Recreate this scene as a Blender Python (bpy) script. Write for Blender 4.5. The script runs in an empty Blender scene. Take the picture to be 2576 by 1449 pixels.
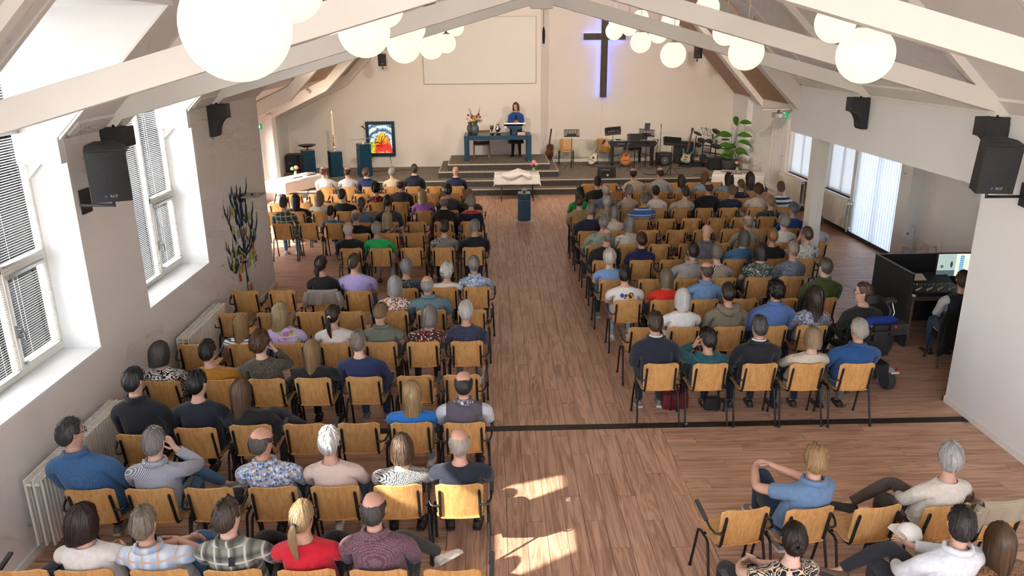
import bpy, bmesh, math, random
from mathutils import Vector, Matrix
from math import sin, cos, pi, radians, sqrt
random.seed(7)
scene = bpy.context.scene
C = scene.collection
# ------------------------------------------------------------------ camera
FPX = 1927.83
pitch, yaw, roll = radians(17.6996), radians(1.43476), radians(-0.49658)
fw = Vector((sin(yaw)*cos(pitch), cos(yaw)*cos(pitch), -sin(pitch)))
rt = Vector((cos(yaw), -sin(yaw), 0)); upv = rt.cross(fw)
rt2 = rt*cos(roll)+upv*sin(roll); up2 = upv*cos(roll)-rt*sin(roll)
cam = bpy.data.objects.new('camera', bpy.data.cameras.new('camera')); C.objects.link(cam)
cam.data.sensor_width = 36.0; cam.data.lens = FPX*36.0/2576.0
cam.data.clip_start = 0.05; cam.data.clip_end = 400
M = Matrix((rt2, up2, -fw)).transposed().to_4x4(); M.translation = (0, 0, 4.25)
cam.matrix_world = M
scene.camera = cam
# ------------------------------------------------------------------ world, sun, exposure
SUN_DIR = Vector((0.70, 0.43, -0.565)).normalized()
world = bpy.data.worlds.new('sky'); scene.world = world; world.use_nodes = True
wn = world.node_tree.nodes; wl = world.node_tree.links
bg = wn['Background']; sky = wn.new('ShaderNodeTexSky'); sky.sky_type = 'NISHITA'
sky.sun_disc = False; sky.sun_elevation = math.asin(-SUN_DIR.z)
sky.sun_rotation = math.atan2(-SUN_DIR.x, -SUN_DIR.y)
sky.air_density = 1.0; sky.dust_density = 1.5
hs = wn.new('ShaderNodeHueSaturation'); hs.inputs['Saturation'].default_value = 0.55
wl.new(sky.outputs[0], hs.inputs['Color']); wl.new(hs.outputs[0], bg.inputs[0]); bg.inputs[1].default_value = SKY_STRENGTH = 0.80
sun = bpy.data.objects.new('sun', bpy.data.lights.new('sun', 'SUN')); C.objects.link(sun)
sun.data.energy = 9.0; sun.data.angle = radians(0.55); sun.data.color = (1.0, 0.95, 0.88)
sun.rotation_euler = SUN_DIR.to_track_quat('-Z', 'Y').to_euler()
vs = scene.view_settings
vs.view_transform = 'Standard'; vs.look = 'None'; vs.gamma = 1.0; vs.use_curve_mapping = False
vs.exposure = 0.88
cy = scene.cycles
cy.max_bounces = 4; cy.diffuse_bounces = 4; cy.glossy_bounces = 1; cy.transmission_bounces = 2
cy.transparent_max_bounces = 8; cy.caustics_reflective = False; cy.caustics_refractive = False
cy.sample_clamp_indirect = 6.0
cy.use_denoising = True
cy.use_adaptive_sampling = True; cy.adaptive_threshold = 0.12; cy.adaptive_min_samples = 12
# ------------------------------------------------------------------ helpers
def lin(h):
    if not isinstance(h, str): return tuple(h)[:3]
    v = [int(h[i:i+2], 16)/255 for i in (0, 2, 4)]
    return tuple(c/12.92 if c <= 0.04045 else ((c+0.055)/1.055)**2.4 for c in v)
MC = {}
class NT:
    """small wrapper to wire material nodes"""
    def __init__(s, name):
        s.m = bpy.data.materials.new(name); s.m.use_nodes = True
        s.n = s.m.node_tree.nodes; s.l = s.m.node_tree.links
        s.b = s.n['Principled BSDF']; s.tc = None
    def new(s, t, **k):
        o = s.n.new(t)
        for a, v in k.items(): setattr(o, a, v)
        return o
    def link(s, a, b): s.l.new(a, b)
    def setv(s, n, i, v):
        if hasattr(v, 'is_output') or hasattr(v, 'links'): s.l.new(v, n.inputs[i])
        else: n.inputs[i].default_value = v
    def coord(s, kind='Object'):
        if s.tc is None: s.tc = s.new('ShaderNodeTexCoord')
        return s.tc.outputs[kind]
    def mapv(s, vec, scale=(1, 1, 1), loc=(0, 0, 0), rot=(0, 0, 0)):
        m = s.new('ShaderNodeMapping'); s.l.new(vec, m.inputs[0])
        s.setv(m, 1, loc); m.inputs[2].default_value = rot; m.inputs[3].default_value = scale
        return m.outputs[0]
    def noise(s, vec, scale=5, detail=3, rough=.5, dist=0):
        n = s.new('ShaderNodeTexNoise'); s.l.new(vec, n.inputs['Vector'])
        n.inputs['Scale'].default_value = scale; n.inputs['Detail'].default_value = detail
        n.inputs['Roughness'].default_value = rough; n.inputs['Distortion'].default_value = dist
        return n.outputs['Fac']
    def voro(s, vec, scale=5, feat='F1', out='Distance', rnd=1.0):
        n = s.new('ShaderNodeTexVoronoi', feature=feat); s.l.new(vec, n.inputs['Vector'])
        n.inputs['Scale'].default_value = scale; n.inputs['Randomness'].default_value = rnd
        return n.outputs[out]
    def math(s, op, a, b=0.0, c=0.0):
        n = s.new('ShaderNodeMath', operation=op)
        s.setv(n, 0, a); s.setv(n, 1, b); s.setv(n, 2, c)
        return n.outputs[0]
    def ramp(s, fac, stops, interp='LINEAR'):
        n = s.new('ShaderNodeValToRGB'); s.l.new(fac, n.inputs[0]); r = n.color_ramp; r.interpolation = interp
        while len(r.elements) < len(stops): r.elements.new(0.5)
        for e, (p, c) in zip(r.elements, stops):
            e.position = p; e.color = (*lin(c), 1) if not isinstance(c, float) else (c, c, c, 1)
        return n.outputs[0]
    def mix(s, fac, a, b, mode='MIX'):
        n = s.new('ShaderNodeMix', data_type='RGBA', blend_type=mode)
        s.setv(n, 0, fac)
        for i, v in ((6, a), (7, b)):
            if hasattr(v, 'links'): s.l.new(v, n.inputs[i])
            else: n.inputs[i].default_value = (*lin(v), 1)
        return n.outputs[2]
    def sep(s, vec):
        n = s.new('ShaderNodeSeparateXYZ'); s.l.new(vec, n.inputs[0]); return n.outputs
    def base(s, c):
        if hasattr(c, 'links'): s.l.new(c, s.b.inputs['Base Color'])
        else: s.b.inputs['Base Color'].default_value = (*lin(c), 1)
    def bump(s, h, strength=.2, dist=.01):
        n = s.new('ShaderNodeBump'); n.inputs['Strength'].default_value = strength
        n.inputs['Distance'].default_value = dist
        s.l.new(h, n.inputs['Height']); s.l.new(n.outputs[0], s.b.inputs['Normal'])
    def rough(s, v):
        s.setv(s.b, 'Roughness', v) if not isinstance(v, (int, float)) else None
        if isinstance(v, (int, float)): s.b.inputs['Roughness'].default_value = v
def vcol(c, f): return tuple(min(1, max(0, x*f)) for x in lin(c))
def pmat(name, col, rough=.6, var=.08, scale=6, bump=0, bscale=60, metal=0, bdist=.004):
    if name in MC: return MC[name]
    t = NT(name); o = t.coord(); n = t.noise(o, scale, 4)
    t.base(t.ramp(n, [(.3, vcol(col, 1-var)), (.7, vcol(col, 1+var))])); t.rough(rough)
    t.b.inputs['Metallic'].default_value = metal
    if bump: t.bump(t.noise(o, bscale, 3), bump, bdist)
    MC[name] = t.m; return t.m
def emat(name, col, strength, big=False):
    if name in MC: return MC[name]
    t = NT(name); t.base(vcol(col, .3)); t.b.inputs['Emission Color'].default_value = (*lin(col), 1)
    n = t.noise(t.coord(), 3, 1)
    t.setv(t.b, 'Emission Strength', t.math('MULTIPLY_ADD', n, strength*.06, strength*.97)); t.rough(.35)
    if not big: t.m.cycles.emission_sampling = 'NONE'
    MC[name] = t.m; return t.m
class MB:
    """collects geometry, then builds ONE mesh object"""
    def __init__(s): s.v = []; s.f = []
    def add(s, vs, fs):
        o = len(s.v); s.v += [tuple(v) for v in vs]; s.f += [tuple(i+o for i in f) for f in fs]; return s
    def box(s, x0, x1, y0, y1, z0, z1):
        return s.add([(x0,y0,z0),(x1,y0,z0),(x1,y1,z0),(x0,y1,z0),(x0,y0,z1),(x1,y0,z1),(x1,y1,z1),(x0,y1,z1)],
                     [(0,3,2,1),(4,5,6,7),(0,1,5,4),(1,2,6,5),(2,3,7,6),(3,0,4,7)])
    def obox(s, c, ax, ay, az):
        """oriented box: centre and three half-axis vectors"""
        c, ax, ay, az = Vector(c), Vector(ax), Vector(ay), Vector(az); P = []
        for k in (-1, 1):
            for i, j in ((-1,-1),(1,-1),(1,1),(-1,1)): P.append(c+ax*i+ay*j+az*k)
        return s.add(P, [(0,3,2,1),(4,5,6,7),(0,1,5,4),(1,2,6,5),(2,3,7,6),(3,0,4,7)])
    def prism(s, pts, axis, a, b):
        """extrude a polygon: pts are 2D in the plane normal to axis"""
        def P(p, t):
            return (t, p[0], p[1]) if axis == 'x' else (p[0], t, p[1]) if axis == 'y' else (p[0], p[1], t)
        n = len(pts)
        return s.add([P(p, a) for p in pts]+[P(p, b) for p in pts],
                     [tuple(range(n))[::-1], tuple(range(n, 2*n))]+[(i, (i+1) % n, n+(i+1) % n, n+i) for i in range(n)])
    def tube(s, path, r, n=8, caps=True):
        path = [Vector(p) for p in path]; R = r if isinstance(r, (list, tuple)) else [r]*len(path)
        d0 = (path[1]-path[0]).normalized()
        u = d0.cross(Vector((0, 0, 1)))
        if u.length < .05: u = d0.cross(Vector((0, 1, 0)))
        u.normalize(); V = []; F = []
        for i, p in enumerate(path):
            if i == 0: d = d0
            elif i == len(path)-1: d = (path[i]-path[i-1]).normalized()
            else: d = ((path[i+1]-p).normalized()+(p-path[i-1]).normalized()).normalized()
            u = (u-d*u.dot(d)).normalized(); w = d.cross(u)
            for k in range(n):
                a = 2*pi*k/n; V.append(p+(u*cos(a)+w*sin(a))*R[i])
        for i in range(len(path)-1):
            for k in range(n):
                F.append((i*n+k, i*n+(k+1) % n, (i+1)*n+(k+1) % n, (i+1)*n+k))
        if caps: F += [tuple(range(n))[::-1], tuple((len(path)-1)*n+k for k in range(n))]
        return s.add(V, F)
    def lathe(s, prof, c=(0, 0, 0), n=20, axis='z', caps=True):
        V = []; F = []; m = len(prof)
        for r, h in prof:
            for k in range(n):
                a = 2*pi*k/n; x, y = r*cos(a), r*sin(a)
                V.append((c[0]+x, c[1]+y, c[2]+h) if axis == 'z' else (c[0]+x, c[1]+h, c[2]+y) if axis == 'y' else (c[0]+h, c[1]+x, c[2]+y))
        for i in range(m-1):
            for k in range(n): F.append((i*n+k, i*n+(k+1) % n, (i+1)*n+(k+1) % n, (i+1)*n+k))
        if caps: F += [tuple(range(n))[::-1], tuple((m-1)*n+k for k in range(n))]
        return s.add(V, F)
    def ball(s, c, r, n=12, m=8):
        rx, ry, rz = r if isinstance(r, (tuple, list)) else (r, r, r)
        V = [(c[0], c[1], c[2]-rz)]; F = []
        for i in range(1, m):
            t = -pi/2+pi*i/m
            for k in range(n): V.append((c[0]+rx*cos(t)*cos(2*pi*k/n), c[1]+ry*cos(t)*sin(2*pi*k/n), c[2]+rz*sin(t)))
        V.append((c[0], c[1], c[2]+rz)); L = len(V)-1
        for k in range(n):
            F.append((0, 1+(k+1) % n, 1+k)); F.append((L, L-n+k, L-n+(k+1) % n))
        for i in range(m-2):
            for k in range(n): F.append((1+i*n+k, 1+i*n+(k+1) % n, 1+(i+1)*n+(k+1) % n, 1+(i+1)*n+k))
        return s.add(V, F)
    def mesh(s, name, mat=None, smooth=False, bevel=0, fixn=True):
        me = bpy.data.meshes.new(name); me.from_pydata(s.v, [], s.f); me.validate()
        if bevel or fixn:
            bm = bmesh.new(); bm.from_mesh(me)
            if bevel: bmesh.ops.bevel(bm, geom=bm.edges[:], offset=bevel, segments=2, affect='EDGES', profile=.7)
            if fixn: bmesh.ops.recalc_face_normals(bm, faces=bm.faces[:])
            bm.to_mesh(me); bm.free()
        if mat: me.materials.append(mat)
        if smooth:
            me.shade_smooth()
            if smooth != 'all': me.set_sharp_from_angle(angle=radians(40))
        return me
    def build(s, name, mat, parent=None, smooth=False, bevel=0, loc=None, rot=None, **tags):
        return put(name, s.mesh(name, mat, smooth, bevel), parent, loc, rot, **tags)
def put(name, me, parent=None, loc=None, rot=None, **tags):
    o = bpy.data.objects.new(name, me); C.objects.link(o)
    if parent: o.parent = parent
    if loc: o.location = loc
    if rot: o.rotation_euler = rot
    for k, v in tags.items(): o[k] = v
    return o
def thing(name, label, cat, loc=(0, 0, 0), rz=0, group=None):
    o = bpy.data.objects.new(name, None); C.objects.link(o); o.location = loc; o.rotation_euler = (0, 0, rz)
    o.empty_display_size = .1; o['label'] = label; o['category'] = cat
    if group: o['group'] = group
    return o
def struct(name, mb, mat, smooth=False, bevel=0, parent=None):
    o = mb.build(name, mat, parent, smooth, bevel)
    if not parent: o['kind'] = 'structure'
    return o
def copy_tree(o, parent=None):
    c = o.copy(); C.objects.link(c); c.parent = parent
    for ch in o.children: copy_tree(ch, c)
    return c
def text_mesh(name, txt, size, mat, parent, loc, rot, extrude=.001):
    cu = bpy.data.curves.new(name, 'FONT'); cu.body = txt; cu.size = size; cu.extrude = extrude
    cu.align_x = 'CENTER'; cu.align_y = 'CENTER'; cu.resolution_u = 2
    t = bpy.data.objects.new(name, cu); C.objects.link(t)
    dg = bpy.context.evaluated_depsgraph_get(); me = bpy.data.meshes.new_from_object(t.evaluated_get(dg))
    bpy.data.objects.remove(t); me.name = name; me.materials.clear(); me.materials.append(mat)
    return put(name, me, parent, loc, rot)
ORD = ['', 'first', 'second', 'third', 'fourth', 'fifth', 'sixth', 'seventh', 'eighth', 'ninth', 'tenth', 'eleventh', 'twelfth', 'thirteenth', 'fourteenth']
# ------------------------------------------------------------------ base materials
WALL = pmat('wall_plaster', (.82, .765, .715), .85, .015, 1.5, .12, 160, bdist=.002)
WALLR = pmat('wall_paint_cool', (.80, .79, .78), .85, .015, 1.5, .08, 160, bdist=.002)
CEIL = pmat('ceiling_stucco', (.78, .75, .735), .9, .02, 2, .5, 120, bdist=.004)
BEAM = pmat('beam_white_paint', (.79, .76, .70), .55, .03, 2, .06, 30)
REVEAL = pmat('reveal_white_paint', (.86, .86, .85), .6, .015, 3, .05, 60)
FRAME = pmat('window_frame_paint', (.80, .78, .72), .4, .04, 8)
BLUE = pmat('petrol_blue_lacquer', (.004, .040, .085), .3, .12, 3, .03, 40)
BLACK = pmat('black_metal', (.012, .012, .013), .42, .2, 10, .03, 90)
BLACKP = pmat('black_plastic', (.016, .016, .018), .55, .2, 12, .06, 150)
STEEL = pmat('brushed_steel', (.62, .62, .62), .3, .05, 20, metal=1)
PEWTER = pmat('pewter', (.42, .40, .37), .33, .12, 14, .1, 40, metal=1)
CORBEL = pmat('corbel_black', (.028, .028, .03), .6, .25, 8, .1, 60)
CARPET = pmat('grey_carpet', (.205, .172, .132), .95, .16, 9, .6, 500, bdist=.003)
RISER = pmat('dark_riser', (.045, .040, .036), .9, .3, 14, .4, 400, bdist=.003)
NOSING = pmat('step_nosing', (.62, .55, .44), .4, .06, 10, metal=.3)
WHITE = pmat('white_enamel', (.82, .80, .75), .4, .02, 6)
CLOTH = pmat('white_tablecloth', (.78, .74, .70), .8, .03, 4, .25, 25, bdist=.01)
CORBW = pmat('cream_white', (.80, .76, .68), .45, .03, 5)
def wood(name, col, dark, rough=.4, sc=(18, 1.6, 18), island=False, objrand=False, axis=None, var=.35):
    if name in MC: return MC[name]
    t = NT(name); o = t.coord()
    if objrand:
        oi = t.new('ShaderNodeObjectInfo')
        loc = t.new('ShaderNodeCombineXYZ'); r = t.math('MULTIPLY', oi.outputs['Random'], 37.0)
        t.link(r, loc.inputs[0]); t.link(r, loc.inputs[1]); t.link(r, loc.inputs[2])
        add = t.new('ShaderNodeVectorMath', operation='ADD'); t.link(o, add.inputs[0]); t.link(loc.outputs[0], add.inputs[1])
        o = add.outputs[0]; rnd = oi.outputs['Random']
    elif island:
        g = t.new('ShaderNodeNewGeometry'); rnd = g.outputs['Random Per Island']
        loc = t.new('ShaderNodeCombineXYZ'); r = t.math('MULTIPLY', rnd, 37.0)
        for i in range(3): t.link(r, loc.inputs[i])
        add = t.new('ShaderNodeVectorMath', operation='ADD'); t.link(o, add.inputs[0]); t.link(loc.outputs[0], add.inputs[1])
        o = add.outputs[0]
    else: rnd = None
    mv = t.mapv(o, sc)
    n1 = t.noise(mv, 1.0, 6, .6, .6); n2 = t.noise(t.mapv(o, (sc[0]*.35, sc[1]*.35, sc[2]*.35)), 1.0, 4, .55, 1.4)
    ring = t.math('SINE', t.math('MULTIPLY', n2, 42.0))
    f = t.math('ADD', t.math('MULTIPLY', n1, .75), t.math('MULTIPLY', ring, .09))
    c = t.ramp(f, [(.22, dark), (.46, col), (.72, vcol(col, 1.16))])
    if rnd is not None:
        c = t.mix(1.0, c, t.ramp(rnd, [(0., 1-var*.5), (1., 1+var*.0)]), 'MULTIPLY')
    t.base(c); t.rough(rough); t.bump(n1, .12, .002)
    MC[name] = t.m; return t.m
PLANK1 = wood('floor_plank_oak', (.66, .395, .265), (.40, .215, .135), .38, (17, 1.0, 17), objrand=True, var=.25)
PLANKN = wood('floor_plank_oak_far', (.66, .395, .265), (.40, .215, .135), .38, (17, 1.0, 17), island=True, var=.25)
BOARD = wood('ceiling_board_pine', (.47, .285, .175), (.30, .165, .095), .5, (40, 40, 2.5), objrand=True, var=.25)
BEECH = wood('chair_beech_veneer', (.74, .415, .155), (.60, .31, .10), .33, (26, 26, 1.5), objrand=True, var=.22)
# ------------------------------------------------------------------ the setting
XL, XR, XM = -4.06, 5.54, 0.74
WIN = [(2.27, 4.27), (5.47, 7.47), (8.67, 10.67)]
GROUND = pmat('outdoor_paving', (.50, .48, .45), .9, .1, .6, .1, 4)
struct('ground', MB().box(-90, 90, -80, 110, -.6, -.35), GROUND)
# floor slab and planks -------------------------------------------------
SLAB = pmat('floor_slab', (.10, .06, .04), .7, .1, 3)
floor = struct('floor', MB().box(-7.0, 8.5, -3.4, 26.6, -.30, -.012), SLAB)
PW, PL, PG = .182, 1.22, .0016
planks = []   # (x, y, along)   along 'y' in the aisle, 'x' beside it
cx0 = -.46
for i in range(13):
    off = (i*.41) % PL
    y = -3.2-off
    while y < 22.3:
        planks.append((cx0+i*PW+PW/2, y+PL/2, 'y')); y += PL
for zone, (xa, xb) in (('L', (-6.6, cx0)), ('R', (cx0+13*PW, 8.15))):
    n = 0; y = -3.2
    while y < 22.3:
        off = (n*.47) % PL; x = xa-off
        while x < xb:
            if (zone == 'L' and (x+PL > XL-.1 or y > 13.6)) or (zone == 'R' and (x < XR+.1 or y > 7.9)):
                planks.append((x+PL/2, y+PW/2, 'x', xa, xb))
            x += PL
        y += PW; n += 1
def plank_box(mb, u, v, hl, along):
    mb.box(v-PW/2+PG, v+PW/2-PG, u-hl+PG, u+hl-PG, -.012, .0) if along == 'y' else None
pm = MB().box(-PW/2+PG, PW/2-PG, -PL/2+PG, PL/2-PG, -.012, 0).mesh('plank', PLANK1, bevel=.0008)
def in_view(p):
    d = Vector((p[0], p[1], -4.25)); z = d.dot(fw)
    if z < .5: return None
    u = d.dot(rt2)/z*FPX+1288; v = 724.5-d.dot(up2)/z*FPX
    return (u, v) if -60 < u < 2636 and v < 1500 else None
# planks in open floor show largest: aisle and the bare floor, nearest first
def vis(p):
    q = in_view(p)
    if not q: return None
    x, y = p[0], p[1]
    open_floor = (p[2] == 'y' and x > -.1 and x < 1.75) or (x > 1.5 and 5.6 < y < 7.9) or (4.6 < x < 8 and y > 7.9) or (x < -1 and 11.3 < y < 13)
    return y if open_floor else y+14
order = sorted([(vis(p), i) for i, p in enumerate(planks) if vis(p) is not None])
single = set(i for _, i in order[:298])
rest = {'y': MB(), 'x': MB()}
for i, p in enumerate(planks):
    if p[2] == 'x':
        a, b = max(p[0]-PL/2, p[3]), min(p[0]+PL/2, p[4])
        if b-a < .03: continue
        full = b-a > PL-.01
    else: full = True; 
    if i in single and full:
        put('plank', pm, floor, (p[0], p[1], 0), (0, 0, 0 if p[2] == 'y' else pi/2))
    elif p[2] == 'y': rest['y'].box(p[0]-PW/2+PG, p[0]+PW/2-PG, p[1]-PL/2+PG, p[1]+PL/2-PG, -.012, 0)
    else: rest['x'].box(p[1]-PW/2+PG, p[1]+PW/2-PG, -b+PG, -a-PG, -.012, 0)
o = rest['y'].build('far_planks', PLANKN, floor); o['kind'] = 'stuff'
o = rest['x'].build('far_planks', PLANKN, floor, rot=(0, 0, pi/2)); o['kind'] = 'stuff'
# (rotated by 90 degrees: local x -> world y, local y -> world -x)
STRIP = pmat('dark_floor_strip', (.030, .024, .020), .5, .25, 12, .1, 60)
struct('trim_1', MB().box(-4.05, 5.53, 7.90, 8.02, -.004, .004), STRIP)
# nave walls ---------------------------------------------------------------
pts = [(-3.2, -.3), (13.75, -.3), (13.75, 3.42)]
for a, b in WIN[::-1]: pts += [(b, 3.42), (b, 1.30), (a, 1.30), (a, 3.42)]
pts += [(-3.2, 3.42)]
wall_left = struct('wall_left', MB().prism(pts, 'x', -4.51, XL), WALL)
wall_right = struct('wall_right', MB().prism([(-3.2, -.3), (8.44, -.3), (8.44, 2.66), (14.25, 2.66), (14.25, 3.50), (-3.2, 3.50)], 'x', XR, XR+.22), WALLR)
MB().box(XR-.012, XR, 7.9, 14.25, 3.40, 3.46).build('picture_rail', BEAM, wall_right)
struct('trim_2', MB().box(XR, XR+.21, 13.0, 13.25, 0, 2.66), pmat('post_paint', (.70, .66, .60), .55, .03, 3))
struct('baseboard_right', MB().box(XR-.02, XR, -3.2, 8.46, 0, .075).box(XR-.02, XR+.24, 8.44, 8.46, 0, .075), WHITE)
struct('baseboard_left', MB().box(XL, XL+.018, -3.2, 13.77, 0, .07), WHITE)
# back wall behind the camera; unseen opening added to let sky light in
struct('wall_back', MB().prism([(-4.6, -.3), (6., -.3), (6., 9), (-4.6, 9), (-4.6, 2.4), (-3.0, 2.4), (-3.0, 6.2), (4.4, 6.2), (4.4, 2.4), (-4.6, 2.4)], 'y', -3.5, -3.2), WALL)
# pitched nave ceiling ------------------------------------------------------
def slope(mb, outline, fz, th=.18):
    n = len(outline)
    V = [(x, y, fz(x)) for x, y in outline]+[(x, y, fz(x)+th) for x, y in outline]
    mb.add(V, [tuple(range(n)), tuple(range(n, 2*n))[::-1]]+[(i, (i+1) % n, n+(i+1) % n, n+i) for i in range(n)])
zl = lambda x: 3.42+(x-XL)
zr = lambda x: 3.50+(XR-x)*.983
xs = -2.86
out = [(-4.6, -3.3)]
for a, b in WIN: out += [(-4.6, a+.05), (xs, a+.05), (xs, b-.05), (-4.6, b-.05)]
out += [(-4.6, 13.9), (XM, 13.9), (XM, -3.3)]
mb = MB(); slope(mb, out, zl); ceiling = struct('ceiling', mb, CEIL)
mb = MB(); slope(mb, [(XM, -3.3), (XM, 13.9), (6.2, 13.9), (6.2, -3.3)], zr); mb.build('ceiling_slope', CEIL, ceiling)
for a, b in WIN:
    MB().box(-4.75, xs+.02, a+.06, b-.06, 4.60, 4.72).build('dormer_ceiling', REVEAL, ceiling)
    for y0, y1 in ((a, a+.1), (b-.1, b)):
        MB().prism([(-4.75, 3.20), (XL-.002, 3.20), (XL-.002, 3.44), (xs-.02, 4.60), (xs-.02, 4.70), (-4.75, 4.70)], 'y', y0, y1).build('dormer_cheek', REVEAL, wall_left)
    for y0, y1, s in ((a, a+.006, 1), (b-.006, b, -1)):
        MB().box(-4.505, XL-.001, y0, y1, 1.30, 3.2).build('window_reveal', REVEAL, wall_left)
    MB().box(-4.505, XL+.004, a, b, 1.285, 1.306).build('window_sill', REVEAL, wall_left)
    # sloping trim boards along the dormer edge
    for yy in (a+.045, b-.105):
        mb = MB(); slope(mb, [(XL+.02, yy), (XL+.02, yy+.06), (xs, yy+.06), (xs, yy)], lambda x: zl(x)-.02, .03); mb.build('dormer_trim', BEAM, ceiling)
# thin ceiling battens
for yy in (3.4, 6.7, 9.85, 13.0):
    mb = MB(); slope(mb, [(XM, yy), (XM, yy+.05), (XR, yy+.05), (XR, yy)], lambda x: zr(x)-.018, .02); mb.build('batten', BEAM, ceiling)
mb = MB(); slope(mb, [(XR-.16, -3), (XR-.16, 13.8), (XR-.02, 13.8), (XR-.02, -3)], lambda x: zr(x)-.03, .035); mb.build('eaves_board', BEAM, ceiling)
for a, b in ((-3, WIN[0][0]), (WIN[0][1], WIN[1][0]), (WIN[1][1], WIN[2][0]), (WIN[2][1], 13.8)):
    mb = MB(); slope(mb, [(XL+.05, a), (XL+.05, b), (XL+.17, b), (XL+.17, a)], lambda x: zl(x)-.025, .03); mb.build('eaves_board', BEAM, ceiling)
# scissor trusses -------------------------------------------------------------
for k, ty in enumerate((5.12, 8.27, 11.42)):
    hw, zw, zm, h = .065, 3.47, 4.80, .19
    t = struct('trim_%d' % (k+3), MB().prism([(XL, zw), (XM, zm), (XM, zm+h), (XL-.05, zw+h)], 'y', ty-hw, ty+hw), BEAM, bevel=.006)
    MB().prism([(XR, zw), (XM, zm), (XM, zm+h), (XR+.05, zw+h)], 'y', ty-hw, ty+hw).build('chord', BEAM, t, bevel=.006)
    for sx, x0 in ((1, XL), (-1, XR)):
        zf = zl if sx > 0 else zr
        mb = MB(); xa, xb = (x0-.02, XM) if sx > 0 else (XM, x0+.02)
        slope(mb, [(xa, ty-.05), (xa, ty+.05), (xb, ty+.05), (xb, ty-.05)], lambda x: zf(x)-.12, .14); mb.build('rafter', BEAM, t)
        MB().box(min(x0, x0+sx*.16), max(x0, x0+sx*.16), ty-.072, ty+.072, 3.46, 3.62).build('gusset', CORBW, t, bevel=.004)
    MB().prism([(XM-.22, zm+.10), (XM-.15, zm-.09), (XM+.15, zm-.09), (XM+.22, zm+.10)], 'y', ty-.08, ty+.08).build('ridge_block', BEAM, t, bevel=.004)
    MB().box(XM-.05, XM+.05, ty-.05, ty+.05, zm+.1, 8.0).build('king_post', BEAM, t)
# corbels -----------------------------------------------------------------------
def corbel(y, side, label):
    prof = [(.004, 3.455), (.27, 3.455), (.27, 3.26)]
    for i in range(9):
        a = i/8; prof.append((.262-.13*sin(a*pi/2)-.02*a, 3.255-.22*(1-cos(a*pi/2))))
    prof += [(.085, 3.0), (.004, 3.0)]
    x0 = XL if side > 0 else XR
    t = thing('corbel', label, 'corbel', (x0, y, 0), group='black roof corbels')
    MB().prism([(side*a, b) for a, b in prof], 'y', -.105, .105).build('bracket', CORBEL, t, bevel=.006)
    for yy in (-.07, .0, .07): MB().lathe([(.016, 0), (.016, .02), (.008, .026)], (side*.14, yy, 3.455), 6).build('bolt_head', BLACK, t)
    return t
corbel(8.27, 1, 'black wooden roof bracket on the left wall above the loudspeaker')
corbel(11.42, 1, 'black wooden roof bracket on the left wall between window and wall tree')
corbel(5.12, 1, 'black wooden roof bracket on the left wall nearest the camera')
corbel(11.42, -1, 'black wooden roof bracket on the right wall over the open side aisle')
corbel(8.27, -1, 'black wooden roof bracket on the right wall behind the loudspeaker')
corbel(5.12, -1, 'black wooden roof bracket on the right wall nearest the camera')
# windows in the left wall -----------------------------------------------------------
def glass_mat():
    t = NT('window_glass'); n = t.n; tr = n.new('ShaderNodeBsdfTransparent'); gl = n.new('ShaderNodeBsdfGlossy')
    gl.inputs['Roughness'].default_value = .03; mx = n.new('ShaderNodeMixShader'); fr = n.new('ShaderNodeFresnel'); fr.inputs[0].default_value = 1.25
    t.link(fr.outputs[0], mx.inputs[0]); t.link(tr.outputs[0], mx.inputs[1]); t.link(gl.outputs[0], mx.inputs[2])
    n.remove(t.b); t.link(mx.outputs[0], n['Material Output'].inputs[0]); return t.m
GLASS = glass_mat()
def frame_mb(mb, y0, y1, z0, z1, w, xa, xb, axis='x'):
    o = [(y0, z0), (y1, z0), (y1, z1), (y0, z1)]; i = [(y0+w, z0+w), (y1-w, z0+w), (y1-w, z1-w), (y0+w, z1-w)]
    P = lambda p, t: (t, p[0], p[1]) if axis == 'x' else (p[0], t, p[1])
    V = [P(p, xa) for p in o]+[P(p, xa) for p in i]+[P(p, xb) for p in o]+[P(p, xb) for p in i]; F = []
    for k in range(4):
        q = (k+1) % 4
        F += [(k, q, 4+q, 4+k), (8+k, 12+k, 12+q, 8+q), (k, 8+k, 8+q, q), (4+k, 4+q, 12+q, 12+k)]
    return mb.add(V, F)
def sheer(name, col, tr):
    t = NT(name); n = t.n; d = n.new('ShaderNodeBsdfDiffuse'); s = n.new('ShaderNodeBsdfTranslucent'); m = n.new('ShaderNodeMixShader')
    c = t.ramp(t.noise(t.mapv(t.coord(), (1, 30, 1)), 2, 2), [(.3, vcol(col, .95)), (.7, col)])
    t.link(c, d.inputs[0]); t.link(c, s.inputs[0]); m.inputs[0].default_value = tr
    t.link(d.outputs[0], m.inputs[1]); t.link(s.outputs[0], m.inputs[2]); n.remove(t.b); t.link(m.outputs[0], n['Material Output'].inputs[0]); return t.m
SLAT = sheer('blind_slat', (.80, .82, .84), .38)
WFX = -4.46
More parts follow.
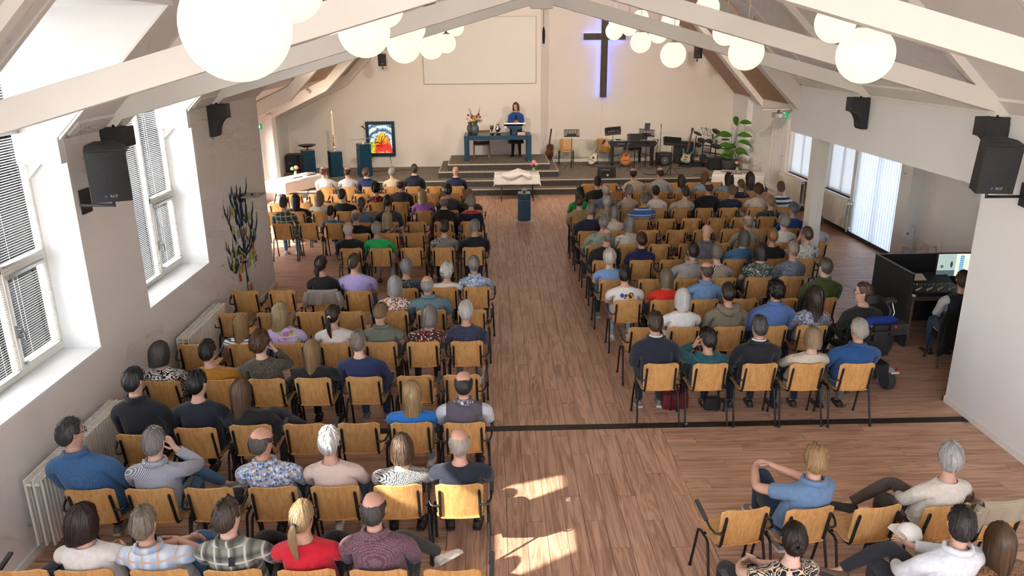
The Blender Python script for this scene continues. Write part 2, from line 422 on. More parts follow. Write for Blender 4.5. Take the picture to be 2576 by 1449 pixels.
for k, (a, b) in enumerate(WIN):
    w = struct('window_%d' % (k+1), frame_mb(MB(), a+.01, b-.01, 1.31, 4.59, .07, WFX-.05, WFX+.03), FRAME)
    ml = a+1.23
    MB().box(WFX-.045, WFX+.028, ml-.035, ml+.035, 1.38, 4.52).build('mullion', FRAME, w)
    MB().box(WFX-.045, WFX+.028, ml, b-.08, 2.30, 2.37).build('transom', FRAME, w)
    MB().box(WFX-.045, WFX+.028, a+.08, b-.08, 3.50, 3.58).build('transom', FRAME, w)
    s = frame_mb(MB(), ml+.03, b-.07, 1.38, 2.31, .055, WFX-.02, WFX+.04).build('sash', FRAME, w)
    MB().box(WFX+.04, WFX+.055, ml+.045, ml+.075, 1.68, 1.80).tube([(WFX+.05, ml+.06, 1.77), (WFX+.085, ml+.06, 1.77), (WFX+.09, ml+.09, 1.73), (WFX+.088, ml+.10, 1.66)], .010, 8).build('handle', STEEL, s, smooth=True)
    for (y0, y1, z0, z1) in ((a+.08, ml-.03, 1.38, 3.50), (ml+.03, b-.08, 2.37, 3.50), (ml+.08, b-.12, 1.43, 2.26), (a+.08, ml-.03, 3.58, 4.52), (ml+.03, b-.08, 3.58, 4.52)):
        MB().box(WFX-.012, WFX-.006, y0, y1, z0, z1).build('pane', GLASS, w)
slat_cache = {}
def blind(y0, y1, z0, z1, label, xc=WFX+.055, tilt=-30, step=.0235):
    t = thing('venetian_blind', label, 'blind', (xc, (y0+y1)/2, z0), group='venetian blinds in the left wall')
    L = (y1-y0)/2; key = round(L, 3)
    if key not in slat_cache:
        w = .0125; prof = [(-w, -.0008), (-w*.5, .0012), (0, .002), (w*.5, .0012), (w, -.0008)]
        n = len(prof); V = [(x, -L, z) for x, z in prof]+[(x, L, z) for x, z in prof]
        slat_cache[key] = MB().add(V, [(i, i+1, n+i+1, n+i) for i in range(n-1)]).mesh('slat', SLAT)
    n = int((z1-z0-.05)/step)
    for i in range(n): put('slat', slat_cache[key], t, (0, 0, .02+i*step), (0, radians(tilt), 0))
    MB().box(-.014, .014, -L, L, z1-z0-.03, z1-z0).build('head_rail', STEEL, t)
    MB().box(-.013, .013, -L, L, 0, .014).build('bottom_rail', STEEL, t)
    for yy in (-L*.62, L*.62): MB().tube([(.015, yy, .01), (.015, yy, z1-z0-.02)], .0016, 5).build('ladder_cord', WHITE, t)
    MB().tube([(.02, -L*.85, z1-z0-.03), (.024, -L*.85, (z1-z0)*.35)], .003, 5).build('tilt_wand', WHITE, t)
NM = {1: 'nearest left window', 2: 'left window beside the wall tree'}
for k in (1, 2):
    a, b = WIN[k]; ml = a+1.23
    blind(ml+.06, b-.10, 1.41, 2.28, 'short venetian blind on the lower sash of the '+NM[k], WFX+.06)
    blind(ml+.02, b-.07, 2.36, 3.52, 'venetian blind on the upper right pane of the '+NM[k], WFX+.045)
    blind(a+.06, ml-.02, 1.37, 3.52, 'full height venetian blind on the left pane of the '+NM[k], WFX+.045)
    blind(a+.06, ml-.02, 3.57, 4.54, 'venetian blind on the top left light of the '+NM[k], WFX+.045)  # both top light blinds are added to keep dormer sun off the aisle
    blind(ml+.02, b-.07, 3.57, 4.54, 'venetian blind on the top right light of the '+NM[k], WFX+.045)
a, b = WIN[0]
blind(a+.06, b-.06, 1.37, 3.52, 'venetian blind lowered in the left window nearest the camera', WFX+.045)  # out of view, added to hold back the sun below the top lights
blind(a+.06, b-.06, 4.12, 4.54, 'venetian blind gathered at the top of the left window nearest the camera', WFX+.045)  # out of view, added to trim the sun patches on the aisle floor
# radiators ---------------------------------------------------------------------------
RAD = pmat('radiator_enamel', (.76, .72, .62), .4, .03, 5)
def rad_panel(L, H, n):
    mb = MB(); V = []; F = []
    for i in range(n):
        x0 = L*i/n; w = L/n
        for f, d in ((.0, .0), (.22, .012), (.68, .012), (.9, .0)): V.append((x0+w*f, d))
    V.append((L, 0)); m = len(V)
    P = [(x, -d, 0) for x, d in V]+[(x, -d, H) for x, d in V]+[(x, .006, 0) for x, d in V]+[(x, .006, H) for x, d in V]
    for i in range(m-1): F += [(i, i+1, m+i+1, m+i), (2*m+i, 3*m+i, 3*m+i+1, 2*m+i+1), (m+i, m+i+1, 3*m+i+1, 3*m+i)]
    return mb.add(P, F).mesh('panel', RAD)
def radiator(loc, rz, L, H, label, panels=2, depth=.10):
    t = thing('radiator', label, 'radiator', loc, rz)
    n = max(6, int(L/.05)); me = rad_panel(L, H, n)
    for i in range(panels): put('panel', me, t, (0, i*depth/max(1, panels-1) if panels > 1 else 0, 0))
    if panels > 1: MB().box(.01, L-.01, .006, depth, H-.02, H-.008).build('top_grille', pmat('radiator_grille', (.60, .56, .48), .5, .1, 40), t)
    for x in (.03, L-.03):
        MB().lathe([(.02, 0), (.02, depth)], (x, 0, H-.05), 8, 'y').build('connector', RAD, t)
    MB().tube([(L-.04, depth*.5, 0), (L-.04, depth*.5, -.10)], .012, 8).build('pipe', RAD, t)
    MB().lathe([(.018, 0), (.022, .02), (.02, .06)], (L+.02, depth*.5, .02), 8, 'x').build('valve', WHITE, t)
    return t
radiator((XL+.24, 5.72, .16), pi/2, 1.55, .64, 'three panel white radiator under the nearest left window', 3, .14)
radiator((XL+.24, 9.0, .16), pi/2, 1.4, .62, 'white panel radiator under the left window beside the wall tree', 3, .14)
# front part of the hall ------------------------------------------------------------------
struct('wall_front', MB().prism([(-6.9, 25.55), (1.62, 25.55), (1.62, 26.25), (8.5, 26.25), (8.5, 26.6), (-6.9, 26.6)], 'z', -.3, 11), WALL)
struct('baseboard_front', MB().prism([(-6.6, 25.53), (-1.33, 25.53), (-1.33, 25.55), (-6.6, 25.55)], 'z', .374, .46), WHITE)
struct('baseboard_stage', MB().box(2.03, 8.15, 26.232, 26.25, .374, .45), WHITE)
struct('wall_gable', MB().prism([(-6.9, -.3), (-6.9, 11.5), (8.5, 11.5), (8.5, 2.66), (XR+.1, 2.66), (XR+.1, 3.50), (XM, 8.22), (XL-.2, 3.42), (XL-.2, -.3)], 'y', 13.75, 13.95), WALL)
wl_ = struct('wall_left_wing', MB().prism([(13.75, -.3), (25.6, -.3), (25.6, 2.6), (13.75, 2.6), (13.75, 2.15), (21.7, 2.15), (21.7, .25), (15.2, .25), (15.2, 2.15), (13.75, 2.15)], 'x', -6.9, -6.62), WALLR)
w = struct('window_4', frame_mb(MB(), 15.2, 21.7, .25, 2.15, .06, -6.82, -6.74), FRAME)
for i in range(4):
    y0 = 15.26+i*1.61
    MB().box(-6.785, -6.78, y0+.02, y0+1.55, .31, 2.09).build('pane', GLASS, w)
    if i: MB().box(-6.81, -6.75, y0-.05, y0+.02, .31, 2.09).build('mullion', FRAME, w)
PIER = pmat('pier_white', (.84, .82, .79), .7, .02, 2)
struct('trim_7', MB().box(-6.64, -6.12, 21.97, 22.33, 0, 2.42), PIER)
struct('trim_8', MB().box(-6.64, -6.45, 23.6, 23.9, .374, 2.3), PIER)
# stage-side ceiling: boards laid up the slope on white frames
kb = (-4.55, 3.36); rb = (1.62, 9.78)
fl = lambda x: 3.36+(x+4.55)*1.04 if x > -4.55 else 3.36+(x+4.55)*.458
fr_ = lambda x: 2.60+(8.15-x)*1.10
mb = MB(); slope(mb, [(-6.9, 13.8), (-6.9, 26.4), (kb[0], 26.4), (kb[0], 13.8)], lambda x: fl(x)+.03, .15); ceil2 = struct('ceiling_stage', mb, CEIL)
mb = MB(); slope(mb, [(kb[0], 13.8), (kb[0], 26.4), (rb[0], 26.4), (rb[0], 13.8)], lambda x: fl(x)+.03, .15); mb.build('ceiling_slope', CEIL, ceil2)
mb = MB(); slope(mb, [(rb[0], 13.8), (rb[0], 26.4), (8.6, 26.4), (8.6, 13.8)], lambda x: fr_(x)+.03, .15); mb.build('ceiling_slope', CEIL, ceil2)
def board_mesh(xa, xb, f):
    L = sqrt((xb-xa)**2+(f(xb)-f(xa))**2)
    return MB().box(-.012, .012, -.058, .058, 0, L).mesh('ceiling_board', BOARD, bevel=.003), math.atan2(xb-xa, f(xb)-f(xa))
for xa, xb, f, ys in ((-6.75, kb[0], fl, (18.6, 25.5)), (kb[0], -1.0, fl, (18.6, 25.5)), (8.15, 4.2, fr_, (19.6, 26.2))):
    me, ang = board_mesh(xa, xb, f); y = ys[0]
    while y < ys[1]:
        put('board', me, ceil2, (xa, y, f(xa)+.014), (0, ang, 0)); y += .12
PALE = pmat('frame_pale_paint', (.74, .70, .64), .6, .03, 2)
for k, (ya, yb) in enumerate(((25.25, 25.52), (22.0, 22.3), (17.9, 18.15))):
    d = .32
    t = struct('trim_%d' % (9+k), MB().prism([(-6.7, fl(-6.7)+.02), (-6.7, fl(-6.7)-d), (kb[0], fl(kb[0])-d), (-1.6, fl(-1.6)-d-.1), (-1.6, fl(-1.6)+.02), (kb[0], fl(kb[0])+.02)], 'y', ya, yb), PALE)
for k, (ya, yb) in enumerate(((23.35, 23.75), (20.3, 20.6))):
    struct('trim_%d' % (12+k), MB().prism([(8.16, fr_(8.16)+.02), (8.16, fr_(8.16)-.22), (3.6, fr_(3.6)-.22), (3.6, fr_(3.6)+.02)], 'y', ya, yb), PIER)
struct('trim_14', MB().prism([(5.56, 3.05), (5.56, 3.45), (2.2, 6.75), (2.0, 6.55)], 'y', 13.96, 14.2), PALE)
# right outer wall with door and windows ---------------------------------------------------
xo, xp = 8.15, 8.5
mb = MB()
def wy(y0, y1, z0=-.3, z1=2.7): mb.box(xo, xp, y0, y1, z0, z1)
wy(7.6, 15.0); wy(15.0, 16.9, 2.28, 2.7); wy(15.0, 16.9, -.3, .02); wy(16.9, 17.05); wy(17.05, 18.45, -.3, .82); wy(17.05, 18.45, 2.25, 2.7)
wy(18.45, 19.45); wy(19.45, 20.9, -.3, .82); wy(19.45, 20.9, 2.25, 2.7); wy(20.9, 26.6)
wall_side = struct('wall_side', mb, WALLR)
MB().box(7.93, xo, 14.2, 14.62, 0, 2.66).build('pier', WALLR, wall_side)
MB().box(7.98, xo, 24.2, 24.7, .374, 2.6).build('pier', WALLR, wall_side)
struct('wall_aisle_back', MB().box(XR+.15, xp, 7.5, 7.8, -.3, 2.7), WALLR)
struct('ceiling_aisle', MB().box(XR+.2, xp, 7.6, 14.25, 2.66, 2.9), CEIL)
SHEER = sheer('sheer_blind', (.88, .89, .90), .6); VANE = sheer('vane_fabric', (.80, .85, .92), .55)
for k, (y0, y1, z0, z1, nm) in enumerate(((15.0, 16.9, .02, 2.28, ''), (17.05, 18.45, .82, 2.25, 'nearer'), (19.45, 20.9, .82, 2.25, 'farther'))):
    w = struct('window_%d' % (5+k), frame_mb(MB(), y0, y1, z0, z1, .06, xo+.14, xo+.2), FRAME)
    ym = (y0+y1)/2; MB().box(xo+.14, xo+.2, ym-.03, ym+.03, z0+.06, z1-.06).build('mullion', FRAME, w)
    for a, b in ((y0+.06, ym-.03), (ym+.03, y1-.06)): MB().box(xo+.168, xo+.173, a, b, z0+.06, z1-.06).build('pane', GLASS, w)
    if nm:
        t = thing('roller_blind', 'white sheer roller blind pulled down on the %s right window' % nm, 'blind', (xo+.08, ym, z0))
        MB().box(-.0015, .0015, -(y1-y0)/2+.03, (y1-y0)/2-.03, .004, z1-z0-.06).build('fabric', SHEER, t)
        MB().lathe([(.022, -(y1-y0)/2+.02), (.022, (y1-y0)/2-.02)], (0, 0, z1-z0-.04), 10, 'y').build('roller', WHITE, t)
        MB().box(-.008, .008, -(y1-y0)/2+.03, (y1-y0)/2-.03, .0, .02).build('bottom_bar', WHITE, t)
        MB().box(xo-.10, xo+.14, y0-.04, y1+.04, z0-.03, z0).build('window_sill', WHITE, wall_side)
t = thing('vertical_blind', 'pale blue vertical blind covering the tall side window', 'blind', (xo+.03, 15.95, .03))
vm = MB().add([(.0, -.06, 0), (.012, -.03, 0), (.012, .03, 0), (0, .06, 0), (.0, -.06, 2.18), (.012, -.03, 2.18), (.012, .03, 2.18), (0, .06, 2.18)], [(0, 1, 5, 4), (1, 2, 6, 5), (2, 3, 7, 6)]).mesh('vane', VANE)
for i in range(17): put('vane', vm, t, (0, -.88+i*.11, .02), (0, 0, radians(14)))
MB().box(-.02, .03, -.95, .95, 2.19, 2.23).build('head_rail', WHITE, t)
radiator((xo-.19, 18.5, .2), -pi/2, 1.75, .60, 'white panel radiator below the nearer right window', 3, .14)
radiator((xo-.19, 21.0, .2), -pi/2, 1.6, .60, 'white panel radiator below the farther right window', 2, .1)
struct('baseboard_side', MB().box(xo-.02, xo, 7.8, 20.95, 0, .09), pmat('dark_skirting', (.05, .035, .028), .5, .2, 8))
d = struct('door_1', MB().box(xo-.035, xo+.0, 21.1, 22.2, .19, 2.15), pmat('door_white', (.80, .81, .83), .45, .02, 2), bevel=.004)
for k in range(7): MB().box(xo-.039, xo-.034, 21.15+k*.15, 21.285+k*.15, .22, 2.12).build('door_panel', MC['door_white'], d)
frame_mb(MB(), 21.04, 22.26, .13, 2.21, .06, xo-.05, xo).build('door_frame', WHITE, d)
MB().tube([(xo-.05, 21.2, 1.2), (xo-.085, 21.2, 1.2), (xo-.085, 21.32, 1.2)], .01, 8).build('door_handle', STEEL, d)
GREEN = emat('exit_green', (.01, .42, .20), .45)
t = thing('exit_sign', 'small green running figure exit sign above the white side door', 'sign', (xo-.05, 21.35, 2.22))
MB().box(-.012, .012, -.13, .13, 0, .17).build('sign_face', GREEN, t)
PICT = emat('exit_pictogram', (.9, .95, .9), .9)
MB().box(-.0145, -.012, .02, .09, .02, .15).build('pictogram_door', PICT, t)
mb = MB(); mb.lathe([(.014, 0), (.014, .002)], (-.0145, -.02, .135), 8, 'x'); mb.tube([(-.0135, -.02, .12), (-.0135, -.035, .07), (-.0135, -.06, .03)], .008, 6).tube([(-.0135, -.035, .07), (-.0135, -.005, .03)], .007, 6); mb.build('pictogram_figure', PICT, t)
t = thing('exit_sign', 'green exit sign on the white pier of the left wing', 'sign', (-6.60, 21.98, 2.1)); MB().box(-.02, .20, -.012, .012, -.08, .06).build('sign_face', GREEN, t)
MB().box(.04, .14, -.015, -.012, -.05, .03).build('pictogram_arrow', PICT, t)
# carpeted stage ------------------------------------------------------------------------------
stage = struct('floor_stage', MB().prism([(22.28, 0), (26.25, 0), (26.25, .374), (22.70, .374), (22.70, .187), (22.28, .187)], 'x', -6.6, xo), CARPET)
def riser(x0, x1, y, z0, z1, sides=False, yb=25.55):
    MB().box(x0, x1, y-.012, y, z0, z1-.022).build('riser', RISER, stage)
    MB().box(x0-.004, x1+.004, y-.02, y+.03, z1-.022, z1+.003).build('nosing', NOSING, stage)
    if sides:
        for xx, s in ((x0, -1), (x1, 1)):
            MB().box(min(xx, xx+s*.012), max(xx, xx+s*.012), y, yb, z0, z1-.022).build('riser', RISER, stage)
            MB().box(xx-.012, xx+.012, y+.03, yb, z1-.022, z1+.003).build('nosing', NOSING, stage)
riser(-6.6, xo, 22.28, 0, .187); riser(-6.6, xo, 22.70, .187, .374)
MB().box(-1.60, 2.02, 23.2, 25.55, .374, .56).build('step', CARPET, stage); riser(-1.60, 2.02, 23.2, .374, .56, True)
MB().box(1.62, 2.02, 25.55, 26.25, .374, .56).build('step', CARPET, stage)
MB().box(-1.33, 1.77, 23.5, 25.55, .56, .74).build('step', CARPET, stage); riser(-1.33, 1.77, 23.5, .56, .74, True)
# pendant globes -------------------------------------------------------------------------------
OPAL = emat('opal_glass', (1.0, .88, .66), .64, True)
CAPM = pmat('lamp_cap', (.62, .56, .46), .4, .1, 20, metal=.4)
def pendant(x, y, z, r, label):
    t = thing('pendant_lamp', label, 'lamp', (x, y, z), group='opal globe pendants')
    prof = [(max(.001, r*cos(a)), r*sin(a)) for a in [(-pi/2)+i*(pi/2+1.18)/19 for i in range(20)]]
    MB().lathe(prof, (0, 0, 0), 44).build('globe', OPAL, t, smooth='all')
    rc = prof[-1][0]; zc = prof[-1][1]
    MB().lathe([(rc*1.04, zc-.004), (rc*1.04, zc+.006), (.03, zc+.02), (.012, zc+.05)], (0, 0, 0), 20).build('cap', CAPM, t, smooth=True)
    top = (zl(x) if x < XM else zr(x)) if y < 13.8 else (fl(x) if x < rb[0] else fr_(x))
    MB().tube([(0, 0, zc+.04), (0, 0, top-z-.02)], .005, 6).build('cord', CAPM, t)
LAMPS = [(-.93, 3.0, 4.32, .2), (-.97, 6.28, 4.35, .2), (-1.03, 9.66, 4.23, .2), (-.95, 13.07, 4.21, .2), (-.90, 16.23, 4.30, .2),
 (2.70, 5.69, 4.15, .2), (2.93, 9.09, 4.13, .2), (2.88, 12.52, 4.06, .2), (2.92, 15.5, 4.25, .2),
 (-.86, 3.55, 4.49, .15), (-.86, 6.75, 4.53, .15), (-.94, 10.0, 4.43, .15), (-.73, 13.6, 4.26, .16), (-.84, 13.95, 4.52, .15), (-.60, 14.3, 4.53, .15),
 (2.61, 6.05, 4.38, .15), (2.65, 6.6, 4.68, .15), (2.86, 9.7, 4.36, .16), (2.75, 10.2, 4.66, .15), (2.71, 12.89, 4.38, .15), (2.97, 13.23, 4.57, .15),
 (2.70, 15.59, 4.52, .15), (3.0, 16.0, 4.72, .15), (2.81, 17.92, 4.66, .15), (2.85, 18.4, 4.5, .2)
 ]
cnt = {}
for x, y, z, r in LAMPS:
    k = ('large' if r > .18 else 'small', 'left' if x < XM else 'right'); cnt[k] = cnt.get(k, 0)+1
    pendant(x, y, z, r, '%s opal globe pendant lamp, %s from camera in the %s row' % (k[0], ORD[cnt[k]], k[1]))
# hanging microphone
t = thing('hanging_microphone', 'slim black choir microphone hanging from the roof ridge', 'microphone', (.766, 11.42, 4.24))
MB().lathe([(.010, 0), (.017, .01), (.019, .09), (.021, .10), (.019, .17), (.008, .23)], (0, 0, 0), 10).build('capsule', BLACKP, t, smooth=True)
MB().tube([(0, 0, .23), (0, 0, .475)], .003, 6).build('cord', BLACK, t)
MB().lathe([(.035, .452), (.03, .47), (.02, .475)], (0, 0, 0), 10).build('mount', CORBW, t)
# ------------------------------------------------------------------ chairs
def curved_panel(w, h, th, bend, r, wb=None, n=9, m=7):
    """plywood panel in x/z, curved about z: rounded corners, returns MB (x across, y depth, z up from 0)"""
    mb = MB(); V = []; F = []
    wb = wb or w
    for side in (0, 1):
        for j in range(m):
            z = h*j/(m-1)
            hw = (wb+(w-wb)*j/(m-1))/2
            e = min(z, h-z)
            if e < r: hw -= r-sqrt(max(0, r*r-(r-e)**2))
            for i in range(n):
                x = hw*(2*i/(n-1)-1)
                V.append((x, -bend*(1-(x/(w/2))**2)-(th if side else 0), z))
    N = n*m
    for j in range(m-1):
        for i in range(n-1):
            a = j*n+i; F.append((a, a+1, a+n+1, a+n)); F.append((N+a, N+a+n, N+a+n+1, N+a+1))
    b = [i for i in range(n)]+[j*n+n-1 for j in range(1, m)]+[(m-1)*n+i for i in range(n-2, -1, -1)]+[j*n for j in range(m-2, 0, -1)]
    for k in range(len(b)): a, c = b[k], b[(k+1) % len(b)]; F.append((a, N+a, N+c, c))
    return mb.add(V, F)
def tilt_mb(mb, ang, off):
    c, s = cos(ang), sin(ang)
    mb.v = [(x+off[0], y*c-z*s+off[1], y*s+z*c+off[2]) for x, y, z in mb.v]; return mb
CH = {}
LEAN = radians(12)
CH['backrest'] = tilt_mb(curved_panel(.405, .37, .012, .035, .05, .375, 11, 12), LEAN, (0, -.135, .455)).mesh('backrest', BEECH, smooth=True)
def seat_mesh():
    V = []; F = []; n, m = 9, 9; th = .012
    for side in (0, 1):
        for j in range(m):
            f = j/(m-1); y = -.19+.41*f; hw = .2+.01*f; e = min(f, 1-f)*.41
            if e < .04: hw -= .04-sqrt(max(0, .04**2-(.04-e)**2))
            zz = .452+.012*(f-.45)**2*4-(.03*max(0, (f-.85)/.15)**2)
            for i in range(n):
                x = hw*(2*i/(n-1)-1); V.append((x, y, zz+.010*(x/.2)**2-(th if side else 0)))
    N = n*m
    for j in range(m-1):
        for i in range(n-1):
            a = j*n+i; F += [(a, a+1, a+n+1, a+n), (N+a, N+a+n, N+a+n+1, N+a+1)]
    b = list(range(n))+[j*n+n-1 for j in range(1, m)]+[(m-1)*n+i for i in range(n-2, -1, -1)]+[j*n for j in range(m-2, 0, -1)]
    for k in range(len(b)): a, c = b[k], b[(k+1) % len(b)]; F.append((a, N+a, N+c, c))
    return MB().add(V, F).mesh('seat', BEECH, smooth=True)
CH['seat'] = seat_mesh()
PADM = pmat('armrest_pad', (.055, .052, .05), .6, .2, 20, .1, 120)
for s, nm in ((-1, 'L'), (1, 'R')):
    CH['upright'+nm] = MB().tube([(s*.168, .05, .425), (s*.168, -.10, .425), (s*.168, -.155, .435), (s*.168, -.176, .47), (s*.166, -.202, .60), (s*.164, -.232, .735), (s*.164, -.236, .75)], [.010, .011, .012, .0125, .0125, .0125, .007], 8).mesh('upright', BLACK, smooth=True)
    CH['legF'+nm] = MB().tube([(s*.232, .0, .442), (s*.232, .07, .44), (s*.234, .11, .42), (s*.240, .20, .03), (s*.240, .202, .028), (s*.2405, .206, .0)], [.0115, .0115, .0115, .0115, .014, .015], 8).mesh('leg', BLACK, smooth=True)
    CH['legR'+nm] = MB().tube([(s*.232, .0, .442), (s*.232, -.05, .44), (s*.234, -.085, .42), (s*.246, -.198, .03), (s*.246, -.20, .028), (s*.2465, -.204, .0)], [.0115, .0115, .0115, .0115, .014, .015], 8).mesh('leg', BLACK, smooth=True)
    CH['arm'+nm] = MB().tube([(s*.166, -.21, .60), (s*.205, -.216, .595), (s*.238, -.205, .60), (s*.258, -.16, .618), (s*.266, -.09, .645), (s*.266, -.07, .652)], .0095, 8).mesh('armrest', BLACK, smooth=True)
    CH['pad'+nm] = MB().obox((s*.266, .01, .672), (.017, 0, 0), (0, .105, .026), (0, -.0026, .010)).mesh('arm_pad', PADM, bevel=.006, smooth=True)
CH['rail'] = MB().tube([(-.232, .03, .436), (.232, .03, .436)], .010, 8).mesh('seat_rail', BLACK, smooth=True)
CH['hook'] = MB().tube([(.244, -.02, .36), (.285, -.02, .36)], .004, 6).mesh('row_link', BLACK)
def chair(x, y, z, rz, label, arms, group):
    t = thing('wooden_chair', label, 'chair', (x, y, z), rz, group)
    for k in ('backrest', 'seat', 'rail'): put(CH[k].name.split('.')[0], CH[k], t)
    for nm in 'LR':
        put('upright', CH['upright'+nm], t); put('leg', CH['legF'+nm], t); put('leg', CH['legR'+nm], t)
        if nm in arms:
            a = put('armrest', CH['arm'+nm], t); put('arm_pad', CH['pad'+nm], a)
    return t
# ------------------------------------------------------------------ people: materials
def skin(tone):
    nm = 'skin_%s' % tone
    if nm in MC: return MC[nm]
    t = NT(nm); o = t.coord(); c = lin(tone)
    t.base(t.ramp(t.noise(o, 9, 3), [(.3, vcol(tone, .9)), (.7, (c[0]*1.06, c[1]*1.02, c[2]*1.0))])); t.rough(.5)
    t.bump(t.noise(o, 240, 2), .06, .002); MC[nm] = t.m; return t.m
def hairmat(col):
    nm = 'hair_'+col
    if nm in MC: return MC[nm]
    t = NT(nm); uv = t.coord('UV'); g_ = lin(col); m_ = sum(g_)/3; col = tuple((x*.92+m_*.08)*.84 for x in g_)
    f = t.noise(t.mapv(uv, (130, 2.2, 1)), 1.0, 4, .6, .3); g = t.noise(t.mapv(uv, (24, 1.2, 1)), 1.0, 2)
    t.base(t.mix(.45, t.ramp(f, [(.25, vcol(col, .55)), (.55, col), (.8, vcol(col, 1.45))]), t.ramp(g, [(.3, vcol(col, .7)), (.7, vcol(col, 1.3))])))
    t.rough(.42); t.bump(f, .55, .006); MC[nm] = t.m; return t.m
def cloth(spec):
    """procedural fabric: pattern:colour:colour..."""
    if 'cl_'+spec in MC: return MC['cl_'+spec]
    p = spec.split(':'); k = p[0]; c = p[1:]
    t = NT('fabric_'+k); o = t.coord(); X = t.sep(o)
    fold = t.noise(t.mapv(o, (7, 7, 3.2)), 1.0, 3, .5, 1.2)
    weave = t.noise(o, 420, 2)
    sx = t.math('MULTIPLY', X[0], 1.0); back = t.math('ADD', X[1], X[0])
    warp = t.new('ShaderNodeVectorMath', operation='ADD'); nz = t.new('ShaderNodeTexNoise'); t.link(o, nz.inputs['Vector']); nz.inputs['Scale'].default_value = 14
    sc = t.new('ShaderNodeVectorMath', operation='SCALE'); t.link(nz.outputs['Color'], sc.inputs[0]); sc.inputs['Scale'].default_value = .05
    t.link(o, warp.inputs[0]); t.link(sc.outputs[0], warp.inputs[1]); wv = warp.outputs[0]
    frac = lambda v, s: t.math('FRACT', t.math('MULTIPLY', v, s))
    gt = lambda a, b: t.math('GREATER_THAN', a, b)
    base = c[0]; col = base
    if k in ('plain', 'tee', 'flower'): col = t.ramp(t.noise(o, 30, 3), [(.3, vcol(base, .9)), (.7, vcol(base, 1.08))])
    elif k == 'stripes': col = t.mix(gt(frac(X[2], 1/float(c[2])), .68 if float(c[2]) < .05 else .55), base, c[1])
    elif k == 'stripes3':
        col = t.mix(gt(frac(X[2], 9.), .80), base, c[1]); col = t.mix(gt(frac(t.math('ADD', X[2], .05), 4.5), .9), col, c[2])
    elif k == 'plaid':
        u = t.math('ADD', t.math('MULTIPLY', X[0], .92), t.math('MULTIPLY', X[2], .12)); v = X[2]
        a = t.ramp(frac(u, 10.5), [(0., 0.), (.3, 1.), (.55, 0.), (1., 0.)]); b = t.ramp(frac(v, 9.5), [(0., 0.), (.3, 1.), (.55, 0.), (1., 0.)])
        col = t.mix(t.math('MULTIPLY', a, .75), base, c[1]); col = t.mix(t.math('MULTIPLY', b, .75), col, c[1])
        col = t.mix(t.math('MULTIPLY', gt(frac(u, 10.5), .86), .8), col, c[2]); col = t.mix(t.math('MULTIPLY', gt(frac(v, 9.5), .86), .8), col, c[2])
    elif k == 'check':
        a = t.math('SINE', t.math('MULTIPLY', back, 420.)); b = t.math('SINE', t.math('MULTIPLY', X[2], 420.))
        col = t.mix(gt(t.math('MULTIPLY', a, b), .02), base, c[1])
    elif k == 'dots': col = t.mix(t.math('LESS_THAN', t.voro(o, 120, rnd=.35), .36), base, c[1])
    elif k == 'dots2': col = t.mix(t.math('LESS_THAN', t.voro(o, 17), .42), base, c[1])
    elif k == 'knit':
        a = t.math('SINE', t.math('MULTIPLY', back, 380.)); b = t.math('SINE', t.math('MULTIPLY', X[2], 380.))
        weave = t.math('MULTIPLY_ADD', t.math('MULTIPLY', a, b), .5, .5); col = t.mix(weave, c[1], base)
    elif k == 'floral':
        d = t.voro(wv, 44); cc = t.voro(wv, 44, out='Color'); h = t.sep(cc)[0]
        fl_ = t.ramp(h, [(0., c[1]), (.34, c[2] if len(c) > 2 else c[0]), (.67, c[3] if len(c) > 3 else c[1])], 'CONSTANT')
        col = t.mix(t.math('LESS_THAN', d, .50), base, fl_)
    elif k == 'leopard':
        d = t.voro(wv, 62, 'DISTANCE_TO_EDGE'); col = t.mix(t.math('MULTIPLY', gt(t.noise(wv, 90, 2), .46), t.math('GREATER_THAN', d, .12)), base, c[1])
    elif k == 'abstract': col = t.mix(gt(t.noise(wv, 34, 3, .6, 2.), .56), base, c[1])
    elif k == 'camo':
        n1 = t.noise(o, 13, 2, .5, 1.5); n2 = t.noise(t.mapv(o, (1, 1, 1), (3, 1, 2)), 15, 2, .5, 1.5); n3 = t.noise(t.mapv(o, (1, 1, 1), (7, 4, 1)), 17, 2, .5, 1.5)
        col = t.mix(gt(n1, .56), base, c[3]); col = t.mix(gt(n2, .58), col, c[1]); col = t.mix(gt(n3, .60), col, c[2])
    elif k == 'zig':
        z = t.math('ADD', X[2], t.math('MULTIPLY', t.math('PINGPONG', back, .035), 1.1)); col = t.mix(gt(frac(z, 38.), .5), base, c[1])
    elif k == 'swirl':
        n1 = t.noise(o, 9, 1, .4, 1.6); col = t.mix(gt(t.math('SINE', t.math('MULTIPLY', n1, 48.)), .25), base, c[1])
    elif k == 'ikat':
        a = t.math('PINGPONG', back, .03); b = t.math('PINGPONG', X[2], .034); s = t.math('ADD', t.math('MULTIPLY', a, 1.25), b)
        col = t.mix(gt(t.math('SINE', t.math('MULTIPLY', s, 330.)), .05), base, c[1])
    elif k == 'collars': col = t.mix(gt(t.math('ABSOLUTE', X[0]), .175), base, c[1])
    elif k == 'scarf': col = t.mix(gt(X[2], .945), base, c[1])
    t.base(col); t.rough(.85)
    t.b.inputs['Sheen Weight'].default_value = .15
    t.bump(t.math('ADD', t.math('MULTIPLY', fold, 1.0), t.math('MULTIPLY', weave, .06)), .55, .03)
    MC['cl_'+spec] = t.m; return t.m
EYE = NT('eye_white'); EYE.base(EYE.ramp(EYE.sep(EYE.coord('Generated'))[1], [(.0, (.8, .78, .75)), (.80, (.75, .73, .7)), (.84, (.06, .04, .03))], 'CONSTANT')); EYE.rough(.2); EYE = EYE.m
LIPS = pmat('lips', (.42, .16, .13), .45, .1, 60)
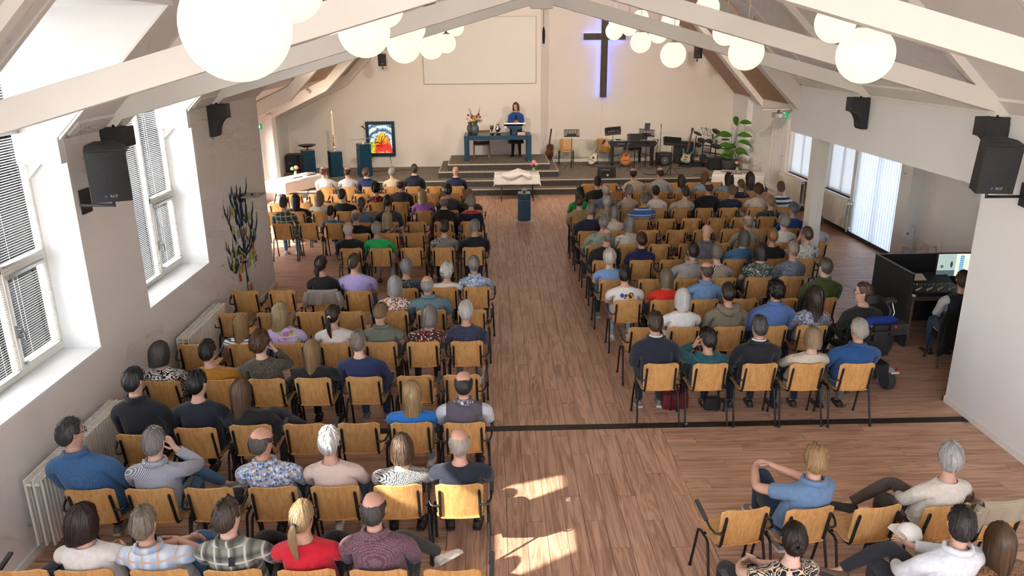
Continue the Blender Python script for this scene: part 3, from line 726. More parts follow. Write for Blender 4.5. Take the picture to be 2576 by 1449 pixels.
EYEM = MB().ball((0, 0, 0), .0095, 10, 8).mesh('eye', EYE, smooth='all')
MOUTHM = MB().ball((0, 0, 0), (.022, .006, .007), 10, 6).mesh('mouth', LIPS, smooth='all')
BROWM = MB().tube([(-.018, -.004, 0), (-.006, .001, .004), (.008, .002, .004), (.02, -.004, 0)], [.002, .0035, .0035, .0015], 6).mesh('eyebrow', pmat('brow_hair', (.10, .07, .05), .7, .2, 60), smooth='all')
FRM = pmat('glasses_frame', (.03, .03, .035), .3, .2, 30)
SHOEM = {'dark': pmat('shoe_dark', (.035, .03, .028), .5, .2, 15), 'white': pmat('shoe_white', (.70, .68, .64), .55, .06, 15), 'brown': pmat('shoe_brown', (.13, .075, .045), .5, .2, 15), 'grey': pmat('shoe_grey', (.22, .21, .19), .6, .15, 15)}
SOLE = pmat('shoe_sole', (.62, .60, .55), .7, .08, 20)
BELT = pmat('hair_tie', (.03, .03, .04), .7, .2, 30)
# ------------------------------------------------------------------ people: the body cage
S8 = [(0, 1), (.76, .76), (1, 0), (.76, -.76), (0, -1), (-.76, -.76), (-1, 0), (-.76, .76)]
def rot_between(a, b): return a.rotation_difference(b)
def build_person(name_label, loc, rz, P):
    """P: dict with joints in local metres (facing +y), clothing and hair"""
    V = []; F = []; tags = []           # cage vertices, faces, (group, ring) per face
    def ring(c, X, Y, a, b, off=(0,)*8):
        s = len(V)
        for i, (px, py) in enumerate(S8): V.append(c+X*(a*px)+Y*(b*py)+(Y*off[i] if off[i] else Vector()))
        return list(range(s, s+8))
    ex, ey, ez = Vector((1, 0, 0)), Vector((0, 1, 0)), Vector((0, 0, 1))
    pel, nb, hc = Vector(P['pelvis']), Vector(P['neck']), Vector(P['head'])
    W = P.get('w', 1.0); D = P.get('d', 1.0); HS = P.get('hs', 1.06); sh = P.get('sh', .175)
    up = nb-pel; L = up.length
    cen = lambda f, back=0.0: pel+up*f+Vector((0, -back, 0))
    tw = Vector((cos(P.get('twist', 0)), sin(P.get('twist', 0)), 0)); tf = Vector((-tw.y, tw.x, 0))
    rs = [ring(pel+Vector((0, .01, -.085)), ex, ey, .165*W, .125*D), ring(pel+Vector((0, 0, .01)), ex, ey, .19*W, .145*D),
          ring(cen(.33, .005), ex, ey, .172*W, .132*D, (.02*(D-.9), 0, 0, 0, 0, 0, 0, 0)), ring(cen(.60, .016), tw, tf, .178*W, .132*D),
          ring(cen(.80, .016), tw, tf, (sh+.012), .118*D)]
    r5 = ring(cen(.965, .012), tw, tf, sh*1.02, .062)
    for i in (0, 4): V[r5[i]] += ez*.005
    for i in (2, 6): V[r5[i]] += -ez*.028
    r6 = ring(nb+ez*.012, tw, tf, .066*HS, .064*HS); rs += [r5, r6]
    def quads(r, q, grp, skip=()):
        n = len(r)
        for i in range(n):
            if i in skip: continue
            F.append((r[i], r[(i+1) % n], q[(i+1) % n], q[i])); tags.append(grp)
    for k in range(6): quads(rs[k], rs[k+1], ('torso', k), (1, 2, 5, 6) if k == 4 else ())
    # head
    hy, hp = P.get('turn', 0), P.get('nod', 0)
    q = Matrix.Rotation(hy, 3, 'Z') @ Matrix.Rotation(hp, 3, 'X') @ Matrix.Rotation(P.get('tiltz', 0), 3, 'Y')
    hx_, hf, hu = q @ ex, q @ ey, q @ ez
    nm = ring(nb.lerp(hc+hu*(-.085*HS)-hf*.018, .55), tw, (tf+hf).normalized(), .054*HS, .056*HS)
    quads(r6, nm, ('neck', 0)); prev = nm
    for (h, hw, fr, bk) in ((-.108, .052, .070, -.052), (-.07, .066, .094, -.074), (-.025, .074, .096, -.094), (.015, .0775, .090, -.106), (.05, .078, .098, -.110), (.088, .068, .082, -.096), (.114, .040, .044, -.056)):
        s = len(V)
        for px, py in S8:
            V.append(hc+hx_*(hw*px*HS)+hf*((fr if py > 0 else -bk)*py*HS)+hu*(h*HS))
        r = list(range(s, s+8)); quads(prev, r, ('head', 0)); prev = r
    V.append(hc+hu*(.124*HS)-hf*.008); top = len(V)-1
    for i in range(0, 8, 2): F.append((prev[i], prev[(i+1) % 8], prev[(i+2) % 8], top)); tags.append(('head', 0))
    def loose(vs, fs, grp):
        o = len(V); V.extend(vs)
        for f in fs: F.append(tuple(i+o for i in f)); tags.append(grp)
    hp_ = lambda x, y, z: hc+(hx_*x+hf*y+hu*z)*HS
    # nose and ears, rooted in the head
    loose([hp_(-.017, .078, -.035), hp_(.017, .078, -.035), hp_(.009, .082, .02), hp_(-.009, .082, .02), hp_(-.011, .118, -.038), hp_(.011, .118, -.038), hp_(.005, .098, .018), hp_(-.005, .098, .018)],
          [(0, 3, 2, 1), (4, 5, 6, 7), (0, 1, 5, 4), (1, 2, 6, 5), (2, 3, 7, 6), (3, 0, 4, 7)], ('head', 1))
    for s in (-1, 1):
        loose([hp_(s*.066, .012, -.032), hp_(s*.066, -.022, -.028), hp_(s*.068, -.026, .028), hp_(s*.068, .012, .026), hp_(s*.084, .006, -.030), hp_(s*.094, -.026, -.018), hp_(s*.096, -.032, .030), hp_(s*.086, .006, .024)],
              [(0, 3, 2, 1), (4, 5, 6, 7), (0, 1, 5, 4), (1, 2, 6, 5), (2, 3, 7, 6), (3, 0, 4, 7)], ('head', 1))
    # limbs
    def limb(first, order_c, path, radii, d0, u0, side, grp, flat=None):
        """rings of 6 from a hole loop; radii (ru, rw); frame carried along by smallest rotation"""
        prev = first; d, u = d0.copy(), u0.copy(); w = d.cross(u)*(1 if (side > 0) == (grp == 'leg') else -1)
        out = []
        for i in range(len(path)):
            a = path[i]-(path[i-1] if i else order_c); b = (path[i+1]-path[i]) if i+1 < len(path) else a
            nd = (a.normalized()+b.normalized()).normalized(); q = d.rotation_difference(nd); d = nd; u = (q @ u).normalized(); w = (q @ w).normalized()
            s = len(V)
            for k in range(6):
                an = ANG[grp][k]; V.append(path[i]+u*(cos(an)*radii[i][0])+w*(sin(an)*radii[i][1]))
            r = list(range(s, s+6)); quads(prev, r, (grp+('R' if side > 0 else 'L'), i)); out.append(r); prev = r
        return out, d, u, w
    ANG = {'arm': [radians(k*60) for k in range(6)], 'leg': [radians(x) for x in (-30, 30, 90, 150, 210, 270)]}
    joints = P['joints']
    for side, nmS in ((1, 'R'), (-1, 'L')):
        # arm
        if side > 0: loop = [r5[2], r5[1], rs[4][1], rs[4][2], rs[4][3], r5[3]]
        else: loop = [r5[6], r5[7], rs[4][7], rs[4][6], rs[4][5], r5[5]]
        E, Wr, hd = [Vector(j) for j in joints['arm'+nmS]]
        S = (V[loop[0]]+V[loop[3]])/2+tw*(side*.012)
        d0 = (tw*side+Vector((0, 0, -.9))).normalized(); u0 = (tw*side*.9+ez).normalized()
        T = P.get('arm', 1.0)
        path = [S.lerp(E, .14)+tw*side*.018, S.lerp(E, .5), E.lerp(S, .10), E.lerp(Wr, .10), E.lerp(Wr, .45), E.lerp(Wr, .88), Wr]
        rad = [(.060*T, .066*T), (.052*T, .056*T), (.047*T, .050*T), (.046*T, .046*T), (.043*T, .044*T), (.031*T, .034*T), (.026, .032)]
        rings, d, u, w = limb(loop, S, path, rad, d0, u0, side, 'arm')
        # hand: palm rings continue the wrist, fingers are rooted in the palm
        hd = hd.normalized(); pw = hd.cross(u).normalized()*(-side); pn = u
        pn = (pn-hd*pn.dot(hd)).normalized(); pw = pn.cross(hd).normalized()*side
        prev = rings[-1]
        for dist, a, b in ((.035, .017, .040), (.075, .014, .043), (.088, .008, .036)):
            c = Wr+hd*dist; s = len(V)
            for k in range(6): V.append(c+pn*(cos(ANG['arm'][k])*a)+pw*(sin(ANG['arm'][k])*b))
            r = list(range(s, s+6)); quads(prev, r, ('hand', 0)); prev = r
        F.append(tuple(prev)); tags.append(('hand', 0))
        curl = P.get('curl', .55)
        for k, (o, ln) in enumerate(((-.030, .062), (-.010, .074), (.011, .069), (.031, .054))):
            c0 = Wr+hd*.072+pw*(o); dd = hd.copy(); pts = [c0]
            for sgi in range(3):
                dd = (dd*cos(curl*(.5+.35*sgi))-pn*sin(curl*(.5+.35*sgi))).normalized(); pts.append(pts[-1]+dd*ln*(.42, .33, .25)[sgi])
            fing(V, F, tags, pts, (.0100, .0095, .0085, .006), pw)
        tb = Wr+hd*.022+pw*(.034); tdir = (hd*.62+pw*.62-pn*.25).normalized()
        fing(V, F, tags, [tb, tb+tdir*.032, tb+tdir*.052+hd*.012, tb+tdir*.06+hd*.03-pn*.004], (.013, .0115, .010, .007), pn)
        # leg
        mid = None
        if side > 0:
            V.append(pel+Vector((0, .015, -.125))); cm = len(V)-1
        r0 = rs[0]
        loop = [r0[0], r0[1], r0[2], r0[3], r0[4], cm] if side > 0 else [r0[0], r0[7], r0[6], r0[5], r0[4], cm]
        K, A, toe = [Vector(j) for j in joints['leg'+nmS]]
        Hh = pel+Vector((side*.088*W, .015, -.055)); T = P.get('leg', 1.0)
        path = [Hh.lerp(K, .24), Hh.lerp(K, .62), K.lerp(Hh, .07), K.lerp(A, .09), K.lerp(A, .38), K.lerp(A, .78), A]
        rad = [(.092*T, .092*T), (.078*T, .080*T), (.062*T, .062*T), (.058*T, .058*T), (.058*T, .056*T), (.043*T, .043*T), (.037, .037)]
        rings, d, u, w = limb(loop, Hh, path, rad, Vector((0, 0, -1)), Vector((0, 1, 0)), side, 'leg')
        td = (toe-A).normalized(); dn = (A-K).normalized(); prev = rings[-1]
        fu = -dn; fu = (fu-td*fu.dot(td)).normalized(); fwid = td.cross(fu)*side
        for dist, drop, a, b in ((.03, .05, .045, .036), (.10, .062, .030, .040), (.16, .070, .018, .034)):
            c = A+td*dist-fu*drop*.9; s = len(V)
            for k in range(6): an = ANG['leg'][k]; V.append(c+fu*(cos(an)*a)+fwid*(sin(an)*b))
            r = list(range(s, s+6)); quads(prev, r, ('foot', 0)); prev = r
        F.append(tuple(prev)); tags.append(('foot', 0))
        P['foot'+nmS] = (A, td, fu, fwid)
    root = thing('person', name_label, 'person', loc, rz, P.get('group'))
    lv = P.get('lv', 2)
    def sub(o, l=None):
        m = o.modifiers.new('smooth', 'SUBSURF'); m.levels = m.render_levels = lv if l is None else l
        return o
    bm_me = bpy.data.meshes.new('body'); bm_me.from_pydata([tuple(v) for v in V], [], F)
    bm = bmesh.new(); bm.from_mesh(bm_me); bmesh.ops.recalc_face_normals(bm, faces=bm.faces[:]); bm.normal_update()
    N = [v.normal.copy() for v in bm.verts]; FV = [[v.index for v in f.verts] for f in bm.faces]; bm.to_mesh(bm_me); bm.free()
    bm_me.materials.append(skin(P.get('skin', 'd9a184'))); bm_me.shade_smooth()
    sub(put('body', bm_me, root))
    def garment(name, keep, off, mat, trim=None):
        idx = {}; vs = []; fs = []
        for f, tg in zip(FV, tags):
            if not keep(tg): continue
            for i in f:
                if i not in idx: idx[i] = len(vs); vs.append(V[i]+N[i]*off(i) if callable(off) else V[i]+N[i]*off)
            fs.append([idx[i] for i in f])
        me = bpy.data.meshes.new(name); me.from_pydata([tuple(v) for v in vs], [], fs); me.materials.append(mat); me.shade_smooth()
        o = put(name, me, root); sub(o)
        if lv > 1: so = o.modifiers.new('thickness', 'SOLIDIFY'); so.thickness = .004; so.offset = 1
        return o
    slv = P.get('sleeve', 'l'); nS = {'s': 1, 'l': 5, 'j': 5, 'h': 5}[slv]
    loose_ = {'s': .014, 'l': .013, 'j': .017, 'h': .018}[slv]
    tr = garment('trousers', lambda t: t[0] in ('legR', 'legL') and t[1] <= 6 or (t[0] == 'torso' and t[1] == 0) or (t[0] == 'foot' and P.get('tights')), .009, cloth('plain:'+P['trousers']))
    shirt = garment('jacket' if slv == 'j' else 'shirt', lambda t: t[0] == 'torso' or (t[0] in ('armR', 'armL') and t[1] <= nS), loose_, cloth(P['shirt']))
    # collar, hood
    def collar(mat, rr, hgt, out, name='collar'):
        n = 18; vs = []; fs = []
        for j, (dr, dz) in enumerate(((.0, -.012), (.003, hgt), (out, hgt*.82), (out+.008, -.006))):
            for i in range(n):
                a = radians(28)+2*pi*i/n*(1-56/360)+0; a = radians(90+28)+(2*pi-radians(56))*i/(n-1)
                vs.append(nb+ez*(.012+dz+(.012 if sin(a) < 0 else 0))+tw*(cos(a)*(rr+dr))+tf*(sin(a)*(rr+dr)))
        for j in range(3):
            for i in range(n-1): fs.append((j*n+i, j*n+i+1, (j+1)*n+i+1, (j+1)*n+i))
        me = bpy.data.meshes.new(name); me.from_pydata([tuple(v) for v in vs], [], fs); me.materials.append(mat); me.shade_smooth()
        o = put(name, me, root); so = o.modifiers.new('thickness', 'SOLIDIFY'); so.thickness = .003
    if slv == 'j':
        collar(cloth(P['shirt']), .078*HS, .022, .026); collar(cloth('plain:dadada'), .066*HS, .036, .006, 'shirt_collar')
    elif P.get('collar'): collar(cloth(P['shirt'].replace('collars:', 'floral:') if P['shirt'].startswith('collars') else P['shirt']), .070*HS, .034, .020)
    if slv == 'h':
        pts = []
        for i in range(13):
            a = radians(60)+radians(240)*i/12+radians(90-60)+radians(30)
            a = radians(90+50)+radians(260)*i/12
            pts.append(nb+ez*(.012-.055*max(0, -sin(a))**2)+tw*(cos(a)*.105)+tf*(sin(a)*.105-.012))
        MB().tube(pts, [.018]+[.034+.016*sin(pi*i/12) for i in range(1, 12)]+[.018], 10).build('hood', cloth(P['shirt']), root, smooth='all')
    # shoes
    sm = SHOEM[P.get('shoes', 'dark')]
    for nmS in 'RL':
        A, td, fu, fx = P['foot'+nmS]
        vs = []; fs = []; secs = ((-.07, .030, .055), (-.05, .037, .075), (.0, .040, .085), (.06, .042, .062), (.13, .047, .050), (.18, .042, .040), (.205, .022, .028))
        for dx, hw, hh in secs:
            for px, pz in ((-1, 0), (-1, .45), (-.62, .92), (0, 1), (.62, .92), (1, .45), (1, 0)):
                vs.append(A+td*(dx+.01)+fx*(px*hw)+fu*(-.088+pz*hh))
        n = 7
        for i in range(len(secs)-1):
            for k in range(n): fs.append((i*n+k, i*n+(k+1) % n, (i+1)*n+(k+1) % n, (i+1)*n+k))
        fs += [tuple(range(n)), tuple((len(secs)-1)*n+k for k in range(n))]
        o = MB().add(vs, fs).build('shoe', sm, root, smooth='all'); sub(o, 1)
        vs = []; fs = []
        for dx, hw, hh in secs:
            for px, pz in ((-1.06, .012), (1.06, .012), (1.06, -.012), (-1.06, -.012)): vs.append(A+td*(dx*1.03+.01)+fx*(px*hw)+fu*(-.088+pz))
        for i in range(len(secs)-1):
            for k in range(4): fs.append((i*4+k, i*4+(k+1) % 4, (i+1)*4+(k+1) % 4, (i+1)*4+k))
        fs += [(0, 1, 2, 3), tuple(len(secs)*4-4+k for k in range(4))]
        MB().add(vs, fs).build('sole', SOLE if P.get('shoes') in ('white', 'grey') else SHOEM['dark'], o)
    # face
    Q = q.to_euler()
    for s in (-1, 1):
        put('eye', EYEM, root, hp_(s*.031, .0820, .012), Q); put('eyebrow', BROWM, root, hp_(s*.034, .0905, .036), Q)
    put('mouth', MOUTHM, root, hp_(0, .0885, -.066), Q)
    if P.get('glasses'):
        mb = MB()
        for s in (-1, 1):
            mb.tube([hp_(s*.035+.026*cos(a), .104-.010*abs(cos(a))*(1 if s*cos(a) > 0 else 0), .008+.019*sin(a)) for a in [i*pi/6 for i in range(13)]], .0022, 5, False)
            mb.tube([hp_(s*.060, .094, .014), hp_(s*.086, .03, .018), hp_(s*.087, -.03, .012), hp_(s*.084, -.042, -.01)], .0022, 5)
        mb.tube([hp_(-.010, .108, .012), hp_(.010, .108, .012)], .002, 5)
        mb.build('glasses', FRM, root, smooth='all')
    hair(root, P, hc, hx_, hf, hu, HS, nb)
    P['shirt_obj'] = shirt; P['hp_'] = hp_
    return root
def fing(V, F, tags, pts, rad, side):
    n = 5; o = len(V)
    for i, p in enumerate(pts):
        d = (pts[min(i+1, len(pts)-1)]-pts[max(i-1, 0)]).normalized(); s = (side-d*side.dot(d)).normalized(); t = d.cross(s)
        for k in range(n): a = 2*pi*k/n; V.append(p+(s*cos(a)+t*sin(a))*rad[i]*1.15)
    for i in range(len(pts)-1):
        for k in range(n): F.append((o+i*n+k, o+i*n+(k+1) % n, o+(i+1)*n+(k+1) % n, o+(i+1)*n+k)); tags.append(('hand', 1))
    F.append(tuple(o+k for k in range(n))[::-1]); F.append(tuple(o+(len(pts)-1)*n+k for k in range(n))); tags += [('hand', 1)]*2
# ------------------------------------------------------------------ hair
def sstep(a, b, x): t = min(1, max(0, (x-a)/(b-a))); return t*t*(3-2*t)
def interp(x, xs, ys):
    if x <= xs[0]: return ys[0]
    for i in range(len(xs)-1):
        if x <= xs[i+1]: return ys[i]+(ys[i+1]-ys[i])*(x-xs[i])/(xs[i+1]-xs[i])
    return ys[-1]
def hair(root, P, hc, hx, hf, hu, HS, nb):
    st = P.get('hair', 'short')
    if st == 'shaved': return
    rnd = random.Random(P.get('seed', 1)); col = hairmat(P.get('haircol', '4a3728'))
    far = P.get('lv', 2) < 2
    NU, NS = (36, 10) if far else (64, 16)
    TH = {'short': .007, 'short2': .013, 'shortbob': .018, 'bob': .019, 'mid': .017, 'long': .014, 'longcurly': .024, 'curly': .026, 'messy': .012, 'pony': .008, 'bun': .009, 'baldband': .007}[st]
    drop = {'bob': -.12, 'mid': -.19, 'long': -.36, 'longcurly': -.30, 'shortbob': -.085}.get(st, 0)
    rough = {'curly': .012, 'longcurly': .009, 'short': .004, 'short2': .005, 'messy': .006, 'shortbob': .004}.get(st, .0025)
    ph = [rnd.uniform(0, 6.28) for _ in range(10)]
    def ridge(f, s):
        v = sum(sin(f*k+ph[i]+s*(1.5+i)) for i, k in enumerate((5, 9, 14, 21, 33)))/5
        if st in ('curly', 'longcurly'): v = .5*v+.9*sin(f*11+ph[5]+7*sin(s*9+ph[6]))*sin(s*16+ph[7]+3*sin(f*5))
        return v
    if st == 'baldband':
        phs = [radians(62+236*i/(NU-1)) for i in range(NU)]; closed = False
    else: phs = [2*pi*i/NU for i in range(NU)]; closed = True
    V = []; UV = []
    for i, f in enumerate(phs):
        fd = math.degrees(min(f, 2*pi-f))
        low = interp(fd, (0, 35, 60, 75, 97, 110, 140, 180), (46, 42, 26, 2, 8, -22, -42, -46) if not drop and st != 'curly' else (44, 40, 24, -8, -4, -36, -50, -54))
        topd = 88
        if st == 'baldband': topd = interp(fd, (62, 90, 140, 180), (14, 26, 34, 36))
        dz = 0
        if drop: dz = drop*sstep(48, 78, fd); low = low+( -6-low)*sstep(48, 78, fd) if True else low
        for j in range(NS):
            s = j/(NS-1)
            k = .62 if drop else 1.0
            if dz and s > k: th = radians(-6); fall = (s-k)/(1-k)
            else: th = radians(topd+(low-topd)*min(1, s/k)); fall = 0
            if st == 'baldband': t2 = TH*(.35+.65*sin(pi*min(1, s*1.0)))
            else: t2 = TH*(1 if s < .8 or drop else 1-.55*(s-.8)/.2)
            t2 += rough*ridge(f, s)+rnd.uniform(-1, 1)*rough*.35
            if st in ('short', 'short2') and th > radians(40): t2 += .006
            cx, cyy, cz = sin(f)*cos(th), cos(f)*cos(th), sin(th)
            x = cx*(.079+t2); y = cyy*((.096 if cyy > 0 else .110)+t2)+(0 if drop else 0); z = cz*((.121 if cz > 0 else .112)+t2)
            if fall:
                tot = dz
                z += tot*fall; wv = .010*sin(fall*7+ph[3]+f*2) if st == 'longcurly' else .003*sin(fall*5+f*3)
                sc = 1+(.10 if st in ('bob', 'shortbob') else .02)*sin(pi*min(1, fall*.8))-(.16*fall if st in ('bob', 'shortbob') else .26*fall if st == 'long' else .10*fall)
                x = x*sc+wv; y = y*(1+.05*fall)-(.05*fall if drop < -.15 and cyy > -.3 else .012*fall)+wv
                p = hc+(hx*x+hf*y+hu*(sin(radians(-6))*.11))*HS+Vector((0, 0, dz*fall*HS))
            else: p = hc+(hx*x+hf*y+hu*z)*HS
            V.append(tuple(p)); UV.append((i/(NU-1) if not closed else i/NU, s))
    F = []
    grid = list(V)
    for i in range(NU if closed else NU-1):
        i2 = (i+1) % NU
        for j in range(NS-1): F.append((i*NS+j, i2*NS+j, i2*NS+j+1, i*NS+j+1))
    if closed: F.append(tuple(i*NS for i in range(NU))[::-1])
    # loose strands lifted off the cap, so that the outline is hair and not a shell
    nst = (90 if far else 420)
    for _ in range(nst):
        i = rnd.randrange(NU); j = rnd.randrange(0, max(1, NS-4)); ln = 3 if st in ('short', 'baldband', 'curly', 'short2') else rnd.randrange(3, NS-j) if NS-j > 3 else 3
        wd = rnd.uniform(.0025, .006)*(1.6 if far else 1); lift = rnd.uniform(.002, .011 if st in ('short', 'short2', 'curly', 'messy', 'longcurly') else .006); sw = rnd.uniform(-.012, .012)
        o = len(V); k = 0; i2 = (i+1) % NU if closed else min(NU-1, i+1)
        rows = [min(NS-1, j+ln*q/3) for q in range(4)]
        for q, rr in enumerate(rows):
            a, b = int(rr), min(NS-1, int(rr)+1); f = rr-a
            p = Vector(grid[i*NS+a]).lerp(Vector(grid[i*NS+b]), f); p2 = Vector(grid[i2*NS+a]).lerp(Vector(grid[i2*NS+b]), f); side = p2-p
            side = side.normalized() if side.length > 1e-5 else hx
            n = (p-hc); n.z *= .6 if not drop else .1; n = n.normalized() if n.length > 1e-6 else hu
            c = p+n*(.001+lift*(q/3)**1.3)+side*sw*(q/3)**2; w_ = wd*(1, .9, .6, .08)[q]
            V += [tuple(c-side*w_), tuple(c+side*w_)]; UV += [(i/NU+rnd.random()*.02, rr/NS)]*2
        for q in range(3): F.append((o+2*q, o+2*q+1, o+2*q+3, o+2*q+2))
    me = bpy.data.meshes.new('hair'); me.from_pydata(V, [], F); uvl = me.uv_layers.new(name='UVMap')
    for lp in me.loops: uvl.data[lp.index].uv = UV[lp.vertex_index]
    me.materials.append(col); me.shade_smooth(); h = put('hair', me, root)
    
    def tail(path, rad, name):
        n = 12; V = []; UV = []; F = []
        for i, p in enumerate(path):
            d = (path[min(i+1, len(path)-1)]-path[max(0, i-1)]).normalized(); u = d.cross(hx).normalized() if abs(d.dot(hx)) < .9 else d.cross(hf).normalized(); w = d.cross(u)
            for k in range(n):
                a = 2*pi*k/n; r = rad[i]*(1+.13*sin(k*2.7+i*.5+ph[k % 10])); V.append(tuple(p+(u*cos(a)+w*sin(a))*r)); UV.append((k/n, i/len(path)))
        for i in range(len(path)-1):
            for k in range(n): F.append((i*n+k, i*n+(k+1) % n, (i+1)*n+(k+1) % n, (i+1)*n+k))
        F += [tuple(range(n))[::-1], tuple((len(path)-1)*n+k for k in range(n))]
        me = bpy.data.meshes.new(name); me.from_pydata(V, [], F); uvl = me.uv_layers.new(name='UVMap')
        for lp in me.loops: uvl.data[lp.index].uv = UV[lp.vertex_index]
        me.materials.append(col); me.shade_smooth(); o = put(name, me, h); o.modifiers.new('smooth', 'SUBSURF').levels = 1
    H = lambda x, y, z: hc+(hx*x+hf*y+hu*z)*HS
    if st in ('pony', 'messy'):
        b = H(0, -.112, .0 if st == 'pony' else -.03); ln = .24 if st == 'pony' else .12
        pts = [H(0, -.09, .0 if st == 'pony' else -.03), b+hf*-.02, b-hf*.045+Vector((0, 0, -.03)), b-hf*.05+Vector((0, 0, -.35*ln)), b-hf*.042+Vector((0, 0, -.7*ln)), b-hf*.035+Vector((.01, 0, -ln)), b-hf*.03+Vector((.015, 0, -1.15*ln))]
        tail(pts, [.014, .017, .028, .033, .028, .018, .004] if st == 'pony' else [.02, .024, .036, .042, .036, .02, .006], 'ponytail')
        MB().lathe([(.020, -.008), (.022, 0), (.020, .008)], tuple(b-hf*.016), 12, 'y').build('hair_tie', WHITE if P.get('whitetie') else BELT, h, smooth='all')
    if st == 'bun':
        b = H(0, -.135, .025); pts = [b+(hx*cos(a)*.028+hu*sin(a)*.028) for a in [i*pi/5 for i in range(12)]]
        tail(pts, [.022]*12, 'bun')
    if P.get('clip'): MB().ball(tuple(H(.0, -.10, .095)), (.022, .012, .03), 10, 6).build('hair_clip', pmat('pink_clip', (.85, .35, .45), .4), h, smooth='all')
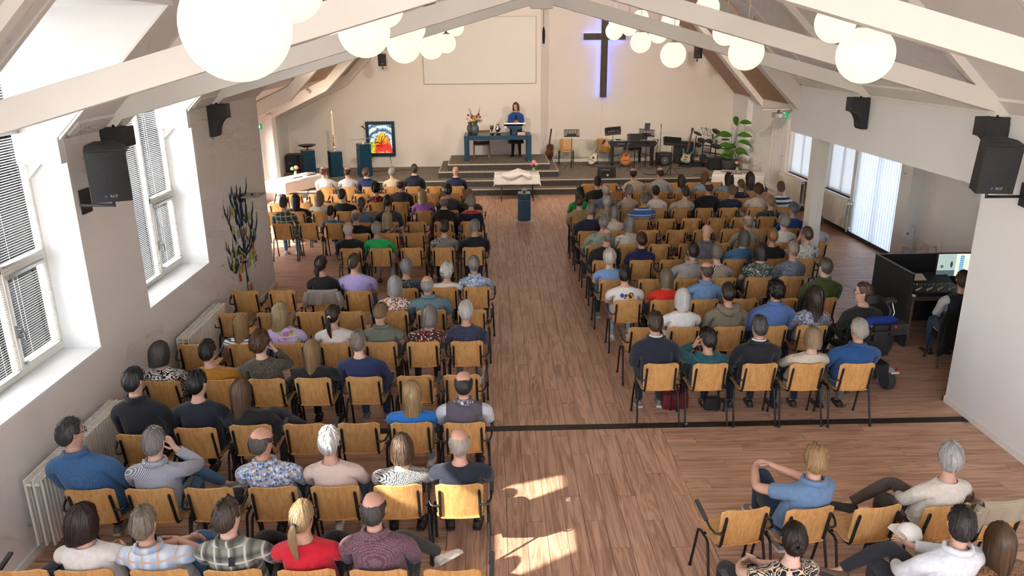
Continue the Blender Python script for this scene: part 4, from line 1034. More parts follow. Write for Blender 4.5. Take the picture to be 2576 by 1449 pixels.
SEATS = [
 ('L1', 7, -3.333, 4.782, None),
 ('L1', 6, -2.883, 4.765, (-0.027, -0.055, 1.083, 'bob', '2a1712', 'plain:d9d4ce', 's', '8a8782', 'turn=25', 'white short sleeved blouse')),
 ('L1', 5, -2.353, 4.745, (-0.128, -0.055, 1.059, 'short', '8a7c6a', 'plaid:9db4cf:dfe3e8:c9a98a', 's', '4a6f94', 'arms=cross,collar,cross=R', 'pale blue plaid shirt')),
 ('L1', 4, -1.844, 4.726, (-0.043, -0.055, 1.114, 'short', '4a3b2e', 'plaid:8a8c80:2c302c:d0cec4', 'l', '17181b', 'turn=20,glasses,collar,cross=R', 'grey blurred plaid overshirt')),
 ('L1', 3, -1.332, 4.707, (-0.031, -0.055, 1.113, 'pony', 'a8895e', 'plain:c8102a', 's', '14151c', 'turn=15,cross=R,glasses', 'bright red blouse')),
 ('L1', 2, -0.824, 4.687, (-0.035, -0.055, 1.171, 'baldband', '4b4440', 'dots:5e3a47:9a7f8c', 'l', '3f4346', 'collar,cross=R,sole', 'plum dotted shirt')),
 ('L1', 1, -0.311, 4.668, None),
 ('L2', 7, -3.348, 5.789, (-0.145, -0.055, 1.229, 'short', '3c3a3a', 'dots:2f5a86:4d79a5', 'l', '1b1c22', 'turn=35,glasses,collar,big', 'blue micro dotted shirt')),
 ('L2', 6, -2.851, 5.781, (0.026, -0.055, 1.133, 'short', '8d8680', 'check:d8dbe2:35405c', 'l', '44688c', 'collar,hand=R,cross=R', 'navy and white checked shirt')),
 ('L2', 5, -2.366, 5.774, None),
 ('L2', 4, -1.853, 5.767, (-0.089, -0.055, 1.124, 'baldband', '5c5047', 'floral:a9b6cc:4d6aa0:b08a6a:dfe6ee', 'l', '2d3a48', 'glasses,collar,turn=30', 'pale blue flower print shirt')),
 ('L2', 3, -1.334, 5.759, (-0.05, -0.055, 1.115, 'short2', 'c9c6c2', 'knit:cdb6aa:d8c4b8', 'l', '506c8c', 'turn=5', 'pale pink knitted jumper')),
 ('L2', 2, -0.822, 5.752, (0.033, -0.055, 1.045, 'shortbob', '5a4330', 'ikat:15151a:d8d2ca', 's', '2a2724', 'turn=-5', 'black and white diamond print top')),
 ('L2', 1, -0.31, 5.744, (0.005, -0.055, 1.087, 'baldband', 'b7a99c', 'plain:161b2b', 'l', '17181d', 'turn=0', 'dark navy jumper')),
 ('L3', 7, -3.352, 6.721, (-0.025, -0.055, 1.27, 'short', '2e2d2f', 'plain:15181f', 'l', '24262a', 'collar,turn=20', 'black polo shirt')),
 ('L3', 6, -2.856, 6.825, (0.017, -0.055, 1.183, 'short', '1d1817', 'plain:121a2a', 'l', '22242b', 'turn=15', 'dark navy sweatshirt')),
 ('L3', 5, -2.353, 6.859, (-0.099, -0.055, 1.075, 'long', '6b5138', 'plain:14151a', 'l', '3a3f4c', 'turn=15,cross=R', 'black top under long straight hair')),
 ('L3', 4, -1.841, 6.861, None),
 ('L3', 3, -1.317, 6.854, None),
 ('L3', 2, -0.815, 6.841, (0.005, -0.055, 1.027, 'mid', 'b08e5e', 'knit:1f7ad0:1565b2', 'l', 'a9b7c4', 'turn=0', 'bright blue waffle knit jumper')),
 ('L3', 1, -0.305, 6.818, (-0.001, -0.055, 1.128, 'baldband', '38332f', 'collars:5b5460:c8ccd6', 'l', '1c1d22', 'turn=0,collar', 'grey tank top over pale shirt')),
 ('L4', 7, -3.61, 7.915, (-0.046, -0.055, 1.062, 'bob', '4a443f', 'swirl:17181f:e6e0d4', 'l', '17181d', 'turn=25', 'black and cream swirl print blouse')),
 ('L4', 6, -3.005, 7.918, (-0.131, -0.055, 1.069, 'short', '221e1c', 'plain:a9741b', 'l', '3a77b0', 'turn=10,cross=R', 'mustard yellow jumper')),
 ('L4', 5, -2.495, 7.921, (-0.062, -0.055, 1.159, 'curly', '5d3820', 'leopard:5d584a:18160f', 'l', '202022', 'turn=20,hand=R', 'olive animal print blouse')),
 ('L4', 4, -1.987, 7.923, (-0.019, -0.055, 1.054, 'long', '9a7b52', 'plain:17181c', 'l', '1b1b20', 'turn=5', 'black cardigan behind long fair hair')),
 ('L4', 3, -1.428, 7.926, (-0.063, -0.055, 1.146, 'short', '8b7f70', 'plain:1b2a55', 'l', '2e4a7c', 'turn=5', 'royal navy sweater')),
 ('L4', 2, -0.88, 7.929, None),
 ('L4', 1, -0.367, 7.932, None),
 ('L5', 7, -3.659, 8.975, None),
 ('L5', 6, -3.056, 8.965, (-0.051, -0.055, 1.0, 'long', 'a98652', 'stripes:e4e6ea:232a44:.028', 's', '5a7fae', 'turn=10', 'white and navy striped top')),
 ('L5', 5, -2.505, 8.957, (-0.112, -0.055, 1.133, 'mid', 'b3976a', 'tee:c6b3e2', 's', '7f8fa0', 'turn=20', 'lilac printed festival shirt')),
 ('L5', 4, -1.943, 8.948, (-0.027, -0.055, 1.104, 'pony', '3b2719', 'plain:ddd6d0', 's', '6a7480', 'turn=15', 'off white jumper')),
 ('L5', 3, -1.386, 8.94, (-0.017, 0.05, 1.08, 'short', '8d6b48', 'plain:6b7263', 's', '4c4a48', 'turn=15,collar,lean', 'olive green polo shirt')),
 ('L5', 2, -0.877, 8.932, (0.082, -0.055, 1.083, 'bob', '8b857d', 'floral:2a1a1e:a8322f:d8b8a0:5b2a30', 'l', '23201f', 'turn=10', 'red flower print blouse')),
 ('L5', 1, -0.338, 8.924, (-0.007, -0.055, 1.129, 'short2', 'd3cdc4', 'dots:1c2238:5a6280', 'l', '7a7a7a', 'turn=0', 'dark navy flecked cardigan')),
 ('L6', 7, -3.563, 10.102, None),
 ('L6', 6, -3.031, 10.098, None),
 ('L6', 5, -2.491, 10.094, None),
 ('L6', 4, -1.958, 10.09, None),
 ('L6', 3, -1.364, 10.085, (0.013, -0.055, 1.118, 'bob', 'a9a6a3', 'floral:e6d6c6:b8402f:6b2f4a:7c8b4a', 's', '3b3b40', 'turn=5', 'cream and red flower blouse')),
 ('L6', 2, -0.864, 10.082, (-0.043, -0.055, 1.117, 'baldband', 'a8a49f', 'stripes:6e8d97:5b7782:.02', 'l', '3c4150', 'turn=10,collar,big', 'teal striped shirt')),
 ('L6', 1, -0.302, 10.077, None),
 ('L7', 7, -3.676, 11.084, None),
 ('L7', 6, -3.137, 11.094, None),
 ('L7', 5, -2.498, 10.945, (-0.026, -0.055, 1.186, 'messy', '3a2a1f', 'plain:0f1013', 'l', '1b1c20', 'turn=15', 'plain black jumper')),
 ('L7', 4, -1.997, 10.994, (-0.053, -0.055, 1.194, 'short', '54412f', 'plain:b1a2d8', 's', '3b5578', 'turn=25,big', 'lilac tee shirt')),
 ('L7', 3, -1.32, 11.093, (0.02, -0.055, 1.08, 'short2', '8c8d8f', 'abstract:15171d:8a8d94', 'l', '1b1c20', 'turn=5', 'black and grey pattern blouse')),
 ('L7', 2, -0.732, 11.101, (0.039, -0.055, 1.006, 'curly', 'dcd6cb', 'plain:e3ddd5', 'l', '2a2a30', 'turn=15', 'cream white cardigan')),
 ('L7', 1, -0.248, 11.114, (-0.044, -0.055, 1.101, 'short2', '8f8882', 'floral:aab9cf:5b6f9a:8a9ab8:d5deea', 'l', '3a3f4a', 'turn=0,collar', 'light blue small floral shirt')),
 ('L8', 5, -2.542, 13.492, (-0.038, -0.055, 1.117, 'baldband', 'd0c9bf', 'plain:12141a', 'l', '202127', 'turn=15', 'black knitted pullover')),
 ('L8', 4, -2.004, 13.479, (-0.073, -0.055, 1.113, 'short', 'a19a8e', 'plain:1fae5b', 'l', 'b8aea2', 'turn=5', 'bright green shirt')),
 ('L8', 3, -1.453, 13.466, None),
 ('L8', 2, -0.893, 13.452, (0.031, -0.055, 1.13, 'short2', '3a322b', 'zig:1b1b1e:b9b1a6', 's', '1f2024', 'turn=5', 'black zigzag print blouse')),
 ('L8', 1, -0.355, 13.44, (0.032, -0.055, 1.14, 'short', '8f8b86', 'plain:13161f', 'l', '2a2d36', 'turn=10', 'plain dark navy pullover')),
 ('L9', 5, -2.55, 14.611, (-0.082, -0.055, 1.113, 'baldband', '8d7a6a', 'plain:101218', 'l', '1f2026', 'turn=5', 'black crew neck jumper')),
 ('L9', 4, -1.995, 14.6, (-0.036, -0.055, 1.067, 'mid', 'b79d72', 'floral:2a2026:c4705a:d8cdbf:4a3a52', 's', '7a2a4a', 'turn=5', 'dark dress with pink flowers')),
 ('L9', 3, -1.506, 14.591, None),
 ('L9', 2, -0.935, 14.58, None),
 ('L9', 1, -0.394, 14.569, None),
 ('L10', 8, -4.282, 15.577, (0.036, -0.055, 1.189, 'short', '4a3527', 'plaid:54604a:2c352c:c9cfbe', 'l', '7a97b8', 'turn=15', 'green checked flannel shirt')),
 ('L10', 7, -3.753, 15.571, None),
 ('L10', 6, -3.215, 15.566, (-0.095, -0.055, 1.0, 'short', '2b201a', 'plain:0f6f9f', 's', '2b3a55', 'kid,turn=20', 'teal blue tee shirt')),
 ('L10', 5, -2.668, 15.56, (-0.005, -0.055, 1.162, 'messy', '5a4630', 'plain:5f7388', 'l', '384a66', 'turn=0', 'blue denim shirt')),
 ('L10', 4, -2.121, 15.554, (-0.015, -0.055, 1.197, 'short', '2e2621', 'plain:3b3c40', 'l', '26272b', 'turn=5', 'charcoal grey jacket')),
 ('L10', 3, -1.551, 15.548, None),
 ('L10', 2, -0.99, 15.543, (0.004, -0.055, 1.175, 'baldband', '7a6656', 'plain:1f1714', 'j', '1d1c1e', 'turn=0', 'dark brown leather jacket')),
 ('L10', 1, -0.463, 15.537, (0.029, -0.055, 1.177, 'curly', 'a39a86', 'scarf:161a33:c8382b', 'l', '1d1e26', 'turn=0', 'navy jumper with red collar')),
 ('L11', 9, -4.742, 16.739, None),
 ('L11', 8, -4.263, 16.727, (-0.032, -0.055, 1.029, 'long', '1f1714', 'plain:101114', 'l', '1a1b20', 'turn=10', 'black long sleeved top')),
 ('L11', 7, -3.739, 16.714, (-0.038, -0.055, 1.095, 'mid', '8c6f4c', 'plain:cfc6ba', 'l', '6d6a68', 'turn=15', 'pale beige jumper')),
 ('L11', 6, -3.2, 16.7, (-0.071, -0.055, 1.126, 'short', '2a1f19', 'plain:121a18', 'l', '2a2c31', 'turn=20', 'very dark green sweater')),
 ('L11', 5, -2.65, 16.686, None),
 ('L11', 4, -2.065, 16.672, None),
 ('L11', 3, -1.495, 16.658, (-0.033, -0.055, 1.119, 'mid', 'b8925c', 'plain:a45fb8', 'l', '8a2f5a', 'turn=5', 'purple jumper')),
 ('L11', 2, -0.94, 16.644, (-0.012, -0.055, 1.21, 'short', '16120f', 'plain:35383f', 'l', '202228', 'turn=10', 'dark slate shirt')),
 ('L11', 1, -0.421, 16.631, (-0.083, -0.055, 1.119, 'bob', '8f6a48', 'leopard:4a4038:1f1b18', 's', '2a2724', 'turn=0', 'brown speckled blouse')),
 ('L12', 8, -4.926, 17.681, None),
 ('L12', 7, -4.312, 17.673, None),
 ('L12', 6, -3.705, 17.665, None),
 ('L12', 5, -3.181, 17.659, None),
 ('L12', 4, -2.657, 17.652, (-0.015, -0.055, 1.094, 'curly', '1c1311', 'dots2:1a1416:b8322a', 's', '221c1e', 'turn=20', 'black blouse with big red dots')),
 ('L12', 3, -2.112, 17.645, (0.002, -0.055, 1.18, 'baldband', '241c17', 'plain:3a3436', 'l', '2a2a2e', 'turn=5', 'dark taupe shirt')),
 ('L12', 2, -1.554, 17.637, None),
 ('L12', 1, -1.026, 17.631, None),
 ('L13', 8, -4.797, 18.768, None),
 ('L13', 7, -4.27, 18.753, None),
 ('L13', 6, -3.726, 18.737, None),
 ('L13', 5, -3.162, 18.721, None),
 ('L13', 4, -2.599, 18.705, None),
 ('L13', 3, -2.024, 18.689, None),
 ('L13', 2, -1.448, 18.672, None),
 ('L13', 1, -0.897, 18.656, None),
 ('L14', 7, -4.197, 19.692, (-0.089, -0.055, 1.184, 'baldband', '6b5140', 'plain:dcd8d4', 'l', '3c3f46', 'turn=15', 'white dress shirt')),
 ('L14', 6, -3.656, 19.678, (-0.024, -0.055, 1.169, 'baldband', '3c2c22', 'plain:c3c2c6', 'l', '3c3f46', 'turn=10', 'light grey dress shirt')),
 ('L14', 5, -3.106, 19.664, (-0.099, -0.055, 1.145, 'short', '6a4a32', 'plain:16295a', 'j', '18203a', 'turn=25', 'royal blue suit jacket')),
 ('L14', 4, -2.555, 19.65, (0.009, -0.055, 1.149, 'short2', 'a9a49b', 'plain:cdbfa4', 'l', '6a6560', 'turn=15', 'cream beige jacket')),
 ('L14', 3, -2.027, 19.637, (0.052, -0.055, 1.214, 'short', '4c4038', 'plain:131833', 'j', '14182a', 'turn=5', 'midnight blue suit jacket')),
 ('L14', 2, -1.468, 19.622, None),
 ('L14', 1, -0.906, 19.608, (-0.018, -0.055, 1.155, 'shaved', '6a4a3a', 'plain:17204a', 'j', '14182e', 'turn=0', 'bright navy suit jacket')),
 ('R1', 1, 1.878, 8.134, (-0.062, -0.055, 1.231, 'short', '4a382b', 'plain:141b2e', 'j', '1d2436', 'turn=0', 'navy blazer')),
 ('R1', 2, 2.429, 8.109, (-0.01, -0.055, 1.037, 'short2', '2e2018', 'plain:14505a', 'h', '1c2230', 'turn=-15,hand=L', 'teal hooded sweater')),
 ('R1', 3, 2.985, 8.084, (0.004, -0.055, 1.18, 'short', '4e4b49', 'plain:11151f', 'j', '161b2a', 'turn=-5', 'black suit jacket')),
 ('R1', 4, 3.513, 8.06, (0.094, -0.055, 1.043, 'shortbob', 'a08560', 'plain:c9bca9', 'l', '1d2030', 'turn=5', 'beige summer jacket')),
 ('R1', 5, 4.069, 8.035, (0.038, -0.055, 1.139, 'short2', 'b4ab9e', 'plain:184a82', 'l', '6a6258', 'turn=-10,collar,big', 'blue fleece pullover')),
 ('R2', 1, 1.899, 9.295, None),
 ('R2', 2, 2.417, 9.283, (-0.007, -0.055, 1.131, 'bob', 'd6d3cf', 'plain:dfdcda', 's', 'c9c4bd', 'turn=0', 'white linen blouse')),
 ('R2', 3, 2.992, 9.269, (-0.003, -0.055, 1.195, 'short', '2e2118', 'plain:7d7361', 'h', '4a4f58', 'turn=0', 'khaki hooded sweatshirt')),
 ('R2', 4, 3.534, 9.257, (0.062, -0.055, 1.22, 'curly', '1a1512', 'plain:4f6ea8', 'l', '2c3b58', 'turn=-10,glasses,collar,big', 'mid blue oxford shirt')),
 ('R2', 5, 4.05, 9.245, (0.052, -0.055, 1.141, 'longcurly', '3c2a20', 'floral:a9adb5:3e5f92:6a6f7a:8a5a5a', 'l', '3a4a6a', 'turn=-5', 'grey and blue floral blouse')),
 ('R3', 1, 1.888, 10.362, (-0.036, -0.055, 1.135, 'short', '261b15', 'flower:e2ded9', 's', '9fb1c0', 'turn=10', 'white tee shirt with flower print')),
 ('R3', 2, 2.393, 10.358, (0.047, -0.055, 1.086, 'bob', '7c6a4d', 'plain:dc2a16', 's', '2a2a30', 'turn=5', 'vivid red top')),
 ('R3', 3, 2.966, 10.354, (0.044, -0.055, 1.177, 'baldband', '5e4a3a', 'plain:6c8fb8', 'l', '2f3a4a', 'turn=-5,collar', 'sky blue cotton shirt')),
 ('R3', 4, 3.531, 10.35, None),
 ('R3', 5, 4.093, 10.345, None),
 ('R3', 6, 4.649, 10.341, (0.041, -0.055, 1.2, 'short', '5c5046', 'plain:3f4a1c', 'l', '23262a', 'turn=-15,collar,big', 'olive green shirt')),
 ('R4', 1, 1.808, 11.351, (-0.027, -0.055, 1.114, 'curly', 'd8cdb8', 'plain:7f9fd0', 's', '34404e', 'turn=0', 'light blue short sleeved knit')),
 ('R4', 2, 2.423, 11.357, None),
 ('R4', 3, 2.967, 11.363, (0.107, -0.055, 1.185, 'short', '3a2b20', 'plain:9a938f', 's', '5a5a5c', 'turn=0,big,collar', 'warm grey shirt')),
 ('R4', 4, 3.527, 11.368, (-0.086, -0.055, 1.147, 'short2', '8b7c6a', 'zig:d6c8bc:2b2522', 's', '2a2a2c', 'turn=5', 'cream and black wave print top')),
 ('R4', 5, 4.077, 11.374, (0.049, -0.055, 1.166, 'bob', '2a1d16', 'camo:2f6a62:d8c3b0:7a3a34:1e2a2c', 's', '23262a', 'turn=-10', 'green and rust leaf print blouse')),
 ('R4', 6, 4.593, 11.379, (0.028, -0.055, 1.189, 'short2', 'a08b74', 'leopard:7f8897:22262f', 'l', '25282e', 'turn=-10,glasses', 'grey speckled shirt')),
 ('R5', 1, 1.847, 12.444, (0.055, -0.055, 1.176, 'baldband', '8f8375', 'plain:14171a', 'l', '2a2c31', 'turn=0', 'black quarter zip jumper')),
 ('R5', 2, 2.464, 12.431, (0.018, -0.055, 1.102, 'short2', '4a1a10', 'plain:131b4a', 'l', '1f2430', 'turn=-10,glasses,collar', 'ultramarine jumper')),
 ('R5', 3, 2.969, 12.421, None),
 ('R5', 4, 3.528, 12.409, (0.036, -0.055, 1.228, 'shaved', '8a6a55', 'plain:5c6068', 's', '2c2f36', 'turn=-5,glasses,collar,big', 'slate grey polo shirt')),
 ('R5', 5, 4.019, 12.399, (0.178, -0.055, 1.125, 'bob', '5c564f', 'plain:3f668c', 'l', '2a3140', 'turn=-5', 'denim blue shirt')),
 ('R5', 6, 4.655, 12.386, (0.011, -0.055, 1.148, 'short2', 'a8763a', 'plain:131317', 's', '1f2024', 'turn=-5', 'plain black tee')),
 ('R5', 7, 5.197, 12.375, (0.045, -0.055, 1.17, 'short', '5f4433', 'abstract:d5d3d0:3a3a42', 's', '2b2e34', 'turn=-20,hand=L', 'white shirt with dark flower sprigs')),
 ('R6', 1, 1.846, 13.468, (0.142, -0.055, 1.172, 'short', '9c948a', 'plain:93a08e', 'l', '3b4048', 'turn=0', 'sage green shirt')),
 ('R6', 2, 2.416, 13.463, (0.038, -0.055, 1.152, 'bob', '8d8982', 'plain:c6bca9', 'l', '5a5650', 'turn=0', 'oatmeal jumper')),
 ('R6', 3, 2.992, 13.458, None),
 ('R6', 4, 3.529, 13.453, None),
 ('R6', 5, 4.059, 13.448, None),
 ('R6', 6, 4.552, 13.444, (0.04, -0.055, 1.154, 'baldband', 'a3937c', 'plain:98908a', 'l', '4b4b4d', 'turn=-5', 'stone grey shirt')),
 ('R6', 7, 5.29, 13.438, (-0.042, -0.055, 1.154, 'curly', '9a9488', 'plain:d8d3cd', 's', '6a6a70', 'turn=-5', 'white short sleeved top')),
 ('R6', 8, 5.826, 13.433, (0.027, -0.055, 1.153, 'short', '5a5048', 'plain:b9bcc4', 'l', '3a3f4a', 'turn=-10', 'pale grey shirt behind the post')),
 ('R7', 1, 1.835, 14.538, (0.058, -0.055, 1.181, 'short', '8a8076', 'plain:141b33', 'l', '1f2430', 'turn=0', 'dark navy wool jumper')),
 ('R7', 2, 2.417, 14.537, (-0.076, -0.055, 1.12, 'shortbob', '8e8b86', 'plain:d3c9b6', 'l', '6b655c', 'turn=10', 'cream cardigan')),
 ('R7', 3, 3.0, 14.535, None),
 ('R7', 4, 3.546, 14.533, None),
 ('R7', 5, 4.062, 14.531, None),
 ('R7', 6, 4.603, 14.53, None),
 ('R7', 7, 5.144, 14.528, None),
 ('R7', 8, 5.746, 14.526, (0.091, -0.055, 1.144, 'short2', '6f7073', 'plain:124a98', 'l', '23324a', 'turn=-20', 'cobalt blue jacket')),
 ('R8', 1, 1.829, 15.456, (-0.056, -0.055, 1.163, 'short', '5d4433', 'plain:a88a5e', 'l', '3b3f46', 'turn=5,glasses', 'tan brown shirt')),
 ('R8', 2, 2.385, 15.473, (-0.039, -0.055, 1.152, 'short2', 'c6c1b7', 'plain:a49a88', 'l', '5a5853', 'turn=5', 'taupe cardigan')),
 ('R8', 3, 3.018, 15.492, (0.09, -0.055, 1.187, 'short', '7d6a58', 'stripes3:3f68ad:d8d8e0:d0b060', 's', '2b3350', 'turn=-15,big,collar', 'blue polo with yellow and white stripes')),
 ('R8', 4, 3.557, 15.509, None),
 ('R8', 5, 4.091, 15.525, None),
 ('R8', 6, 4.627, 15.542, None),
 ('R8', 7, 5.119, 15.557, None),
 ('R8', 8, 5.677, 15.574, (0.1, -0.055, 1.076, 'pony', '9b8058', 'abstract:141a2c:6a7a5a', 's', 'a9bcd8', 'turn=-15', 'navy leaf print vest top')),
 ('R9', 1, 1.939, 16.576, (-0.023, -0.055, 1.132, 'bob', '14100f', 'plain:159052', 'l', '1c2024', 'turn=0', 'emerald green jacket')),
 ('R9', 2, 2.395, 16.568, (0.084, -0.055, 1.187, 'baldband', 'c9bdb0', 'plain:7b8397', 'l', '3b4048', 'turn=0', 'blue grey shirt')),
 ('R9', 3, 2.951, 16.558, (0.032, -0.055, 1.165, 'short2', 'a09a90', 'plain:bba892', 'l', '5a5650', 'turn=0,glasses', 'sand coloured jumper')),
 ('R9', 4, 3.602, 16.547, (-0.027, -0.055, 1.15, 'bun', '4a3522', 'plain:ddd3c8', 'l', '4a4f5a', 'turn=0', 'ivory blouse')),
 ('R9', 5, 4.101, 16.538, (0.119, -0.055, 1.117, 'short', '4a382b', 'plain:bfb2a3', 'l', '4b4a4c', 'turn=-5', 'light sand sweater')),
 ('R9', 6, 4.623, 16.529, (0.103, -0.055, 1.225, 'baldband', '4a3728', 'plain:12131a', 'l', '1f2228', 'turn=-10,big', 'black zip jacket')),
 ('R9', 7, 5.157, 16.52, (0.089, -0.055, 1.141, 'short', '8a6a4a', 'dots:151b30:39456a', 's', '5a7fae', 'turn=-5', 'navy star print tee')),
 ('R9', 8, 5.763, 16.509, (0.047, -0.055, 1.162, 'curly', '5a3a22', 'plain:dcc9b5', 's', 'c9bfb0', 'turn=-5', 'peach cream tee')),
 ('R9', 9, 6.349, 16.499, (-0.047, -0.055, 1.201, 'short', '6a5540', 'stripes:dfe3e8:1c2748:.1', 's', '3a4a6a', 'turn=0', 'wide navy and white striped tee')),
 ('R10', 1, 2.426, 17.628, (0.013, -0.055, 1.179, 'short', '241a15', 'plain:16201a', 'l', '24272c', 'turn=5', 'dark bottle green sweater')),
 ('R10', 2, 2.916, 17.614, None),
 ('R10', 3, 3.499, 17.598, None),
 ('R10', 4, 4.089, 17.581, None),
 ('R10', 5, 4.671, 17.565, None),
 ('R10', 6, 5.272, 17.548, None),
 ('R10', 7, 5.752, 17.535, (0.008, -0.055, 1.1, 'pony', '7a5a38', 'plain:1a2545', 'l', '8fa9c8', 'turn=-20,kid', 'dark blue cardigan')),
 ('R11', 1, 2.435, 18.642, None),
 ('R11', 2, 3.018, 18.613, None),
 ('R11', 3, 3.565, 18.585, (-0.125, -0.055, 1.214, 'baldband', '221813', 'plain:c2b199', 'l', '5b5a58', 'turn=10', 'beige linen shirt')),
 ('R11', 4, 4.11, 18.558, (-0.025, -0.055, 1.229, 'baldband', '3b332d', 'plain:b5b4b6', 'l', '4b4f58', 'turn=-15', 'silver grey shirt')),
 ('R11', 5, 4.587, 18.534, (0.028, -0.055, 1.052, 'long', '3a251b', 'plain:b9a994', 'l', '2a2c34', 'turn=-5', 'beige top behind long brown hair')),
 ('R11', 6, 5.101, 18.508, (0.077, -0.055, 1.127, 'long', '7a4526', 'plain:9fb8cc', 'l', '3f5a80', 'turn=0', 'pale blue denim jacket')),
 ('R11', 7, 5.629, 18.482, (0.139, -0.055, 1.085, 'longcurly', '261a17', 'plain:7fa3c6', 'l', '35507a', 'turn=-20,clip', 'faded denim jacket')),
 ('R11', 8, 6.228, 18.452, (0.046, -0.055, 1.093, 'longcurly', '4b3122', 'floral:6a5a4c:3a3a34:a08c70:2c2620', 'l', '2a2c34', 'turn=0', 'brown patterned dress')),
 ('R12', 1, 2.488, 19.693, None),
 ('R12', 2, 3.042, 19.693, None),
 ('R12', 3, 3.599, 19.692, None),
 ('R12', 4, 4.104, 19.692, None),
 ('R12', 5, 4.652, 19.691, None),
 ('R12', 6, 5.192, 19.691, None),
 ('R12', 7, 5.747, 19.69, None),
 ('B1', 1, 1.901, 5.299, None),
 ('B1', 2, 2.404, 5.295, (0.095, -0.055, 1.113, 'short', 'b08c58', 'plain:6582a6', 's', '1c3148', 'turn=22,glasses,knee,collar', 'faded blue short sleeved shirt')),
 ('B1', 3, 2.937, 5.292, None),
 ('B1', 4, 3.485, 5.288, (0.079, -0.055, 1.105, 'short2', 'b2b0ac', 'plain:d2cbc0', 'l', '4b4039', 'turn=25,glasses,crossL', 'cream linen shirt')),
 ('B1', 5, 3.929, 5.285, None),
 ('B2', 1, 1.866, 4.433, (0.145, -0.055, 1.014, 'bun', '2c1d16', 'swirl:12151f:d8bfa0', 's', '1c1d24', 'turn=20,glasses', 'black and sand swirl blouse')),
 ('B2', 2, 3.015, 4.414, (0.123, -0.055, 1.113, 'short', '2e2b29', 'plain:d8dce2', 'l', '22242b', 'turn=30,crossL,collar,holds', 'crisp white dress shirt')),
 ('B2', 3, 3.412, 4.408, (-0.002, -0.055, 1.0, 'long', '5b4028', 'leopard:8a6038:1a1512', 'l', '1f2024', 'turn=20', 'leopard print blouse')),
]
# ------------------------------------------------------------------ congregation
WOMEN = ('bob', 'mid', 'long', 'longcurly', 'curly', 'pony', 'bun', 'messy', 'shortbob', 'short2')
def pose_joints(o, sh, hx, hz, big):
    """arm and leg joints for a seated figure; o = option dict"""
    e = sh+.075
    arm = {}
    for s, n in ((1, 'R'), (-1, 'L')):
        arm['arm'+n] = ((s*e+hx*.5, .05, .695), (s*.085, .235, .615), (-s*.55, .8, -.18))
    leg = {}
    for s, n in ((1, 'R'), (-1, 'L')):
        leg['leg'+n] = ((s*.125, .385, .525), (s*.125, .355, .092), (s*.15, .60, .06))
    if o.get('arms') == 'cross':
        for s, n in ((1, 'R'), (-1, 'L')): arm['arm'+n] = ((s*(e+.02)+hx*.5, .06, .73), (-s*.05, .20, .755), (-s*.95, .05, .1))
    h = o.get('hand')
    if h:
        s = 1 if h == 'R' else -1
        arm['arm'+h] = ((s*(e+.01)+hx, .17, .80), (s*.095+hx, .09, hz-.135), (-s*.35, -.1, .95))
    c = o.get('cross')
    if c or 'crossL' in o:
        s = 1 if c == 'R' else -1; sup, ov = ('R', 'L') if s > 0 else ('L', 'R')
        leg['leg'+ov] = ((s*.05, .37, .665), (s*.335, .47, .43), (s*.47, .64, .40))
        leg['leg'+sup] = ((s*.135, .385, .525), (s*.12, .37, .092), (s*.13, .62, .06))
    if 'holds' in o: arm['armR'] = ((e-.01+hx*.5, .10, .74), (.07, .31, .695), (-.25, .95, .05))
    if 'knee' in o:
        leg['legL'] = ((-.12, .36, .80), (-.10, .42, .40), (-.10, .66, .36))
        leg['legR'] = ((.12, .385, .525), (.12, .36, .092), (.14, .61, .06))
        arm['armR'] = ((.10, .16, .84), (-.06, .385, .845), (-.8, .25, -.1)); arm['armL'] = ((-.29, .12, .80), (-.17, .39, .83), (.7, .3, .2))
    if o.get('row') == 'wheel':
        for n, s in (('R', 1), ('L', -1)): leg['leg'+n] = ((s*.12, .40, .56), (s*.12, .58, .20), (s*.12, .82, .17))
    arm.update(leg); return arm
SKINS = ['cfa48f', 'c99c86', 'd6b09d', 'c2937b']
PEOPLE = {}
def seat_person(key, x, y, rz, spec, label, z0=0.0, extra=None, group=None):
    dx, dy, hz, hr, hcol, shirt, slv, trs, opts, clothes = spec
    o = {}
    for t in opts.split(','):
        if '=' in t: a, b = t.split('='); o[a] = b
        elif t: o[t] = True
    if extra: o.update(extra)
    woman = hr in WOMEN; big = 'big' in o; kid = 'kid' in o
    sh = .135 if kid else (.196 if big else .158 if woman else .176)
    P = dict(pelvis=(0, -.015, .535), head=(dx, dy, hz), neck=(dx*.85, dy-.028, hz-.185), w=.85 if kid else 1.12 if big else .98 if woman else 1.02,
             d=.85 if kid else 1.16 if big else 1.0, sh=sh, hs=.95 if kid else 1.0 if woman else 1.035, hair=hr, haircol=hcol, shirt=shirt, sleeve=slv, trousers=trs,
             turn=-radians(float(o.get('turn', 0))), nod=radians(-4 if 'lean' not in o else -28), collar='collar' in o, glasses='glasses' in o,
             seed=int(abs(x*1000+y*77)) % 997, arm=1.12 if big else .9 if woman else 1.0, leg=1.08 if big else .94 if woman else 1.0, clip='clip' in o,
             skin='cb9a86' if hr in ('baldband', 'shaved') else SKINS[int(abs(x*37+y*13)) % 4], lv=2 if y < 10.3 else 1,
             shoes='white' if o.get('sole') or trs[0] in '79a5' else ('brown', 'dark', 'dark', 'grey')[int(abs(x*31+y*7)) % 4], group=group)
    if hr == 'pony' and shirt.startswith('plain:ddd6'): P['whitetie'] = True
    P['joints'] = pose_joints(o, sh, dx, hz, big)
    r = build_person(label, (x, y, z0), rz, P); PEOPLE[key] = (r, P); return r, P
BLOCK = {'L': 'left block', 'R': 'right block', 'B': 'corner group right of aisle'}
CHAIRS = {}
jr = random.Random(3)
